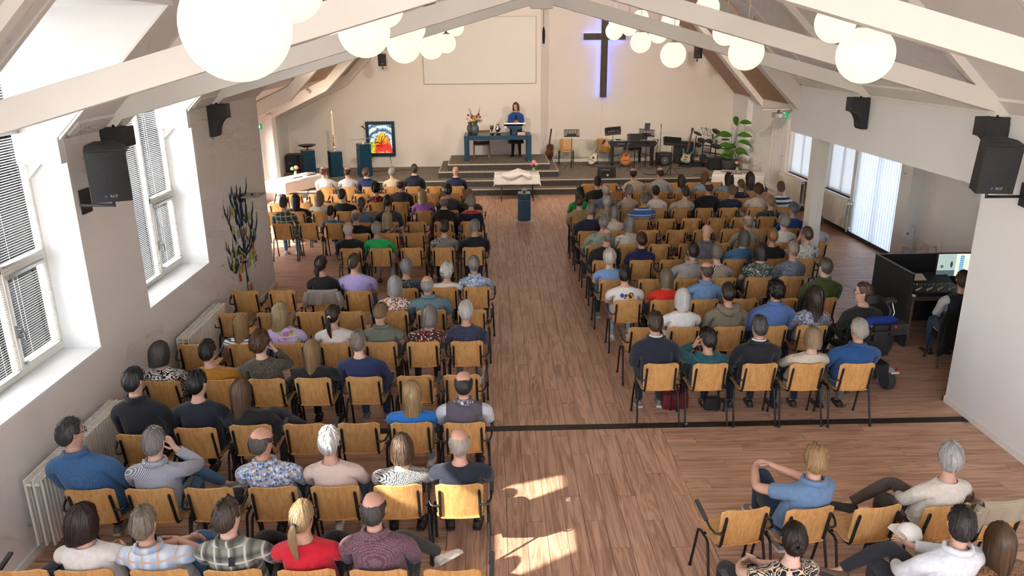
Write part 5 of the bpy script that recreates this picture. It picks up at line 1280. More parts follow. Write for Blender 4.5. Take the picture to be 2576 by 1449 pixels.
for row, rank, x, y, spec in SEATS:
    b = BLOCK[row[0]]; n = int(row[1:]); rz = radians(8) if row[0] == 'B' else radians(jr.uniform(-2, 2))
    arms = 'LR' if (rank % 2 == 1) else ''
    if row[0] == 'B' and row != 'B2': arms = 'LR' if rank in (1, 2, 4) else ''
    if row[0] == 'B': where, whr = '%s row of the %s' % (ORD[n], b), '%s row, %s' % (ORD[n], b)
    else: where, whr = '%s row from camera, %s' % (ORD[n], b), '%s row, %s' % (ORD[n], b)
    if spec: lab = 'chair under person in %s, %s' % (spec[9], whr)
    else: lab = 'empty wooden chair, %s seat from aisle, %s' % (ORD[rank], where)
    CHAIRS[(row, rank)] = chair(x, y, 0, rz, lab, arms, 'wooden stacking chairs of the congregation')
    if spec: seat_person((row, rank), x, y, rz, spec, 'person in %s, %s' % (spec[9], where), group='seated congregation')
# ------------------------------------------------------------------ chancel furniture
STG = .374; TIER = .74
t = thing('altar_table', 'long petrol blue communion table on the top step', 'table', (.2, 24.42, TIER))
MB().box(-.90, .90, -.50, .52, .675, .805).build('table_top', BLUE, t, bevel=.006)
for s in (-1, 1):
    l = MB().box(*sorted((s*.905, s*1.04)), -.505, .525, .02, .806).build('leg', BLUE, t, bevel=.006)
    for yy in (-.44, .44): MB().lathe([(.03, 0), (.03, .022)], (s*.97, yy, 0), 10).build('foot', STEEL, l)
# table lectern with open book
t = thing('book_stand', 'petrol blue book stand with silver trim on the altar table', 'lectern', (.73, 24.25, 1.546))
MB().box(-.08, .08, -.06, .06, 0, .20).build('post', BLUE, t, bevel=.004)
MB().prism([(-.26, .28), (.26, .28), (.18, .17), (-.18, .17)], 'y', -.14, .16).build('support', BLUE, t, bevel=.004)
MB().obox((0, .0, .31), (.335, 0, 0), (0, .21, -.035), (0, .0025, .015)).build('top', STEEL, t, bevel=.004)
MB().box(-.335, -.25, -.22, .05, .2, .275).build('lamp_housing', STEEL, t, bevel=.004)
PAPER = pmat('book_page', (.80, .70, .55), .8, .06, 12, .1, 40)
t = thing('open_bible', 'large open bible lying on the book stand', 'book', (.73, 24.25, 1.87))
for s in (-1, 1):
    V = [(s*x, -.16+.30*j, .028+.02*sin(pi*min(1, (x/.28)))*.9-.055*j) for j in (0, 1) for x in (0, .05, .12, .2, .28)]
    V2 = [(x, y, z-.03) for x, y, z in V]
    MB().add(V+V2, [(i, i+1, 6+i, 5+i) for i in range(4)]+[(10+i, 11+i, 16+i, 15+i) for i in range(4)]+[(i, i+1, 11+i, 10+i) for i in range(4)]+[(5+i, 6+i, 16+i, 15+i) for i in range(4)]+[(0, 5, 15, 10), (4, 9, 19, 14)]).build('page_block', PAPER, t)
for (dz, c, nm, lab) in ((0, (.55, .10, .09), 'hymn_book', 'red hymn book at the bottom of the pile on the altar table'), (.035, (.10, .14, .30), 'hymn_book', 'blue hymn book in the middle of the pile on the altar table'), (.065, (.03, .03, .035), 'hymn_book', 'black hymn book on top of the pile on the altar table')):
    t = thing(nm, lab, 'book', (.93, 24.08, 1.547+dz), .1*dz*10, 'hymn books on the altar')
    MB().box(-.12, .12, -.085, .085, 0, .005).box(-.12, .12, -.085, .085, .025, .030).box(-.12, -.115, -.085, .085, .005, .025).build('cover', pmat('book_cover%d' % int(dz*1000), c, .5), t)
    MB().box(-.115, .115, -.08, .08, .005, .025).build('pages', PAPER, t)
# vases and flowers
VASE = pmat('grey_stoneware', (.085, .10, .115), .4, .2, 9, .1, 30)
def petal_flower(parent, c, r, col, ccol, nrm=(0, -1, .3), n=10, name='flower', lay=2):
    nrm = Vector(nrm).normalized(); u = nrm.cross(Vector((0, 0, 1))).normalized() if abs(nrm.z) < .9 else Vector((1, 0, 0)); w = nrm.cross(u); c = Vector(c)
    mb = MB()
    for L in range(lay):
        rr = r*(1-.3*L)
        for k in range(n):
            a = 2*pi*(k+.5*L)/n; d = u*cos(a)+w*sin(a); s = u*-sin(a)+w*cos(a); q = nrm*(.15*r+.12*r*L)
            mb.add([c+nrm*.02*r*L, c+d*rr*.55+s*rr*.20+q*.6, c+d*rr+q*.4, c+d*rr*.55-s*rr*.20+q*.6], [(0, 1, 2, 3)])
    f = mb.build(name, pmat('petal_%s' % ''.join('%02x' % int(x*255) for x in col), col, .6, .15, 40), parent)
    MB().ball(tuple(c+nrm*.12*r), r*.28, 8, 6).build('flower_centre', pmat('centre_%s' % ''.join('%02x' % int(x*255) for x in ccol), ccol, .8, .3, 60), f, smooth='all')
LEAF = pmat('leaf_green', (.05, .13, .03), .5, .4, 14, .1, 40); STEM = pmat('stem_green', (.07, .16, .04), .6, .3, 20)
def leaf_mb(mb, p0, d, L, w, bend=.2, up=Vector((0, 0, 1)), n=5):
    p0 = Vector(p0); d = Vector(d).normalized(); s = d.cross(up); s = s.normalized() if s.length > .01 else Vector((1, 0, 0)); V = []; F = []
    for i in range(n+1):
        f = i/n; wd = w*sin(pi*min(.97, f*.92+.06))**.8; c = p0+d*L*f-Vector((0, 0, 1))*bend*L*f*f; V += [c-s*wd+up*.15*wd, c, c+s*wd+up*.15*wd]
    for i in range(n): a = i*3; F += [(a, a+1, a+4, a+3), (a+1, a+2, a+5, a+4)]
    mb.add(V, F)
def vase(loc, label, s=1.0):
    t = thing('vase', label, 'vase', loc)
    prof = [(.055, 0), (.085, .02), (.115, .12), (.120, .20), (.100, .27), (.070, .30), (.062, .33), (.085, .385), (.078, .39), (.055, .33)]
    MB().lathe([(r*s, h*s) for r, h in prof], (0, 0, 0), 24).build('body', VASE, t, smooth=True); return t
vase((-.66, 24.62, 1.546), 'dark grey stoneware vase half hidden behind the flower vase', .9)
t = vase((-.50, 24.33, 1.546), 'grey stoneware vase holding the big mixed bouquet on the altar table', 1.0)
b = thing('bouquet', 'large mixed bouquet with a sunflower in the grey vase', 'flowers', (-.50, 24.33, 1.90))
rb_ = random.Random(5)
for k in range(46):
    a = rb_.uniform(0, 2*pi); e = rb_.uniform(.1, 1.2); d = Vector((cos(a)*cos(e), sin(a)*cos(e)*.8, sin(e))); mb = MB(); leaf_mb(mb, d*.06, d, rb_.uniform(.14, .30), rb_.uniform(.018, .034), .25); mb.build('leaf', LEAF, b)
for (x, z, r, c, cc) in ((-.01, .13, .085, (.80, .36, .02), (.05, .03, .01)), (-.08, .22, .05, (.50, .01, .05), (.2, .0, .02)), (.12, .27, .05, (.52, .01, .06), (.2, 0, .02)), (.16, .19, .045, (.42, .02, .08), (.2, 0, .02)), (-.24, .14, .045, (.72, .22, .22), (.6, .3, .1)), (-.2, .25, .045, (.16, .04, .07), (.05, .02, .02)), (.05, .24, .035, (.35, .32, .42), (.2, .2, .1)), (.2, .06, .04, (.62, .3, .33), (.5, .3, .1)), (-.14, .06, .04, (.30, .35, .15), (.2, .2, .05))):
    petal_flower(b, (x, -.12, z), r, c, cc, (x*.8, -1, .35))
    MB().tube([(0, 0, -.2), (x*.4, -.05, z*.4), (x, -.11, z)], .004, 5).build('stem', STEM, b)
for x0, x1, c in ((-.10, -.16, (.06, .08, .42)), (.10, .16, (.32, .04, .12))):
    mb = MB()
    for k in range(16): f = k/15; a = k*2.4; mb.ball((x0+(x1-x0)*f+.022*cos(a)*(1-f*.5), -.06+.02*sin(a), .20+.26*f), .017*(1-.45*f), 6, 4)
    mb.build('flower_spike', pmat('spike_%d' % int(c[2]*100), c, .7, .3, 40), b, smooth='all', kind='stuff')
mb = MB()
for k in range(9):
    d = Vector((.9, -.1, .35+.03*k)); leaf_mb(mb, Vector((.10+.03*k, -.02, .10+.02*k)), Vector((.8, rb_.uniform(-.5, .5), rb_.uniform(-.1, .7))), .13, .012, .3)
mb.build('foliage_sprig', LEAF, b, kind='stuff')
t = thing('pewter_jug', 'pewter wine jug with handle on the altar table', 'jug', (.21, 24.62, 1.546))
MB().lathe([(.045, 0), (.05, .01), (.04, .03), (.075, .09), (.08, .14), (.055, .20), (.04, .24), (.05, .28), (.04, .285)], (0, 0, 0), 20).build('body', PEWTER, t, smooth=True)
MB().tube([(.05, 0, .26), (.11, 0, .24), (.115, 0, .17), (.075, 0, .10)], .009, 8).build('handle', PEWTER, t, smooth=True)
MB().tube([(.0, 0, .285), (.02, 0, .32), (.045, 0, .33)], .006, 6).build('lid_knob', PEWTER, t, smooth=True)
t = thing('communion_cup', 'flared pewter communion cup beside the jug', 'cup', (.02, 24.66, 1.546))
MB().lathe([(.05, 0), (.045, .015), (.018, .05), (.02, .09), (.05, .13), (.06, .2), (.064, .24), (.056, .235), (.045, .14)], (0, 0, 0), 20).build('body', PEWTER, t, smooth=True)
GOLD = pmat('gold_brass', (.65, .47, .22), .3, .1, 15, metal=1)
for x, y, lb in ((.03, 24.22, 'small gilt bread plate left of the jug on the altar table'), (.24, 24.2, 'small gilt bread plate in front of the jug on the altar table')):
    t = thing('bread_plate', lb, 'plate', (x, y, 1.546)); MB().lathe([(.04, 0), (.045, .012), (.085, .045), (.095, .06), (.088, .058), (.04, .02)], (0, 0, 0), 20).build('dish', GOLD, t, smooth=True); MB().ball((0, 0, .045), (.06, .06, .022), 10, 6).build('bread', PAPER, t, smooth='all')
# oak armchair behind the table
OAK = wood('oak_chair_wood', (.42, .23, .10), (.25, .12, .05), .45, (20, 20, 2))
t = thing('oak_chair', 'oak chair with dark grey seat cushion behind the altar table', 'chair', (-.32, 25.02, TIER), pi)
for x, y in ((-.25, -.2), (.25, -.2), (-.24, .22), (.24, .22)): MB().box(x-.02, x+.02, y-.02, y+.02, 0, .44 if y > 0 else .85).build('leg', OAK, t, bevel=.004)
MB().box(-.25, .25, -.2, .24, .40, .44).build('seat_frame', OAK, t, bevel=.004)
MB().box(-.245, .245, -.18, .235, .44, .50).build('cushion', pmat('cushion_grey', (.05, .045, .045), .9, .15, 20, .2, 80), t, bevel=.02)
MB().box(-.23, .23, -.215, -.185, .62, .84).build('backrest', OAK, t, bevel=.004)
# pedestals
def pedestal(x, y, z, w, h, label, rot=.45, base=True):
    t = thing('pedestal', label, 'pedestal', (x, y, z), rot); k = w/2
    MB().box(-k, k, -k, k, .03 if base else 0, h-.17).build('column', BLUE, t, bevel=.006)
    MB().box(-k*.9, k*.9, -k*.9, k*.9, h-.17, h-.155).build('shadow_gap', BLACK, t)
    MB().box(-k, k, -k, k, h-.155, h-.012).build('capital', BLUE, t, bevel=.006)
    MB().box(-k*.96, k*.96, -k*.96, k*.96, h-.012, h).build('top_plate', PEWTER, t)
    if base: MB().box(-k*1.25, k*1.25, -k*1.25, k*1.25, 0, .03).build('base_plate', STEEL, t, bevel=.004)
    return t
pedestal(-5.68, 24.0, STG, .36, .80, 'blue pedestal carrying the wide metal bowl')
t = thing('baptism_bowl', 'wide shallow bronze bowl on the left blue pedestal', 'bowl', (-5.68, 24.0, STG+.80))
BRONZE = pmat('bronze_bowl', (.20, .14, .10), .35, .2, 8, metal=.9)
MB().lathe([(.06, 0), (.06, .008), (.02, .02), (.02, .07), (.12, .085), (.22, .115), (.285, .150), (.280, .152), (.2, .125), (.0, .10)], (0, 0, 0), 32, caps=False).build('bowl', BRONZE, t, smooth=True)
pedestal(-4.78, 23.66, STG, .36, .80, 'blue pedestal carrying the tall paschal candle')
t = thing('paschal_candle', 'tall cream paschal candle burning on the middle blue pedestal', 'candle', (-4.78, 23.66, STG+.80))
WAX = pmat('candle_wax', (.80, .70, .52), .5, .05, 6)
MB().lathe([(.05, 0), (.048, .05), (.044, .6), (.042, 1.10), (.036, 1.115), (.012, 1.11)], (0, 0, 0), 20).build('shaft', WAX, t, smooth=True)
MB().lathe([(.0515, .05), (.0515, .075)], (0, 0, 0), 20, caps=False).build('band', pmat('candle_band', (.20, .24, .14), .6), t)
REDD = pmat('candle_red', (.30, .05, .04), .6)
MB().box(-.008, .008, -.052, -.046, .22, .48).box(-.03, .03, -.052, -.046, .39, .405).build('cross_mark', pmat('candle_gold', (.10, .08, .05), .5), t)
MB().add([(-.03, -.05, .16), (.028, -.05, .15), (.012, -.052, .27), (-.012, -.052, .24)], [(0, 1, 2, 3)]).build('flame_mark', REDD, t)
MB().lathe([(.002, 1.11), (.012, 1.13), (.014, 1.145), (.008, 1.17), (.001, 1.195)], (0, 0, 0), 10).build('flame', emat('candle_flame', (1.0, .62, .2), 6.0), t, smooth='all')
pedestal(-3.89, 23.62, STG, .36, 1.02, 'tall blue pedestal lectern with microphone')
t = thing('lectern_top', 'tilted steel reading plate on the tall blue pedestal', 'lectern', (-3.89, 23.62, STG+1.02), .1)
MB().box(-.03, .03, -.03, .03, 0, .12).build('neck', STEEL, t)
MB().obox((0, 0, .14), (.34, 0, .035), (0, .20, -.02), (-.001, .001, .010)).build('plate', pmat('plate_grey', (.16, .17, .18), .35, .1, 8, metal=.6), t)
t = thing('gooseneck_microphone', 'black gooseneck microphone on the tall blue pedestal', 'microphone', (-3.77, 23.62, STG+1.17), .1)
MB().tube([(.05, 0, 0), (.045, 0, .08), (.02, -.01, .22), (-.02, -.02, .28)], .007, 8).build('neck', BLACK, t, smooth=True)
MB().tube([(-.01, -.015, .265), (-.09, -.04, .34), (-.13, -.05, .375)], [.014, .018, .024], 10).build('head', BLACKP, t, smooth=True)
# backlit painting ------------------------------------------------------------------
def painting_mat():
    t = NT('backlit_painting'); o = t.coord(); X = t.sep(o)
    sw = t.noise(t.mapv(o, (3.2, 3.2, 3.2)), 1.0, 3, .55, 3.0)
    dx, dz = t.math('SUBTRACT', X[0], .05), t.math('SUBTRACT', X[2], .42)
    rr = t.math('SQRT', t.math('ADD', t.math('MULTIPLY', dx, dx), t.math('MULTIPLY', dz, dz)))
    swirl = t.math('SINE', t.math('ADD', t.math('MULTIPLY', rr, 30.), t.math('MULTIPLY', sw, 9.)))
    blue = t.ramp(t.math('MULTIPLY_ADD', swirl, .5, .5), [(0., (.04, .09, .17)), (.45, (.13, .26, .38)), (.85, (.40, .52, .58)), (1., (.68, .70, .60))])
    h = t.math('ADD', t.math('SUBTRACT', .70, t.math('MULTIPLY', t.math('MULTIPLY', dx, dx), 5.5)), t.math('MULTIPLY', sw, .16))
    inb = t.math('LESS_THAN', X[2], t.math('SUBTRACT', h, .02))
    fire = t.ramp(t.math('ADD', X[2], t.math('MULTIPLY', t.math('SUBTRACT', sw, .5), .45)), [(.02, (.80, .55, .35)), (.12, (.70, .05, .02)), (.36, (.55, .02, .02)), (.50, (.75, .30, .01)), (.66, (.80, .42, .02))])
    green = t.ramp(sw, [(.35, (.10, .22, .02)), (.55, (.55, .55, .03)), (.7, (.70, .50, .02))])
    col = t.mix(inb, blue, fire)
    lg = t.math('MULTIPLY', t.math('LESS_THAN', t.math('ADD', X[0], t.math('MULTIPLY', t.math('SUBTRACT', sw, .5), .35)), -.17), t.math('LESS_THAN', X[2], .46))
    col = t.mix(lg, col, green)
    ink = t.math('LESS_THAN', swirl, -.93); col = t.mix(t.math('MULTIPLY', ink, .6), col, (.03, .05, .08))
    t.base(col); t.link(col, t.b.inputs['Emission Color']); t.b.inputs['Emission Strength'].default_value = .5; t.rough(.3); return t.m
t = thing('light_box_painting', 'backlit abstract painting of a fiery tree in a blue frame', 'painting', (-3.62, 25.50, .75))
frame_mb(MB(), -.47, .47, 0, 1.12, .10, -.05, .04, 'y').build('frame', BLUE, t, bevel=.004)
MB().box(-.37, .37, -.012, .0, .10, 1.02).build('picture', painting_mat(), t, loc=(0, 0, 0))
INK = pmat('painting_ink', (.01, .01, .012), .6)
for pth, r in (([(.02, .36), (.04, .46), (.03, .56), (.07, .66)], .014), ([(.04, .46), (.10, .54), (.15, .62), (.14, .72), (.08, .80)], .010), ([(.02, .40), (-.06, .45), (-.16, .44), (-.21, .40)], .016), ([(.0, .34), (-.10, .33), (-.16, .30)], .013), ([(.03, .44), (-.04, .54), (-.05, .64), (.0, .72)], .006), ([(.0, .28), (.05, .34), (.12, .38)], .012)):
    MB().tube([(x, -.0135, z) for x, z in pth], [r*.6]+[r]*(len(pth)-2)+[r*.3], 6).build('ink_stroke', INK, t)
MB().tube([(.27, .03, 0), (.30, .035, -.2), (.29, .04, -.36)], .005, 5).build('power_cord', BLACK, t)
# screen, cross -----------------------------------------------------------------------
t = thing('projection_screen', 'white framed projection screen on the front wall', 'screen', (-.33, 25.53, 3.02))
MB().box(-1.79, 1.79, -.03, .0, .012, 2.03).build('screen_cloth', pmat('screen_cloth', (.78, .765, .74), .6, .01, 2), t)
frame_mb(MB(), -1.80, 1.80, 0, 2.045, .014, -.035, .01, 'y').build('frame', pmat('screen_edge', (.42, .40, .38), .5), t)
CROSSW = wood('cross_wood', (.075, .052, .042), (.025, .017, .014), .6, (14, 14, 1.6))
LED = emat('blue_led', (.10, .20, 1.0), 10.0, True)
t = thing('wall_cross', 'large dark wooden cross with blue backlight on the front wall', 'cross', (3.73, 26.23, 2.53))
MB().box(-.105, .105, -.22, -.11, 0, 2.75).build('upright_beam', CROSSW, t, bevel=.006)
for s in (-1, 1): MB().box(*sorted((s*.105, s*.68)), -.22, -.11, 1.81, 2.01).build('cross_arm', CROSSW, t, bevel=.006)
MB().box(-.07, -.06, -.10, -.08, .03, 1.83).box(.06, .07, -.10, -.08, .03, 1.83).box(-.07, -.06, -.10, -.08, 1.99, 2.70).box(.06, .07, -.10, -.08, 1.99, 2.70).box(-.64, .64, -.10, -.08, 1.84, 1.85).box(-.64, .64, -.10, -.08, 1.97, 1.98).build('light_strip', LED, t, kind='stuff')
for zz in (.4, 1.9, 2.5): MB().box(-.03, .03, -.11, .015, zz-.03, zz+.03).build('spacer', BLACK, t)
MB().tube([(-.02, -.005, 0), (-.02, -.005, -1.3)], .004, 5).build('power_cord', WHITE, t)
# loudspeakers ---------------------------------------------------------------------------
GRILLE = pmat('speaker_grille', (.018, .019, .021), .6, .3, 40, .5, 380, bdist=.004)
LOGO = pmat('logo_silver', (.55, .55, .58), .4)
def wall_speaker(loc, rz, label, plate, h=.51, w=.35, d=.34, logo='RCF', tilt=.16):
    t = thing('wall_speaker', label, 'loudspeaker', loc, rz)
    V = []
    for z in (0, h):
        for x, y in ((-w/2, -d/2), (w/2, -d/2), (w/2, d*.05), (w*.25, d/2), (-w*.25, d/2), (-w/2, d*.05)): V.append((x, y, z))
    c = MB().add(V, [(0, 5, 4, 3, 2, 1), (6, 7, 8, 9, 10, 11)]+[(i, (i+1) % 6, 6+(i+1) % 6, 6+i) for i in range(6)]).build('cabinet', BLACKP, t, bevel=.01, rot=(tilt, 0, 0))
    n = 9; V = []
    for z in (.012, h-.012):
        for i in range(n): x = -w/2+.01+(w-.02)*i/(n-1); V.append((x, -d/2-.004-.025*(1-(2*i/(n-1)-1)**2), z))
    MB().add(V, [(i, i+1, n+i+1, n+i) for i in range(n-1)]+[tuple(range(n)), tuple(range(n, 2*n))]).build('grille', GRILLE, c, smooth=True)
    text_mesh('logo', logo, .036, LOGO, c, (.02, -d/2-.034, .07), (pi/2, 0, 0)); MB().lathe([(.014, 0), (.014, .004)], (-.045, -d/2-.034, .07), 14, 'y').build('logo_badge', pmat('logo_blue', (.05, .09, .3), .4), c)
    for k in range(2): MB().box(-.05+.0, .05, -.04+.09*k, .0+.09*k, h+.0005, h+.003).build('rigging_plate', BLACK, c)
    arm = MB().tube([(0, 0, -.10), (0, 0, .02)], .014, 8).tube([(0, 0, -.085), plate], .016, 8).build('bracket_arm', BLACK, t)
    p = Vector(plate); return t
t = wall_speaker((-3.70, 7.50, 2.86), radians(24), 'black loudspeaker on a wall arm between the two left windows', (-.30, .14, -.085))
MB().box(-.385, -.345, .06, .25, -.19, .05).build('wall_plate', BLACK, t, rot=(0, 0, radians(-24)), loc=(0, 0, 0))
t = wall_speaker((5.12, 7.72, 2.78), radians(-12), 'black loudspeaker on a wall arm at the right wall', (.36, .06, -.085))
MB().box(.37, .40, -.05, .14, -.19, .05).build('wall_plate', BLACK, t)
t = wall_speaker((-3.30, 24.6, 3.62), 0, 'small black loudspeaker hung from the stage ceiling left of the screen', (0, .12, -.05), .36, .24, .2, 'RCF', 0)
MB().tube([(0, .0, .36), (0, 0, .95)], .01, 6).build('drop_rod', BLACK, t)
t = wall_speaker((6.42, 24.6, 3.76), 0, 'small black loudspeaker hung from the stage ceiling right of the cross', (0, .12, -.05), .36, .24, .2, 'RCF', 0)
MB().tube([(0, .0, .36), (0, 0, .70)], .01, 6).build('drop_rod', BLACK, t)
# stage spotlights with housing: left one real, high three added to light the front
SPOTM = pmat('spot_housing', (.80, .78, .72), .4, .03, 10)
def spot(x, y, z, tx, ty, tz, label, energy):
    d = (Vector((tx, ty, tz))-Vector((x, y, z))).normalized()
    t = thing('stage_spotlight', label, 'spotlight', (x, y, z)); q = d.to_track_quat('-Z', 'Y').to_euler()
    MB().lathe([(.055, 0), (.06, .02), (.05, .12), (.03, .15)], (0, 0, 0), 16).build('housing', SPOTM, t, smooth=True, rot=q)
    MB().lathe([(.048, .004), (.048, .006)], (0, 0, 0), 16).build('lens', emat('spot_lens', (1., .9, .75), 3.), t, rot=q)
    top = (fl(x) if x < rb[0] else fr_(x))-z
    MB().tube([tuple(-d*.1), (0, 0, top)], .01, 6).build('stem', SPOTM, t)
    l = bpy.data.lights.new('spot_lamp', 'SPOT'); l.energy = energy; l.color = (1.0, .84, .66); l.spot_size = radians(105); l.spot_blend = .9; l.shadow_soft_size = .28
    lo = bpy.data.objects.new('spot_lamp', l); C.objects.link(lo); lo.parent = t; lo.rotation_euler = q; lo.location = d*.02
spot(-4.6, 20.2, 3.12, -3.5, 25.5, .6, 'white spotlight under the left boarded ceiling', (SPOT_W := 190)*.35)
spot(-2.6, 16.2, 5.0, -2.0, 25.5, 2.2, 'white spotlight high over the left front rows', SPOT_W*2.4)
spot(1.6, 16.2, 6.6, 1.4, 25.0, 2.2, 'white spotlight high under the roof ridge', SPOT_W*2.8)
spot(5.3, 16.6, 5.0, 4.6, 26.0, 2.2, 'white spotlight high over the right front rows', SPOT_W*2.4)
# projector on the left rafter, small camera over the door
t = thing('projector', 'black projector mounted above the left roof beams', 'projector', (-1.16, 14.6, 4.90)); MB().box(-.2, .2, -.17, .17, 0, .14).build('body', BLACKP, t, bevel=.012); MB().lathe([(.045, 0), (.05, .05)], (.08, .17, .07), 14, 'y').build('lens', BLACK, t); MB().tube([(0, 0, .14), (0, 0, 1.35)], .015, 8).build('mount', BLACK, t)
t = thing('wall_projector', 'pale grey ceiling shelf projector above the side door', 'projector', (7.86, 21.2, 2.38)); PG_ = pmat('projector_grey', (.45, .43, .40), .5)
MB().box(-.13, .13, -.16, .16, -.13, .0).build('body', PG_, t, bevel=.012); MB().lathe([(.05, -.02), (.05, .0)], (.0, -.16, -.06), 14, 'y').build('lens', WHITE, t); MB().box(-.5, .27, -.22, .22, .10, .125).build('shelf', BEAM, t); MB().box(-.03, .03, -.03, .03, 0, .1).build('mount', PG_, t)
# folding tables with cloths ---------------------------------------------------------------
def folding_table(loc, rz, L, W_, H_, drop, label, clabel, bump=None, swing=.02, seed=1):
    t = thing('folding_table', label, 'table', loc, rz)
    MB().box(-L/2, L/2, -W_/2, W_/2, H_-.035, H_-.004).build('table_top', WHITE, t, bevel=.006)
    for s in (-1, 1):
        x = s*(L/2-.18)
        for q_ in (-1, 1): MB().tube([(x, q_*.05, H_-.04), (x+s*.02, q_*(W_/2-.06), .02), (x+s*.02, q_*(W_/2-.055), 0)], [.014, .014, .018], 8).build('leg', BLACK, t)
        MB().tube([(x, -W_/2+.15, .35), (x, W_/2-.15, .35)], .01, 6).build('brace', BLACK, t)
    c = thing('tablecloth', clabel, 'tablecloth', (loc[0], loc[1], loc[2]+H_), rz)
    nx, ny = 46, 34; ex_, ey_ = L/2+drop, W_/2+drop; V = []; F = []; r = random.Random(seed); p1, p2, p3 = [r.uniform(0, 6) for _ in range(3)]
    for j in range(ny+1):
        for i in range(nx+1):
            u = -ex_+2*ex_*i/nx; v = -ey_+2*ey_*j/ny; ox, oy = max(0, abs(u)-L/2), max(0, abs(v)-W_/2)
            x = max(-L/2, min(L/2, u)); y = max(-W_/2, min(W_/2, v)); z = .003
            if bump and not (ox or oy): z += bump(u, v)
            dn = max(ox, oy); k = min(ox, oy)
            if dn:
                fl2 = .012+swing*(.5+.5*sin(u*15+p1)*cos(v*13+p2))*dn/drop
                x += math.copysign(fl2, u) if ox else 0; y += math.copysign(fl2, v) if oy else 0
                if ox and oy: x += math.copysign(.18*k, u)*.4; y += math.copysign(.18*k, v)*.4
                z = .003-dn*(1-.06*(k/drop))-.25*k
            V.append((x, y, z))
    for j in range(ny):
        for i in range(nx): a = j*(nx+1)+i; F.append((a, a+1, a+nx+2, a+nx+1))
    o = MB().add(V, F).build('cloth', CLOTH, c, smooth='all'); so = o.modifiers.new('thickness', 'SOLIDIFY'); so.thickness = .003
    return t, c
TRAY = pmat('wood_tray', (.05, .03, .022), .4); CUPG = pmat('small_cup_glass', (.55, .50, .46), .2, .1, 30)
def cup_tray(loc, rz, label, nx=9, ny=5, pitch=.042):
    t = thing('cup_tray', label, 'tray', loc, rz); w, d = nx*pitch/2+.01, ny*pitch/2+.01
    MB().box(-w, w, -d, d, 0, .012).build('tray', TRAY, t, bevel=.003)
    mb = MB()
    for i in range(nx):
        for j in range(ny): mb.lathe([(.011, .012), (.015, .045), (.013, .043), (.009, .018)], ((i-(nx-1)/2)*pitch, (j-(ny-1)/2)*pitch, 0), 8)
    mb.build('communion_cups', CUPG, t, smooth=True, kind='stuff')
def posy(loc, label, cols, s=1.0):
    v = thing('flower_vase', label+' holding vase', 'vase', loc)
    v['label'] = 'small clear glass vase, '+label
    MB().lathe([(.026*s, 0), (.034*s, .015), (.036*s, .06), (.022*s, .10), (.028*s, .125), (.020*s, .11)], (0, 0, 0), 14).build('glass', pmat('green_glass', (.32, .36, .20), .1, .1, 20), v, smooth=True)
    b = thing('posy', 'pink and red posy, '+label, 'flowers', (loc[0], loc[1], loc[2]+.12)); r = random.Random(len(label))
    for k, (x, z, c) in enumerate(cols):
        petal_flower(b, (x, -.03, z), .042*s, c, (.6, .45, .1), (x*3, -1, .6), 9); MB().tube([(0, 0, -.1), (x*.5, -.01, z*.5), (x, -.025, z)], .003, 5).build('stem', STEM, b)
    for k in range(9):
        d = Vector((r.uniform(-1, 1), r.uniform(-1, .4), r.uniform(.1, 1.1))); mb = MB(); leaf_mb(mb, d*.02, d, .12*s, .014, .2); mb.build('leaf', LEAF, b)
PK, RD, PL_ = (.80, .30, .34), (.62, .02, .06), (.78, .42, .45)
TL = (-5.42, 21.33, 0); RZL = radians(61)
folding_table(TL, RZL, 1.65, .72, .76, .30, 'folding table beside the left pier with white cloth', 'white cloth on the left folding table in the sun', seed=2)
def on(TT, rz, x, y, z): return (TT[0]+x*cos(rz)-y*sin(rz), TT[1]+x*sin(rz)+y*cos(rz), z)
cup_tray(on(TL, RZL, -.05, .0, .766), RZL, 'dark tray of communion cups at the middle of the left table'); cup_tray(on(TL, RZL, .5, -.02, .766), RZL, 'dark tray of communion cups at the far end of the left table', 8, 5)
posy(on(TL, RZL, .22, .22, .766), 'on the left folding table', ((.03, .12, PL_), (.07, .10, RD), (-.08, .08, (.25, .35, .08))), 1.4)
t = thing('song_sheet', 'open song sheets lying on the near end of the left table', 'paper', on(TL, RZL, -.55, .0, .766), RZL); MB().box(-.15, .15, -.11, .11, 0, .006).build('sheet', pmat('paper_white', (.75, .73, .74), .8, .04, 20), t); MB().box(-.14, .02, -.10, .10, .006, .010).build('printed_page', pmat('paper_print', (.50, .42, .45), .8, .4, 60), t)
bump = lambda u, v: .13*max(0, 1-abs(u-.04)/.40)**1.1*max(0, 1-abs(v)/.33)**.8
folding_table((.705, 21.56, 0), 0, 1.22, .62, .76, .27, 'trestle table at the foot of the chancel steps', 'white cloth draped over covered bread and wine on the front table', bump, .03, 4)
t = thing('cover_cloth', 'folded white linen laid over the front table cloth', 'cloth', (.68, 21.5, .77)); V = []; F = []
for j in range(9):
    for i in range(17):
        u = -.42+.84*i/16; v = -.33+.42*j/8; p = max(0, 1-abs(u-.02)/.5); z = .14*max(0, 1-abs(u-.06)/.44)**1.1*max(0, 1-abs(v+.02)/.35)**.8+.010
        if v < -.30+.0 : z = min(z, .02)
        yy = v-.02; zz = z
        lim = -.325+.10*abs(sin((u+.42)*5.6))
        V.append((u, max(yy, -.325), zz if yy > -.31 else zz-.13*abs(sin((u+.42)*5.6))))
for j in range(8):
    for i in range(16): a = j*17+i; F.append((a, a+1, a+18, a+17))
o = MB().add(V, F).build('linen', CLOTH, t, smooth='all'); o.modifiers.new('thickness', 'SOLIDIFY').thickness = .003
posy((1.19, 21.75, .766), 'on the front table below the altar', ((.0, .17, PK), (.06, .11, PL_), (-.05, .11, (.62, .12, .35))), 1.5)
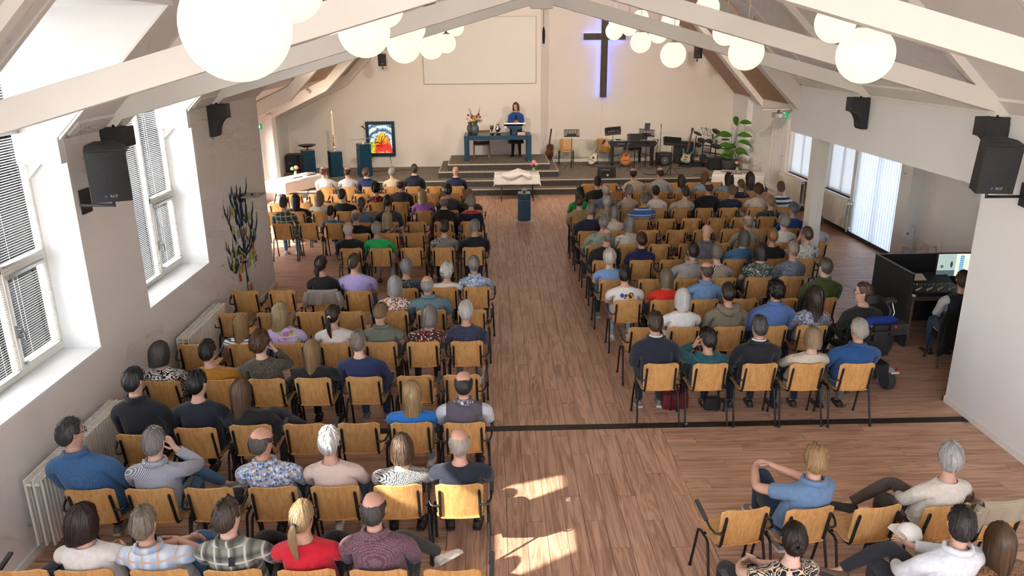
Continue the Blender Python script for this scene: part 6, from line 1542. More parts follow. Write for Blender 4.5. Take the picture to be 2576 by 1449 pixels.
t = pedestal(.80, 18.97, 0, .31, .70, 'small blue offering pedestal standing in the aisle', 0, False)
MB().box(-.25, .25, -.30, .22, .0, .012).build('clear_base', pmat('acrylic_base', (.42, .38, .33), .15, .05, 5), t); MB().box(-.10, .10, -.22, -.19, .012, .03).build('base_bar', BLACK, t)
t = thing('silver_dish', 'small silver lidded dish on the aisle pedestal', 'dish', (.80, 18.97, .70)); MB().lathe([(.03, 0), (.035, .01), (.02, .02), (.07, .04), (.082, .055), (.06, .075), (.02, .085), (.012, .10), (.0005, .105)], (0, 0, 0), 20).build('dish', STEEL, t, smooth=True)
TR = (6.86, 21.08, 0); RZR = radians(-20)
folding_table(TR, RZR, 1.35, .72, .76, .30, 'folding table with white cloth by the side door', 'white cloth on the right folding table by the side door', seed=6)
cup_tray(on(TR, RZR, -.28, .12, .766), RZR, 'dark tray of communion cups left of the posy on the right table'); cup_tray(on(TR, RZR, .12, .12, .766), RZR, 'dark tray of communion cups right of the posy on the right table', 8, 5); cup_tray(on(TR, RZR, -.05, -.14, .766), RZR, 'small cup tray at the front of the right table', 6, 3)
posy(on(TR, RZR, -.06, .28, .766), 'on the right folding table', ((-.04, .13, PK), (.06, .14, RD)), 1.4)
t = thing('paper_sheet', 'plain paper sheets on the right folding table', 'paper', on(TR, RZR, .48, .05, .766), RZR); MB().box(-.105, .105, -.15, .15, 0, .004).build('sheet', MC['paper_white'], t)
# ------------------------------------------------------------------ musicians' corner
chair(2.50, 25.78, STG, pi, 'wooden chair left on stage beside the music stand', '', 'wooden chairs on stage')
chair(3.76, 25.82, STG, pi+.08, 'wooden chair on stage with lute leaning against it', '', 'wooden chairs on stage')
chair(7.95, 24.75, STG, pi/2+.3, 'wooden chair on stage behind the potted plant', '', 'wooden chairs on stage')
YEL = pmat('yellow_cushion', (.62, .33, .02), .9, .1, 15, .2, 60)
def cushion(loc, rz, label):
    t = thing('seat_cushion', label, 'cushion', loc, rz); MB().box(-.19, .19, -.18, .20, 0, .045).build('pad', YEL, t, bevel=.02, smooth=True)
cushion((3.76, 25.80, STG+.466), pi, 'yellow seat cushion on the stage chair with the lute')
def guitar(loc, rz, lean, roll_, label, body=(.55, .22, .05), edge=(.10, .02, .01), L=1.0, kind='acoustic', head=BLACK):
    t = thing('guitar' if kind != 'bass' else 'bass_guitar', label, 'guitar', loc, rz)
    pv = bpy.data.objects.new('x', None)
    rot = (Matrix.Rotation(lean, 3, 'X') @ Matrix.Rotation(roll_, 3, 'Y')).to_euler()
    nt = NT('guitar_top_'+label[:18]); o = nt.coord(); X = nt.sep(o)
    rr = nt.math('ADD', nt.math('MULTIPLY', X[0], X[0]), nt.math('MULTIPLY', nt.math('SUBTRACT', X[2], .2), nt.math('SUBTRACT', X[2], .2)))
    if kind == 'bass': nt.base(nt.ramp(nt.math('ADD', X[2], nt.math('MULTIPLY', nt.noise(o, 12, 3), .06)), [(.03, edge), (.14, body), (.26, body), (.36, edge)]))
    else: nt.base(nt.ramp(rr, [(.010, body), (.05, edge)]))
    nt.rough(.25); top = nt.m
    if kind == 'bass': pts = [(0, 0), (.10, .005), (.155, .05), (.165, .13), (.13, .21), (.15, .30), (.21, .40), (.20, .44), (.15, .40), (.07, .31), (.03, .30), (-.03, .30), (-.07, .32), (-.13, .44), (-.16, .47), (-.175, .44), (-.14, .30), (-.125, .20), (-.165, .12), (-.15, .05), (-.10, .005)]; th = .04
    elif kind == 'lute':
        pts = [(.115*sin(a), .15-.15*cos(a)+(.18*(a/pi)**3)) for a in [pi*i/12 for i in range(13)]]; pts += [(-x, z) for x, z in pts[-2:0:-1]]; th = .09
    else:
        half = [(0, 0), (.09, .006), (.165, .05), (.195, .13), (.175, .21), (.125, .265), (.12, .30), (.14, .36), (.135, .42), (.09, .47), (.03, .485)]
        pts = half+[(-x, z) for x, z in half[::-1][:-1]]; th = .10
        if kind == 'cutaway': pts = [(x if not (x > .08 and z > .40) else x*.55, z if not (x > .08 and z > .40) else z-.04) for x, z in pts]
    b = MB().prism(pts, 'y', -th/2, th/2).build('body', pmat('guitar_side', (.12, .04, .02), .3, .2, 10), t, bevel=.004, rot=rot)
    MB().prism([(x*.985, .004+z*.985) for x, z in pts], 'y', -th/2-.003, -th/2-.0005).build('soundboard', top, b)
    zt = max(z for _, z in pts); z0 = zt-.12 if kind != 'lute' else zt-.05
    if kind in ('acoustic', 'cutaway', 'lute'): MB().lathe([(.047, 0), (.047, .001)], (0, -th/2-.0045, zt-.17 if kind != 'lute' else .24), 18, 'y').build('sound_hole', BLACK, b); MB().box(-.08, .08, -th/2-.012, -th/2-.003, .14, .16).build('bridge', BLACK, b)
    else: MB().box(-.05, .05, -th/2-.012, -th/2-.003, .10, .12).box(-.05, .05, -th/2-.014, -th/2-.003, .18, .21).build('pickups', BLACK, b)
    zn = L-.13
    MB().box(-.026, .026, -th/2-.012, -th/2+.012, z0, zn).build('neck', pmat('guitar_neck', (.10, .05, .03), .4, .2, 15), b, bevel=.004)
    h = MB().prism([(-.026, zn), (.026, zn), (.038, zn+.05), (.034, L), (-.034, L), (-.038, zn+.05)], 'y', -th/2-.006, -th/2+.010).build('headstock', head, b)
    for k in range(3):
        for s in (-1, 1): MB().lathe([(.006, 0), (.009, .02)], (s*.036, -th/2, zn+.035+.035*k), 6, 'x').build('tuning_peg', STEEL, b)
    bpy.data.objects.remove(pv); return t
def gstand(loc, rz, label):
    t = thing('guitar_stand', label, 'stand', loc, rz)
    for a in (-.9, .9, pi): MB().tube([(0, .06, .22), (sin(a)*.24, .06-cos(a)*.20, .0)], .009, 6).build('leg', BLACK, t)
    MB().tube([(-.12, -.10, .10), (-.12, 0, .06), (.12, 0, .06), (.12, -.10, .10)], .009, 6).build('cradle', BLACK, t); MB().tube([(0, .06, .2), (0, .10, .62)], .009, 6).build('mast', BLACK, t)
guitar((1.90, 25.62, .58), radians(-62), radians(-14), radians(-8), 'dark acoustic guitar leaning at the wall beside the steps', (.25, .09, .03), (.06, .02, .01), .98, 'acoustic')
guitar((3.22, 25.30, STG+.05), 0, radians(-18), radians(34), 'pale striped lute leaning on the stage chair', (.36, .25, .15), (.10, .05, .025), .95, 'lute')
guitar((4.32, 24.86, STG+.07), 0, radians(-10), radians(8), 'sunburst acoustic guitar on a stand before the piano', (.60, .20, .02), (.09, .015, .01), 1.02, 'cutaway'); gstand((4.32, 24.90, STG), 0, 'black stand under the sunburst guitar')
guitar((6.36, 25.18, STG+.07), 0, radians(-8), radians(12), 'blue burst electric bass on a stand before the amplifier', (.60, .46, .26), (.01, .20, .27), 1.16, 'bass', pmat('bass_head', (.10, .05, .03), .4)); gstand((6.36, 25.24, STG), 0, 'black stand under the blue bass guitar')
def music_stand(loc, hz, label, w=.50, h=.24, tilt=.42, holes=True, rz=0, roll_=0):
    t = thing('music_stand', label, 'music stand', loc, rz)
    for k in range(3): a = radians(90+120*k); MB().tube([(0, 0, .26), (cos(a)*.30, sin(a)*.30, .01)], .008, 6).build('leg', BLACK, t)
    MB().tube([(0, 0, .04), (0, 0, .55)], .014, 8).tube([(0, 0, .5), (0, 0, hz-.03)], .009, 8).build('pole', BLACK, t)
    mb = MB(); c, s = cos(tilt), sin(tilt); pr = Matrix.Rotation(roll_, 3, 'Y')
    P_ = lambda u, v, o=0: tuple(pr @ Vector((u, v*s+o*c, v*c-o*s))+Vector((0, -.03, hz)))
    def slab(u0, u1, v0, v1): mb.add([P_(u, v, o) for o in (-.002, .002) for u, v in ((u0, v0), (u1, v0), (u1, v1), (u0, v1))], [(0, 1, 2, 3), (4, 7, 6, 5), (0, 4, 5, 1), (1, 5, 6, 2), (2, 6, 7, 3), (3, 7, 4, 0)])
    if holes:
        slab(-w/2, w/2, 0, .03); slab(-w/2, w/2, h-.02, h); slab(-w*.28, w*.28, .02, h*.45)
        for i in range(11): u = -w/2+w*i/10; slab(max(-w/2, u-.011), min(w/2, u+.011), 0, h)
        for j in range(1, 5): slab(-w/2, w/2, h*j/5-.006, h*j/5+.006)
    else: slab(-w/2, w/2, 0, h); slab(-w/2+.04, w/2+.02, h*.3, h+.02)
    mb.build('desk', BLACKP, t); mb = MB(); mb.add([P_(u, v, o) for o in (-.045, .004) for u, v in ((-w/2, -.004), (w/2, -.004), (w/2, .004), (-w/2, .004))], [(0, 1, 2, 3), (4, 7, 6, 5), (0, 4, 5, 1), (1, 5, 6, 2), (2, 6, 7, 3), (3, 7, 4, 0)]).build('ledge', BLACKP, t)
    return t
music_stand((2.57, 24.75, STG), 1.02, 'perforated black music stand next to the left stage chair')
s2 = music_stand((3.87, 24.62, STG), 1.08, 'black music stand holding dark sheet folders by the piano', .50, .24, .42, False, 0, -.08)
FOOD = pmat('folder_print', (.40, .16, .05), .5, .5, 50)
for k, x in enumerate((-.13, -.05, .03, .14)): MB().ball((x, -.05+.0, 1.18+.01*k), (.03, .012, .018), 8, 6).build('print_blob', FOOD, s2, smooth='all')
music_stand((4.53, 24.30, STG), .89, 'perforated black music stand in front of the sunburst guitar', .52, .25)
music_stand((4.92, 24.50, STG), 1.04, 'perforated music stand with a tablet behind the keyboard', .50, .23, .42, True, 0, .1)
music_stand((5.47, 23.30, STG), .89, 'solid black music stand near the stage edge', .56, .26, .5, False, .15, .1)
t = thing('tablet_computer', 'dark tablet standing above the music stand', 'tablet', (4.95, 24.55, 1.60), -.1); MB().obox((0, .02, .10), (.085, 0, 0), (0, .005, 0), (.012, .03, .11)).build('case', BLACKP, t, bevel=.003); MB().obox((0, .012, .10), (.07, 0, 0), (0, .0015, 0), (.010, .028, .09)).build('screen', pmat('tablet_screen', (.03, .03, .045), .1, .4, 20), t); MB().tube([(0, .03, .02), (-.03, .02, -.18)], .008, 6).build('clamp', BLACK, t)
# stage piano
t = thing('stage_piano', 'black stage piano on a black stand seen from behind', 'piano', (4.63, 25.32, STG))
MB().prism([(-.79, .76), (-.70, .62), (.72, .62), (.79, .74), (.74, .80), (-.68, .80)], 'y', -.18, .18).build('body', BLACKP, t, bevel=.01)
MB().box(-.66, .68, -.02, .16, .80, .825).build('keys', pmat('piano_keys', (.75, .73, .68), .3), t)
text_mesh('brand_lettering', 'YAMAHA', .062, LOGO, t, (-.40, -.1815, .72), (pi/2, 0, 0)); text_mesh('model_lettering', 'CP', .075, LOGO, t, (-.14, -.1815, .72), (pi/2, 0, 0))
for s in (-1, 1): MB().box(s*.66-.04, s*.66+.04, -.13, .13, 0, .62).build('leg', BLACK, t, bevel=.004)
MB().tube([(-.66, 0, .28), (0, 0, .48), (.66, 0, .28)], .012, 6).build('cross_brace', BLACK, t)
MB().box(-.1, .50, .05, .09, .82, 1.02).build('note_rest', BLACKP, t)
MB().box(-.55, -.40, -.06, .04, .83, .86).build('eyeglass_case', BLACK, t)
t = thing('piano_bench', 'black padded piano bench behind the stage piano', 'bench', (4.75, 25.85, STG)); MB().box(-.28, .28, -.14, .14, .44, .53).build('seat', BLACKP, t, bevel=.02)
for x in (-.24, .24):
    for y in (-.11, .11): MB().box(x-.02, x+.02, y-.02, y+.02, 0, .44).build('leg', BLACK, t)
def amp(loc, w, h, d, rz, label, cone=True, logo=None):
    t = thing('amplifier', label, 'amplifier', loc, rz); MB().box(-w/2, w/2, -d/2, d/2, .015, h).build('cabinet', BLACKP, t, bevel=.012)
    MB().box(-w/2+.02, w/2-.02, -d/2-.005, -d/2+.002, .04, h*.74).build('grille', GRILLE, t); MB().box(-w/2+.02, w/2-.02, -d/2-.004, -d/2+.002, h*.80, h-.02).build('control_panel', BLACK, t)
    if cone: MB().lathe([(w*.24, 0), (w*.25, -.008), (w*.20, -.007), (w*.09, -.005), (w*.07, -.012)], (0, -d/2-.005, h*.40), 22, 'y').build('speaker_cone', pmat('cone_grey', (.16, .15, .14), .6, .2, 20), t); MB().lathe([(w*.05, 0), (w*.05, -.008)], (0, -d/2-.012, h*.40), 14, 'y').build('dust_cap', LOGO, t)
    for k in range(6): MB().lathe([(.010, 0), (.010, -.012)], (-w*.32+k*w*.12, -d/2-.004, h*.88), 8, 'y').build('knob', LOGO, t)
    MB().tube([(-w*.2, 0, h), (-w*.18, 0, h+.02), (w*.18, 0, h+.02), (w*.2, 0, h)], .010, 6).build('handle', BLACKP, t); return t
amp((5.70, 25.35, STG), .50, .40, .28, .05, 'small black combo amplifier with round speaker beside the piano')
amp((6.43, 25.72, STG), .60, .70, .34, 0, 'tall black bass amplifier behind the blue bass', False)
t = thing('stage_monitor', 'black wedge stage monitor at the stage edge', 'loudspeaker', (3.46, 22.98, STG), .06); MB().prism([(-.14, 0), (.16, 0), (.20, .14), (.06, .33), (-.14, .33)], 'x', -.25, .25).build('cabinet', BLACKP, t, bevel=.01); MB().box(-.20, .20, -.147, -.14, .05, .28).build('back_panel', BLACK, t); text_mesh('panel_lettering', 'db TECHNOLOGIES', .030, LOGO, t, (-.07, -.1478, .25), (pi/2, 0, 0)); MB().box(-.03, .03, -.149, -.147, .06, .12).build('socket_plate', LOGO, t)
t = thing('subwoofer', 'black subwoofer in the left stage corner', 'loudspeaker', (-6.38, 25.0, STG), .12); MB().box(-.22, .22, -.25, .25, .02, .54).build('cabinet', BLACKP, t, bevel=.012); MB().box(-.20, .20, -.256, -.25, .04, .52).build('grille', GRILLE, t); text_mesh('logo', 'RCF', .05, LOGO, t, (-.09, -.258, .28), (pi/2, 0, 0))
# microphone stands
def mic_stand(loc, hz, label, boom=None):
    t = thing('microphone_stand', label, 'microphone stand', loc)
    for k in range(3): a = radians(30+120*k); MB().tube([(0, 0, .14), (cos(a)*.30, sin(a)*.30, .01)], .008, 6).build('leg', BLACK, t)
    MB().tube([(0, 0, .05), (0, 0, hz)], .009, 8).build('pole', BLACK, t)
    if boom: MB().tube([(-boom[0]*.2, 0, hz-.06), (boom[0], boom[1], boom[2])], .007, 6).build('boom', BLACK, t); MB().tube([(boom[0], boom[1], boom[2]), (boom[0]*1.12, boom[1], boom[2]+.12)], [.014, .024], 8).build('microphone', BLACKP, t)
    else: MB().tube([(0, 0, hz), (0, 0, hz+.10)], [.012, .012], 8).build('clip', BLACK, t)
mic_stand((5.52, 25.15, STG), 1.25, 'tall straight microphone stand beside the small amplifier')
mic_stand((5.20, 24.10, STG), 1.0, 'boom microphone stand in front of the piano', (-.30, .2, 1.05))
# cables
CABLE = pmat('cable_black', (.012, .012, .012), .6, .2, 20)
rc = random.Random(9)
for n_, (xa, ya, xb, yb) in enumerate(((2.9, 25.6, 3.6, 24.9), (3.0, 25.9, 4.2, 25.6), (4.6, 23.6, 5.5, 23.3), (4.7, 23.4, 5.9, 23.1), (5.9, 24.4, 7.0, 24.9), (6.2, 23.2, 7.0, 23.0), (-3.9, 24.6, -2.6, 24.9))):
    pts = [(xa+(xb-xa)*f+.08*sin(f*14+n_), ya+(yb-ya)*f+.07*cos(f*17+n_*2), STG+.008) for f in [i/24 for i in range(25)]]
    t = thing('cable', '%s length of black cable snaking over the stage carpet, counted from left' % ORD[[2, 3, 4, 5, 6, 7, 1][n_]], 'cable', (0, 0, 0)); MB().tube(pts, .007, 5).build('lead', CABLE, t)
# electronic drum kit
t = thing('electronic_drum_kit', 'black electronic drum kit with rack and cymbal pads', 'drum kit', (7.28, 25.30, STG))
PAD = pmat('drum_pad', (.03, .03, .034), .5, .2, 20)
for p in (((-.62, -.1, 0), (-.58, -.1, .95)), ((-.30, .1, 0), (-.28, .1, .85)), ((.15, .1, 0), (.15, .1, .80)), ((.42, -.15, 0), (.40, -.15, .72)), ((-.05, .05, .3), (.0, .0, 1.0))): MB().tube(p, .017, 8).build('rack_post', BLACK, t)
for p in (((-.60, -.1, .62), (-.28, .1, .62), (.15, .1, .56), (.42, -.15, .50)), ((-.58, -.1, .30), (-.28, .1, .30)), ((-.28, .1, .40), (.15, .1, .34), (.42, -.15, .30))): MB().tube(p, .016, 8).build('rack_bar', BLACK, t)
def pad(c, r, tx, ty, name='drum_pad', th=.035):
    MB().lathe([(r*.95, -th), (r, -th*.4), (r, 0), (r*.93, .006), (.001, .010)], (0, 0, 0), 22).build(name, PAD, t, smooth=True, loc=c, rot=(tx, ty, 0))
pad((-.38, -.05, .80), .14, .5, .2); pad((-.12, -.05, .78), .13, .4, .15); pad((.10, -.12, .62), .17, .35, .1); pad((-.48, -.05, .66), .12, .5, .2)
pad((.12, .05, 1.06), .16, .5, .35, 'cymbal_pad', .012); pad((.40, -.05, .82), .13, .1, .0, 'cymbal_pad', .012); pad((-.52, -.05, 1.02), .15, .3, .35, 'cymbal_pad', .012)
MB().obox((.56, -.2, .62), (.13, 0, 0), (0, .10, .04), (0, -.012, .03)).build('sound_module', PAD, t, bevel=.01)
MB().lathe([(.12, -.05), (.13, 0), (.12, .02)], (-.35, -.25, .26), 20, 'y').build('kick_pad', PAD, t, smooth=True); MB().obox((-.38, -.42, .05), (.05, 0, 0), (0, .14, -.04), (0, .006, .008)).build('kick_pedal', BLACK, t)
mb = MB()
for p in (((-.42, 0, 1.20), (-.10, 0, 1.14)), ((-.42, 0, 1.20), (-.32, -.03, .98)), ((-.10, 0, 1.14), (-.02, -.03, .92)), ((-.32, -.03, .98), (-.02, -.03, .92)), ((-.26, 0, 1.22), (-.17, -.03, .90)), ((-.26, 0, 1.18), (-.32, -.03, .98)), ((-.26, 0, 1.18), (-.02, -.03, .92))): mb.tube(p, .006, 5)
mb.build('note_rack', BLACK, t, kind='stuff')
t = thing('amplifier', 'large black amplifier box at the right of the stage', 'amplifier', (7.25, 24.25, STG)); MB().prism([(-.18, .02), (.20, .02), (.20, .37), (-.10, .37), (-.18, .28)], 'x', -.36, .36).build('cabinet', BLACKP, t, bevel=.012); MB().box(-.32, .32, -.186, -.18, .05, .26).build('grille', GRILLE, t); MB().tube([(-.12, .05, .37), (-.1, .05, .40), (.1, .05, .40), (.12, .05, .37)], .01, 6).build('handle', BLACK, t)
t = thing('drum_mat', 'dark rug under the drum kit', 'rug', (7.05, 25.2, STG), -.25); MB().box(-.85, .85, -.55, .55, .0, .008).build('mat', pmat('rug_black', (.02, .022, .026), .95, .2, 12, .4, 300), t)
# potted plant
t = thing('potted_plant', 'tall bird of paradise plant in a dark grey pot on stage', 'plant', (7.42, 23.75, STG))
POT = pmat('pot_anthracite', (.035, .038, .045), .6, .2, 8, .2, 40)
MB().lathe([(.16, 0), (.22, .10), (.245, .36), (.235, .375), (.215, .35), (.001, .33)], (0, 0, 0), 26).build('pot', POT, t, smooth=True); MB().lathe([(.001, .335), (.21, .335), (.21, .34)], (0, 0, 0), 20).build('soil', pmat('soil', (.03, .02, .013), 1.), t)
BIGL = pmat('banana_leaf', (.055, .17, .018), .38, .3, 6, .15, 20)
for (hx0, hz0, L, ang, droop, wd) in ((.13, 1.42, .44, 1.9, .25, .115), (.20, 1.50, .36, .25, .25, .09), (-.02, 1.12, .52, pi-.1, .15, .12), (.16, 1.12, .44, .15, .30, .10), (-.10, 1.18, .62, pi+.35, .55, .06), (.02, .80, .46, pi+.2, .12, .10), (.20, .92, .46, .1, .6, .09), (.05, .62, .40, 2.6, .5, .12), (.12, .66, .44, .5, .6, .12), (-.04, .48, .34, pi, .1, .08), (.1, .40, .36, pi+.1, .05, .05), (.16, .55, .3, .8, .3, .09)):
    mb = MB(); leaf_mb(mb, (hx0, -.05, hz0), (cos(ang), -.25, sin(ang)*.8 if abs(sin(ang)) > .5 else .25), L, wd, droop, Vector((0, -.75, .65)), 8); mb.build('leaf', BIGL, t, smooth='all')
    MB().tube([(hx0*.25, 0, .33), (hx0*.5, -.01, .33+(hz0-.33)*.5), (hx0, -.05, hz0+.01)], [.012, .009, .006], 6).build('stalk', STEM, t)
radiator((1.95, 26.20, .52), 0, 2.35, .62, 'wide white radiator on the front wall behind the stage chairs', 1, .03)
radiator((5.45, 26.20, .52), 0, 1.7, .62, 'white radiator on the front wall behind the drum kit', 1, .03)
# ------------------------------------------------------------------ wall tree with notes
TREEM = pmat('tree_sticker', (.012, .030, .045), .7, .15, 8)
wt = thing('wall_tree', 'dark blue tree silhouette on the left wall hung with notes', 'wall decoration', (XL+.004, 12.2, 0))
def TP(px, py):   # tree drawn in its own wall plane: px along the wall (y), py height, in metres
    return (.0, px, py)
def branch(pts, r):
    MB().tube([(.006, a, b) for a, b in pts], r, 6).build('branch', TREEM, wt)
rt_ = random.Random(12)
MB().prism([(-.05, 0), (.05, 0), (.035, .7), (.04, 1.0), (.03, 1.2), (-.03, 1.2), (-.035, .9)], 'x', 0, .010).build('trunk', TREEM, wt)
mains = [((0, .95), (-.25, 1.12), (-.55, 1.10), (-.80, 1.30)), ((0, 1.05), (-.28, 1.22), (-.45, 1.50), (-.62, 1.78)), ((0, 1.15), (-.15, 1.45), (-.22, 1.75), (-.38, 2.03)), ((0, 1.15), (.05, 1.5), (.05, 1.8), (.12, 2.08)), ((.0, 1.1), (.18, 1.35), (.28, 1.62), (.36, 1.95)), ((0, 1.02), (.28, 1.12), (.48, 1.30), (.62, 1.62)), ((.0, .98), (.3, 1.02), (.6, 1.12), (.8, 1.38)), ((0, .88), (-.3, .96), (-.52, .84), (-.75, .98)), ((-.03, 1.2), (-.05, 1.6), (-.12, 1.85), (-.15, 2.05))]
for m in mains:
    branch(m, [.022, .017, .012, .005])
    for k in range(7):
        f = rt_.uniform(.35, .98)*(len(m)-1); i = min(len(m)-2, int(f)); q = f-i; p = (m[i][0]+(m[i+1][0]-m[i][0])*q, m[i][1]+(m[i+1][1]-m[i][1])*q)
        s = rt_.choice((-1, 1)); L_ = rt_.uniform(.12, .26); branch((p, (p[0]+s*L_*.45, p[1]+L_*.45), (p[0]+s*L_*.55, p[1]+L_*1.05)), [.010, .008, .003])
seen = set()
NOTE = {'lime': (.42, .52, .04), 'orange': (.75, .30, .03), 'red': (.62, .04, .03), 'white': (.74, .72, .68), 'blue': (.10, .30, .42), 'grey': (.40, .37, .34), 'yellow': (.72, .55, .05)}
for n_, (a, b, c, w_, h_) in enumerate(((-.33, 1.78, 'lime', .07, .12), (-.45, 1.52, 'yellow', .06, .12), (-.12, 1.55, 'blue', .06, .12), (-.22, 1.38, 'white', .21, .30), (.06, 1.34, 'white', .26, .26), (.45, 1.55, 'lime', .06, .11), (-.45, 1.13, 'lime', .06, .13), (-.24, 1.12, 'lime', .06, .12), (-.06, .98, 'lime', .06, .12), (-.62, .96, 'lime', .07, .13), (-.36, .86, 'lime', .06, .12), (-.18, .84, 'orange', .07, .13), (-.36, .72, 'red', .06, .12), (.42, 1.05, 'red', .06, .11), (.46, .93, 'orange', .06, .08), (.30, .92, 'lime', .08, .14), (.18, .82, 'lime', .06, .12), (.50, .78, 'white', .12, .22), (.62, 1.22, 'blue', .05, .14), (.46, 1.26, 'lime', .05, .10), (-.25, .98, 'white', .16, .18), (.06, .82, 'white', .13, .34), (.08, .38, 'white', .19, .30), (-.62, 1.15, 'grey', .06, .11), (-.05, 1.72, 'grey', .05, .13), (.2, 1.2, 'grey', .05, .12))):
    t = thing('paper_note', '%s paper note on the wall tree, number %s from its top' % (c, 'x'), 'note', (XL+.020, 12.2+a, b), 0, 'notes pinned to the wall tree')
    t['label'] = '%s paper note pinned %s on the tree, %s of its crown' % (c, ('low', 'midway', 'high')[0 if b < .95 else 1 if b < 1.4 else 2], ('far left', 'left', 'at the middle', 'right', 'far right')[0 if a < -.4 else 1 if a < -.15 else 2 if a < .1 else 3 if a < .4 else 4])
    if t['label'] in seen: t['label'] += ', lower'
    seen.add(t['label']); w_ *= 1.35; h_ *= 1.1
    MB().obox((0, 0, 0), (.0012, 0, 0), (0, w_/2, .01*((n_ % 3)-1)), (0, -.008, h_/2)).build('sheet', pmat('note_'+c, NOTE[c], .8, .06, 12), t)
    if c == 'white': MB().obox((.002, 0, .02), (.0006, 0, 0), (0, w_*.32, 0), (0, 0, h_*.22)).build('print', pmat('note_print%d' % (n_ % 3), ((.35, .33, .31), (.42, .24, .12), (.30, .10, .05))[n_ % 3], .8, .6, 40), t)
t = thing('wall_shelf', 'small grey shelf on a black bracket above the wall tree', 'shelf', (XL, 12.3, 1.92)); MB().box(.0, .06, -.06, .06, -.06, .06).build('bracket', BLACK, t, bevel=.004); MB().tube([(.05, -.04, 0), (.30, -.04, .02)], .012, 6).tube([(.05, .04, 0), (.30, .04, .02)], .012, 6).build('arm', BLACK, t); MB().box(.08, .36, -.20, .20, .03, .045).build('tray', pmat('shelf_grey', (.34, .32, .29), .4, .1, 8), t, bevel=.003); MB().lathe([(.02, 0), (.02, .02)], (.2, 0, .045), 10).build('knob', BLACK, t)
# ------------------------------------------------------------------ sound booth
t = thing('booth_screen', 'low black partition around the sound desk', 'partition', (5.92, 10.2, 0))
DARKP = pmat('booth_felt', (.016, .015, .015), .85, .2, 14, .3, 200)
MB().box(0, .03, 0, 1.10, .0, 1.10).build('side_panel', DARKP, t, bevel=.003); MB().box(.03, 1.95, 1.07, 1.10, .0, 1.10).build('front_panel', DARKP, t, bevel=.003); MB().box(-.002, .032, 0, 1.1, 1.1, 1.108).box(.03, 1.95, 1.068, 1.102, 1.1, 1.108).build('edge_strip', pmat('edge_grey', (.25, .25, .25), .4), t)
DESKW = wood('desk_walnut', (.14, .085, .06), (.06, .035, .025), .5, (3, 22, 22))
t = thing('sound_desk', 'dark walnut desk carrying the mixing console', 'desk', (5.96, 10.2, 0)); MB().box(.0, 1.85, .0, 1.06, .70, .74).build('desk_top', DESKW, t, bevel=.003); MB().box(.0, .04, .0, 1.0, 0, .70).build('leg_panel', DESKW, t, bevel=.003); MB().box(1.81, 1.85, .0, 1.0, 0, .70).build('leg_panel', DESKW, t, bevel=.003)
t = thing('mixing_console', 'digital mixing console with rows of faders on the sound desk', 'mixing desk', (6.40, 10.52, .741)); MB().prism([(-.26, 0), (.30, 0), (.30, .20), (.06, .10), (-.26, .06)], 'x', -.36, .36).build('chassis', BLACKP, t, bevel=.006)
FAD = pmat('fader_cap', (.65, .58, .35), .4, .3, 60)
for k in range(16): MB().box(-.32+k*.04-.006, -.32+k*.04+.006, -.20+.03*(k % 4), -.175+.03*(k % 4), .068, .095).build('fader', FAD, t)
for k in range(16):
    for j in range(2): MB().lathe([(.009, 0), (.008, .014)], (-.32+k*.04, .0+.03*j, .085+.01*j), 6).build('button', pmat('button_%d' % ((k+j) % 3), ((.6, .5, .1), (.7, .65, .5), (.1, .3, .35))[(k+j) % 3], .4), t)
MB().obox((-.12, .19, .158), (.11, 0, 0), (0, .07, .029), (0, -.0012, .003)).build('display', emat('console_display', (.16, .12, .09), .5), t)
t = thing('computer_monitor', 'computer monitor showing a video feed and song list', 'monitor', (6.86, 10.78, .741)); MB().box(-.28, .28, -.015, .02, .14, .50).build('housing', BLACKP, t, bevel=.004); MB().box(-.03, .03, .0, .03, .02, .2).box(-.12, .12, -.08, .1, 0, .015).build('stand', BLACK, t)
MB().box(-.27, .0, -.018, -.016, .15, .49).build('video_panel', emat('screen_video', (.42, .52, .48), .6), t); MB().box(.0, .27, -.018, -.016, .15, .49).build('list_panel', emat('screen_list', (.62, .68, .55), .75), t)
for k in range(9): MB().box(.06, .12, -.0195, -.018, .20+k*.03, .222+k*.03).build('list_row', emat('screen_blue', (.08, .25, .50), .8), t)
MB().box(-.27, .0, -.0195, -.018, .15, .24).build('video_crowd', emat('screen_dark', (.10, .16, .17), .5), t); MB().ball((-.06, -.019, .33), (.02, .001, .05), 10, 6).build('video_speaker', emat('screen_dark2', (.06, .09, .10), .4), t); MB().ball((-.2, -.019, .30), (.025, .001, .025), 10, 6).build('video_flowers', MC['screen_dark'], t)
t = thing('computer_mouse', 'small white mouse on the sound desk', 'mouse', (6.02, 10.28, .741)); MB().ball((0, 0, .016), (.028, .045, .018), 10, 8).build('shell', WHITE, t, smooth='all')
chair(6.26, 9.60, 0, radians(-6), 'wooden chair at the sound desk hung with a black coat', 'LR', 'wooden stacking chairs of the congregation')
seat_person('booth', 6.26, 9.60, radians(-6), (-.0, .0, 1.19, 'short', '4a3a2c', 'collars:101626:b9b9bd', 'l', '2a4a6a', 'turn=10', ''), 'person in navy and grey raglan shirt working at the sound desk')
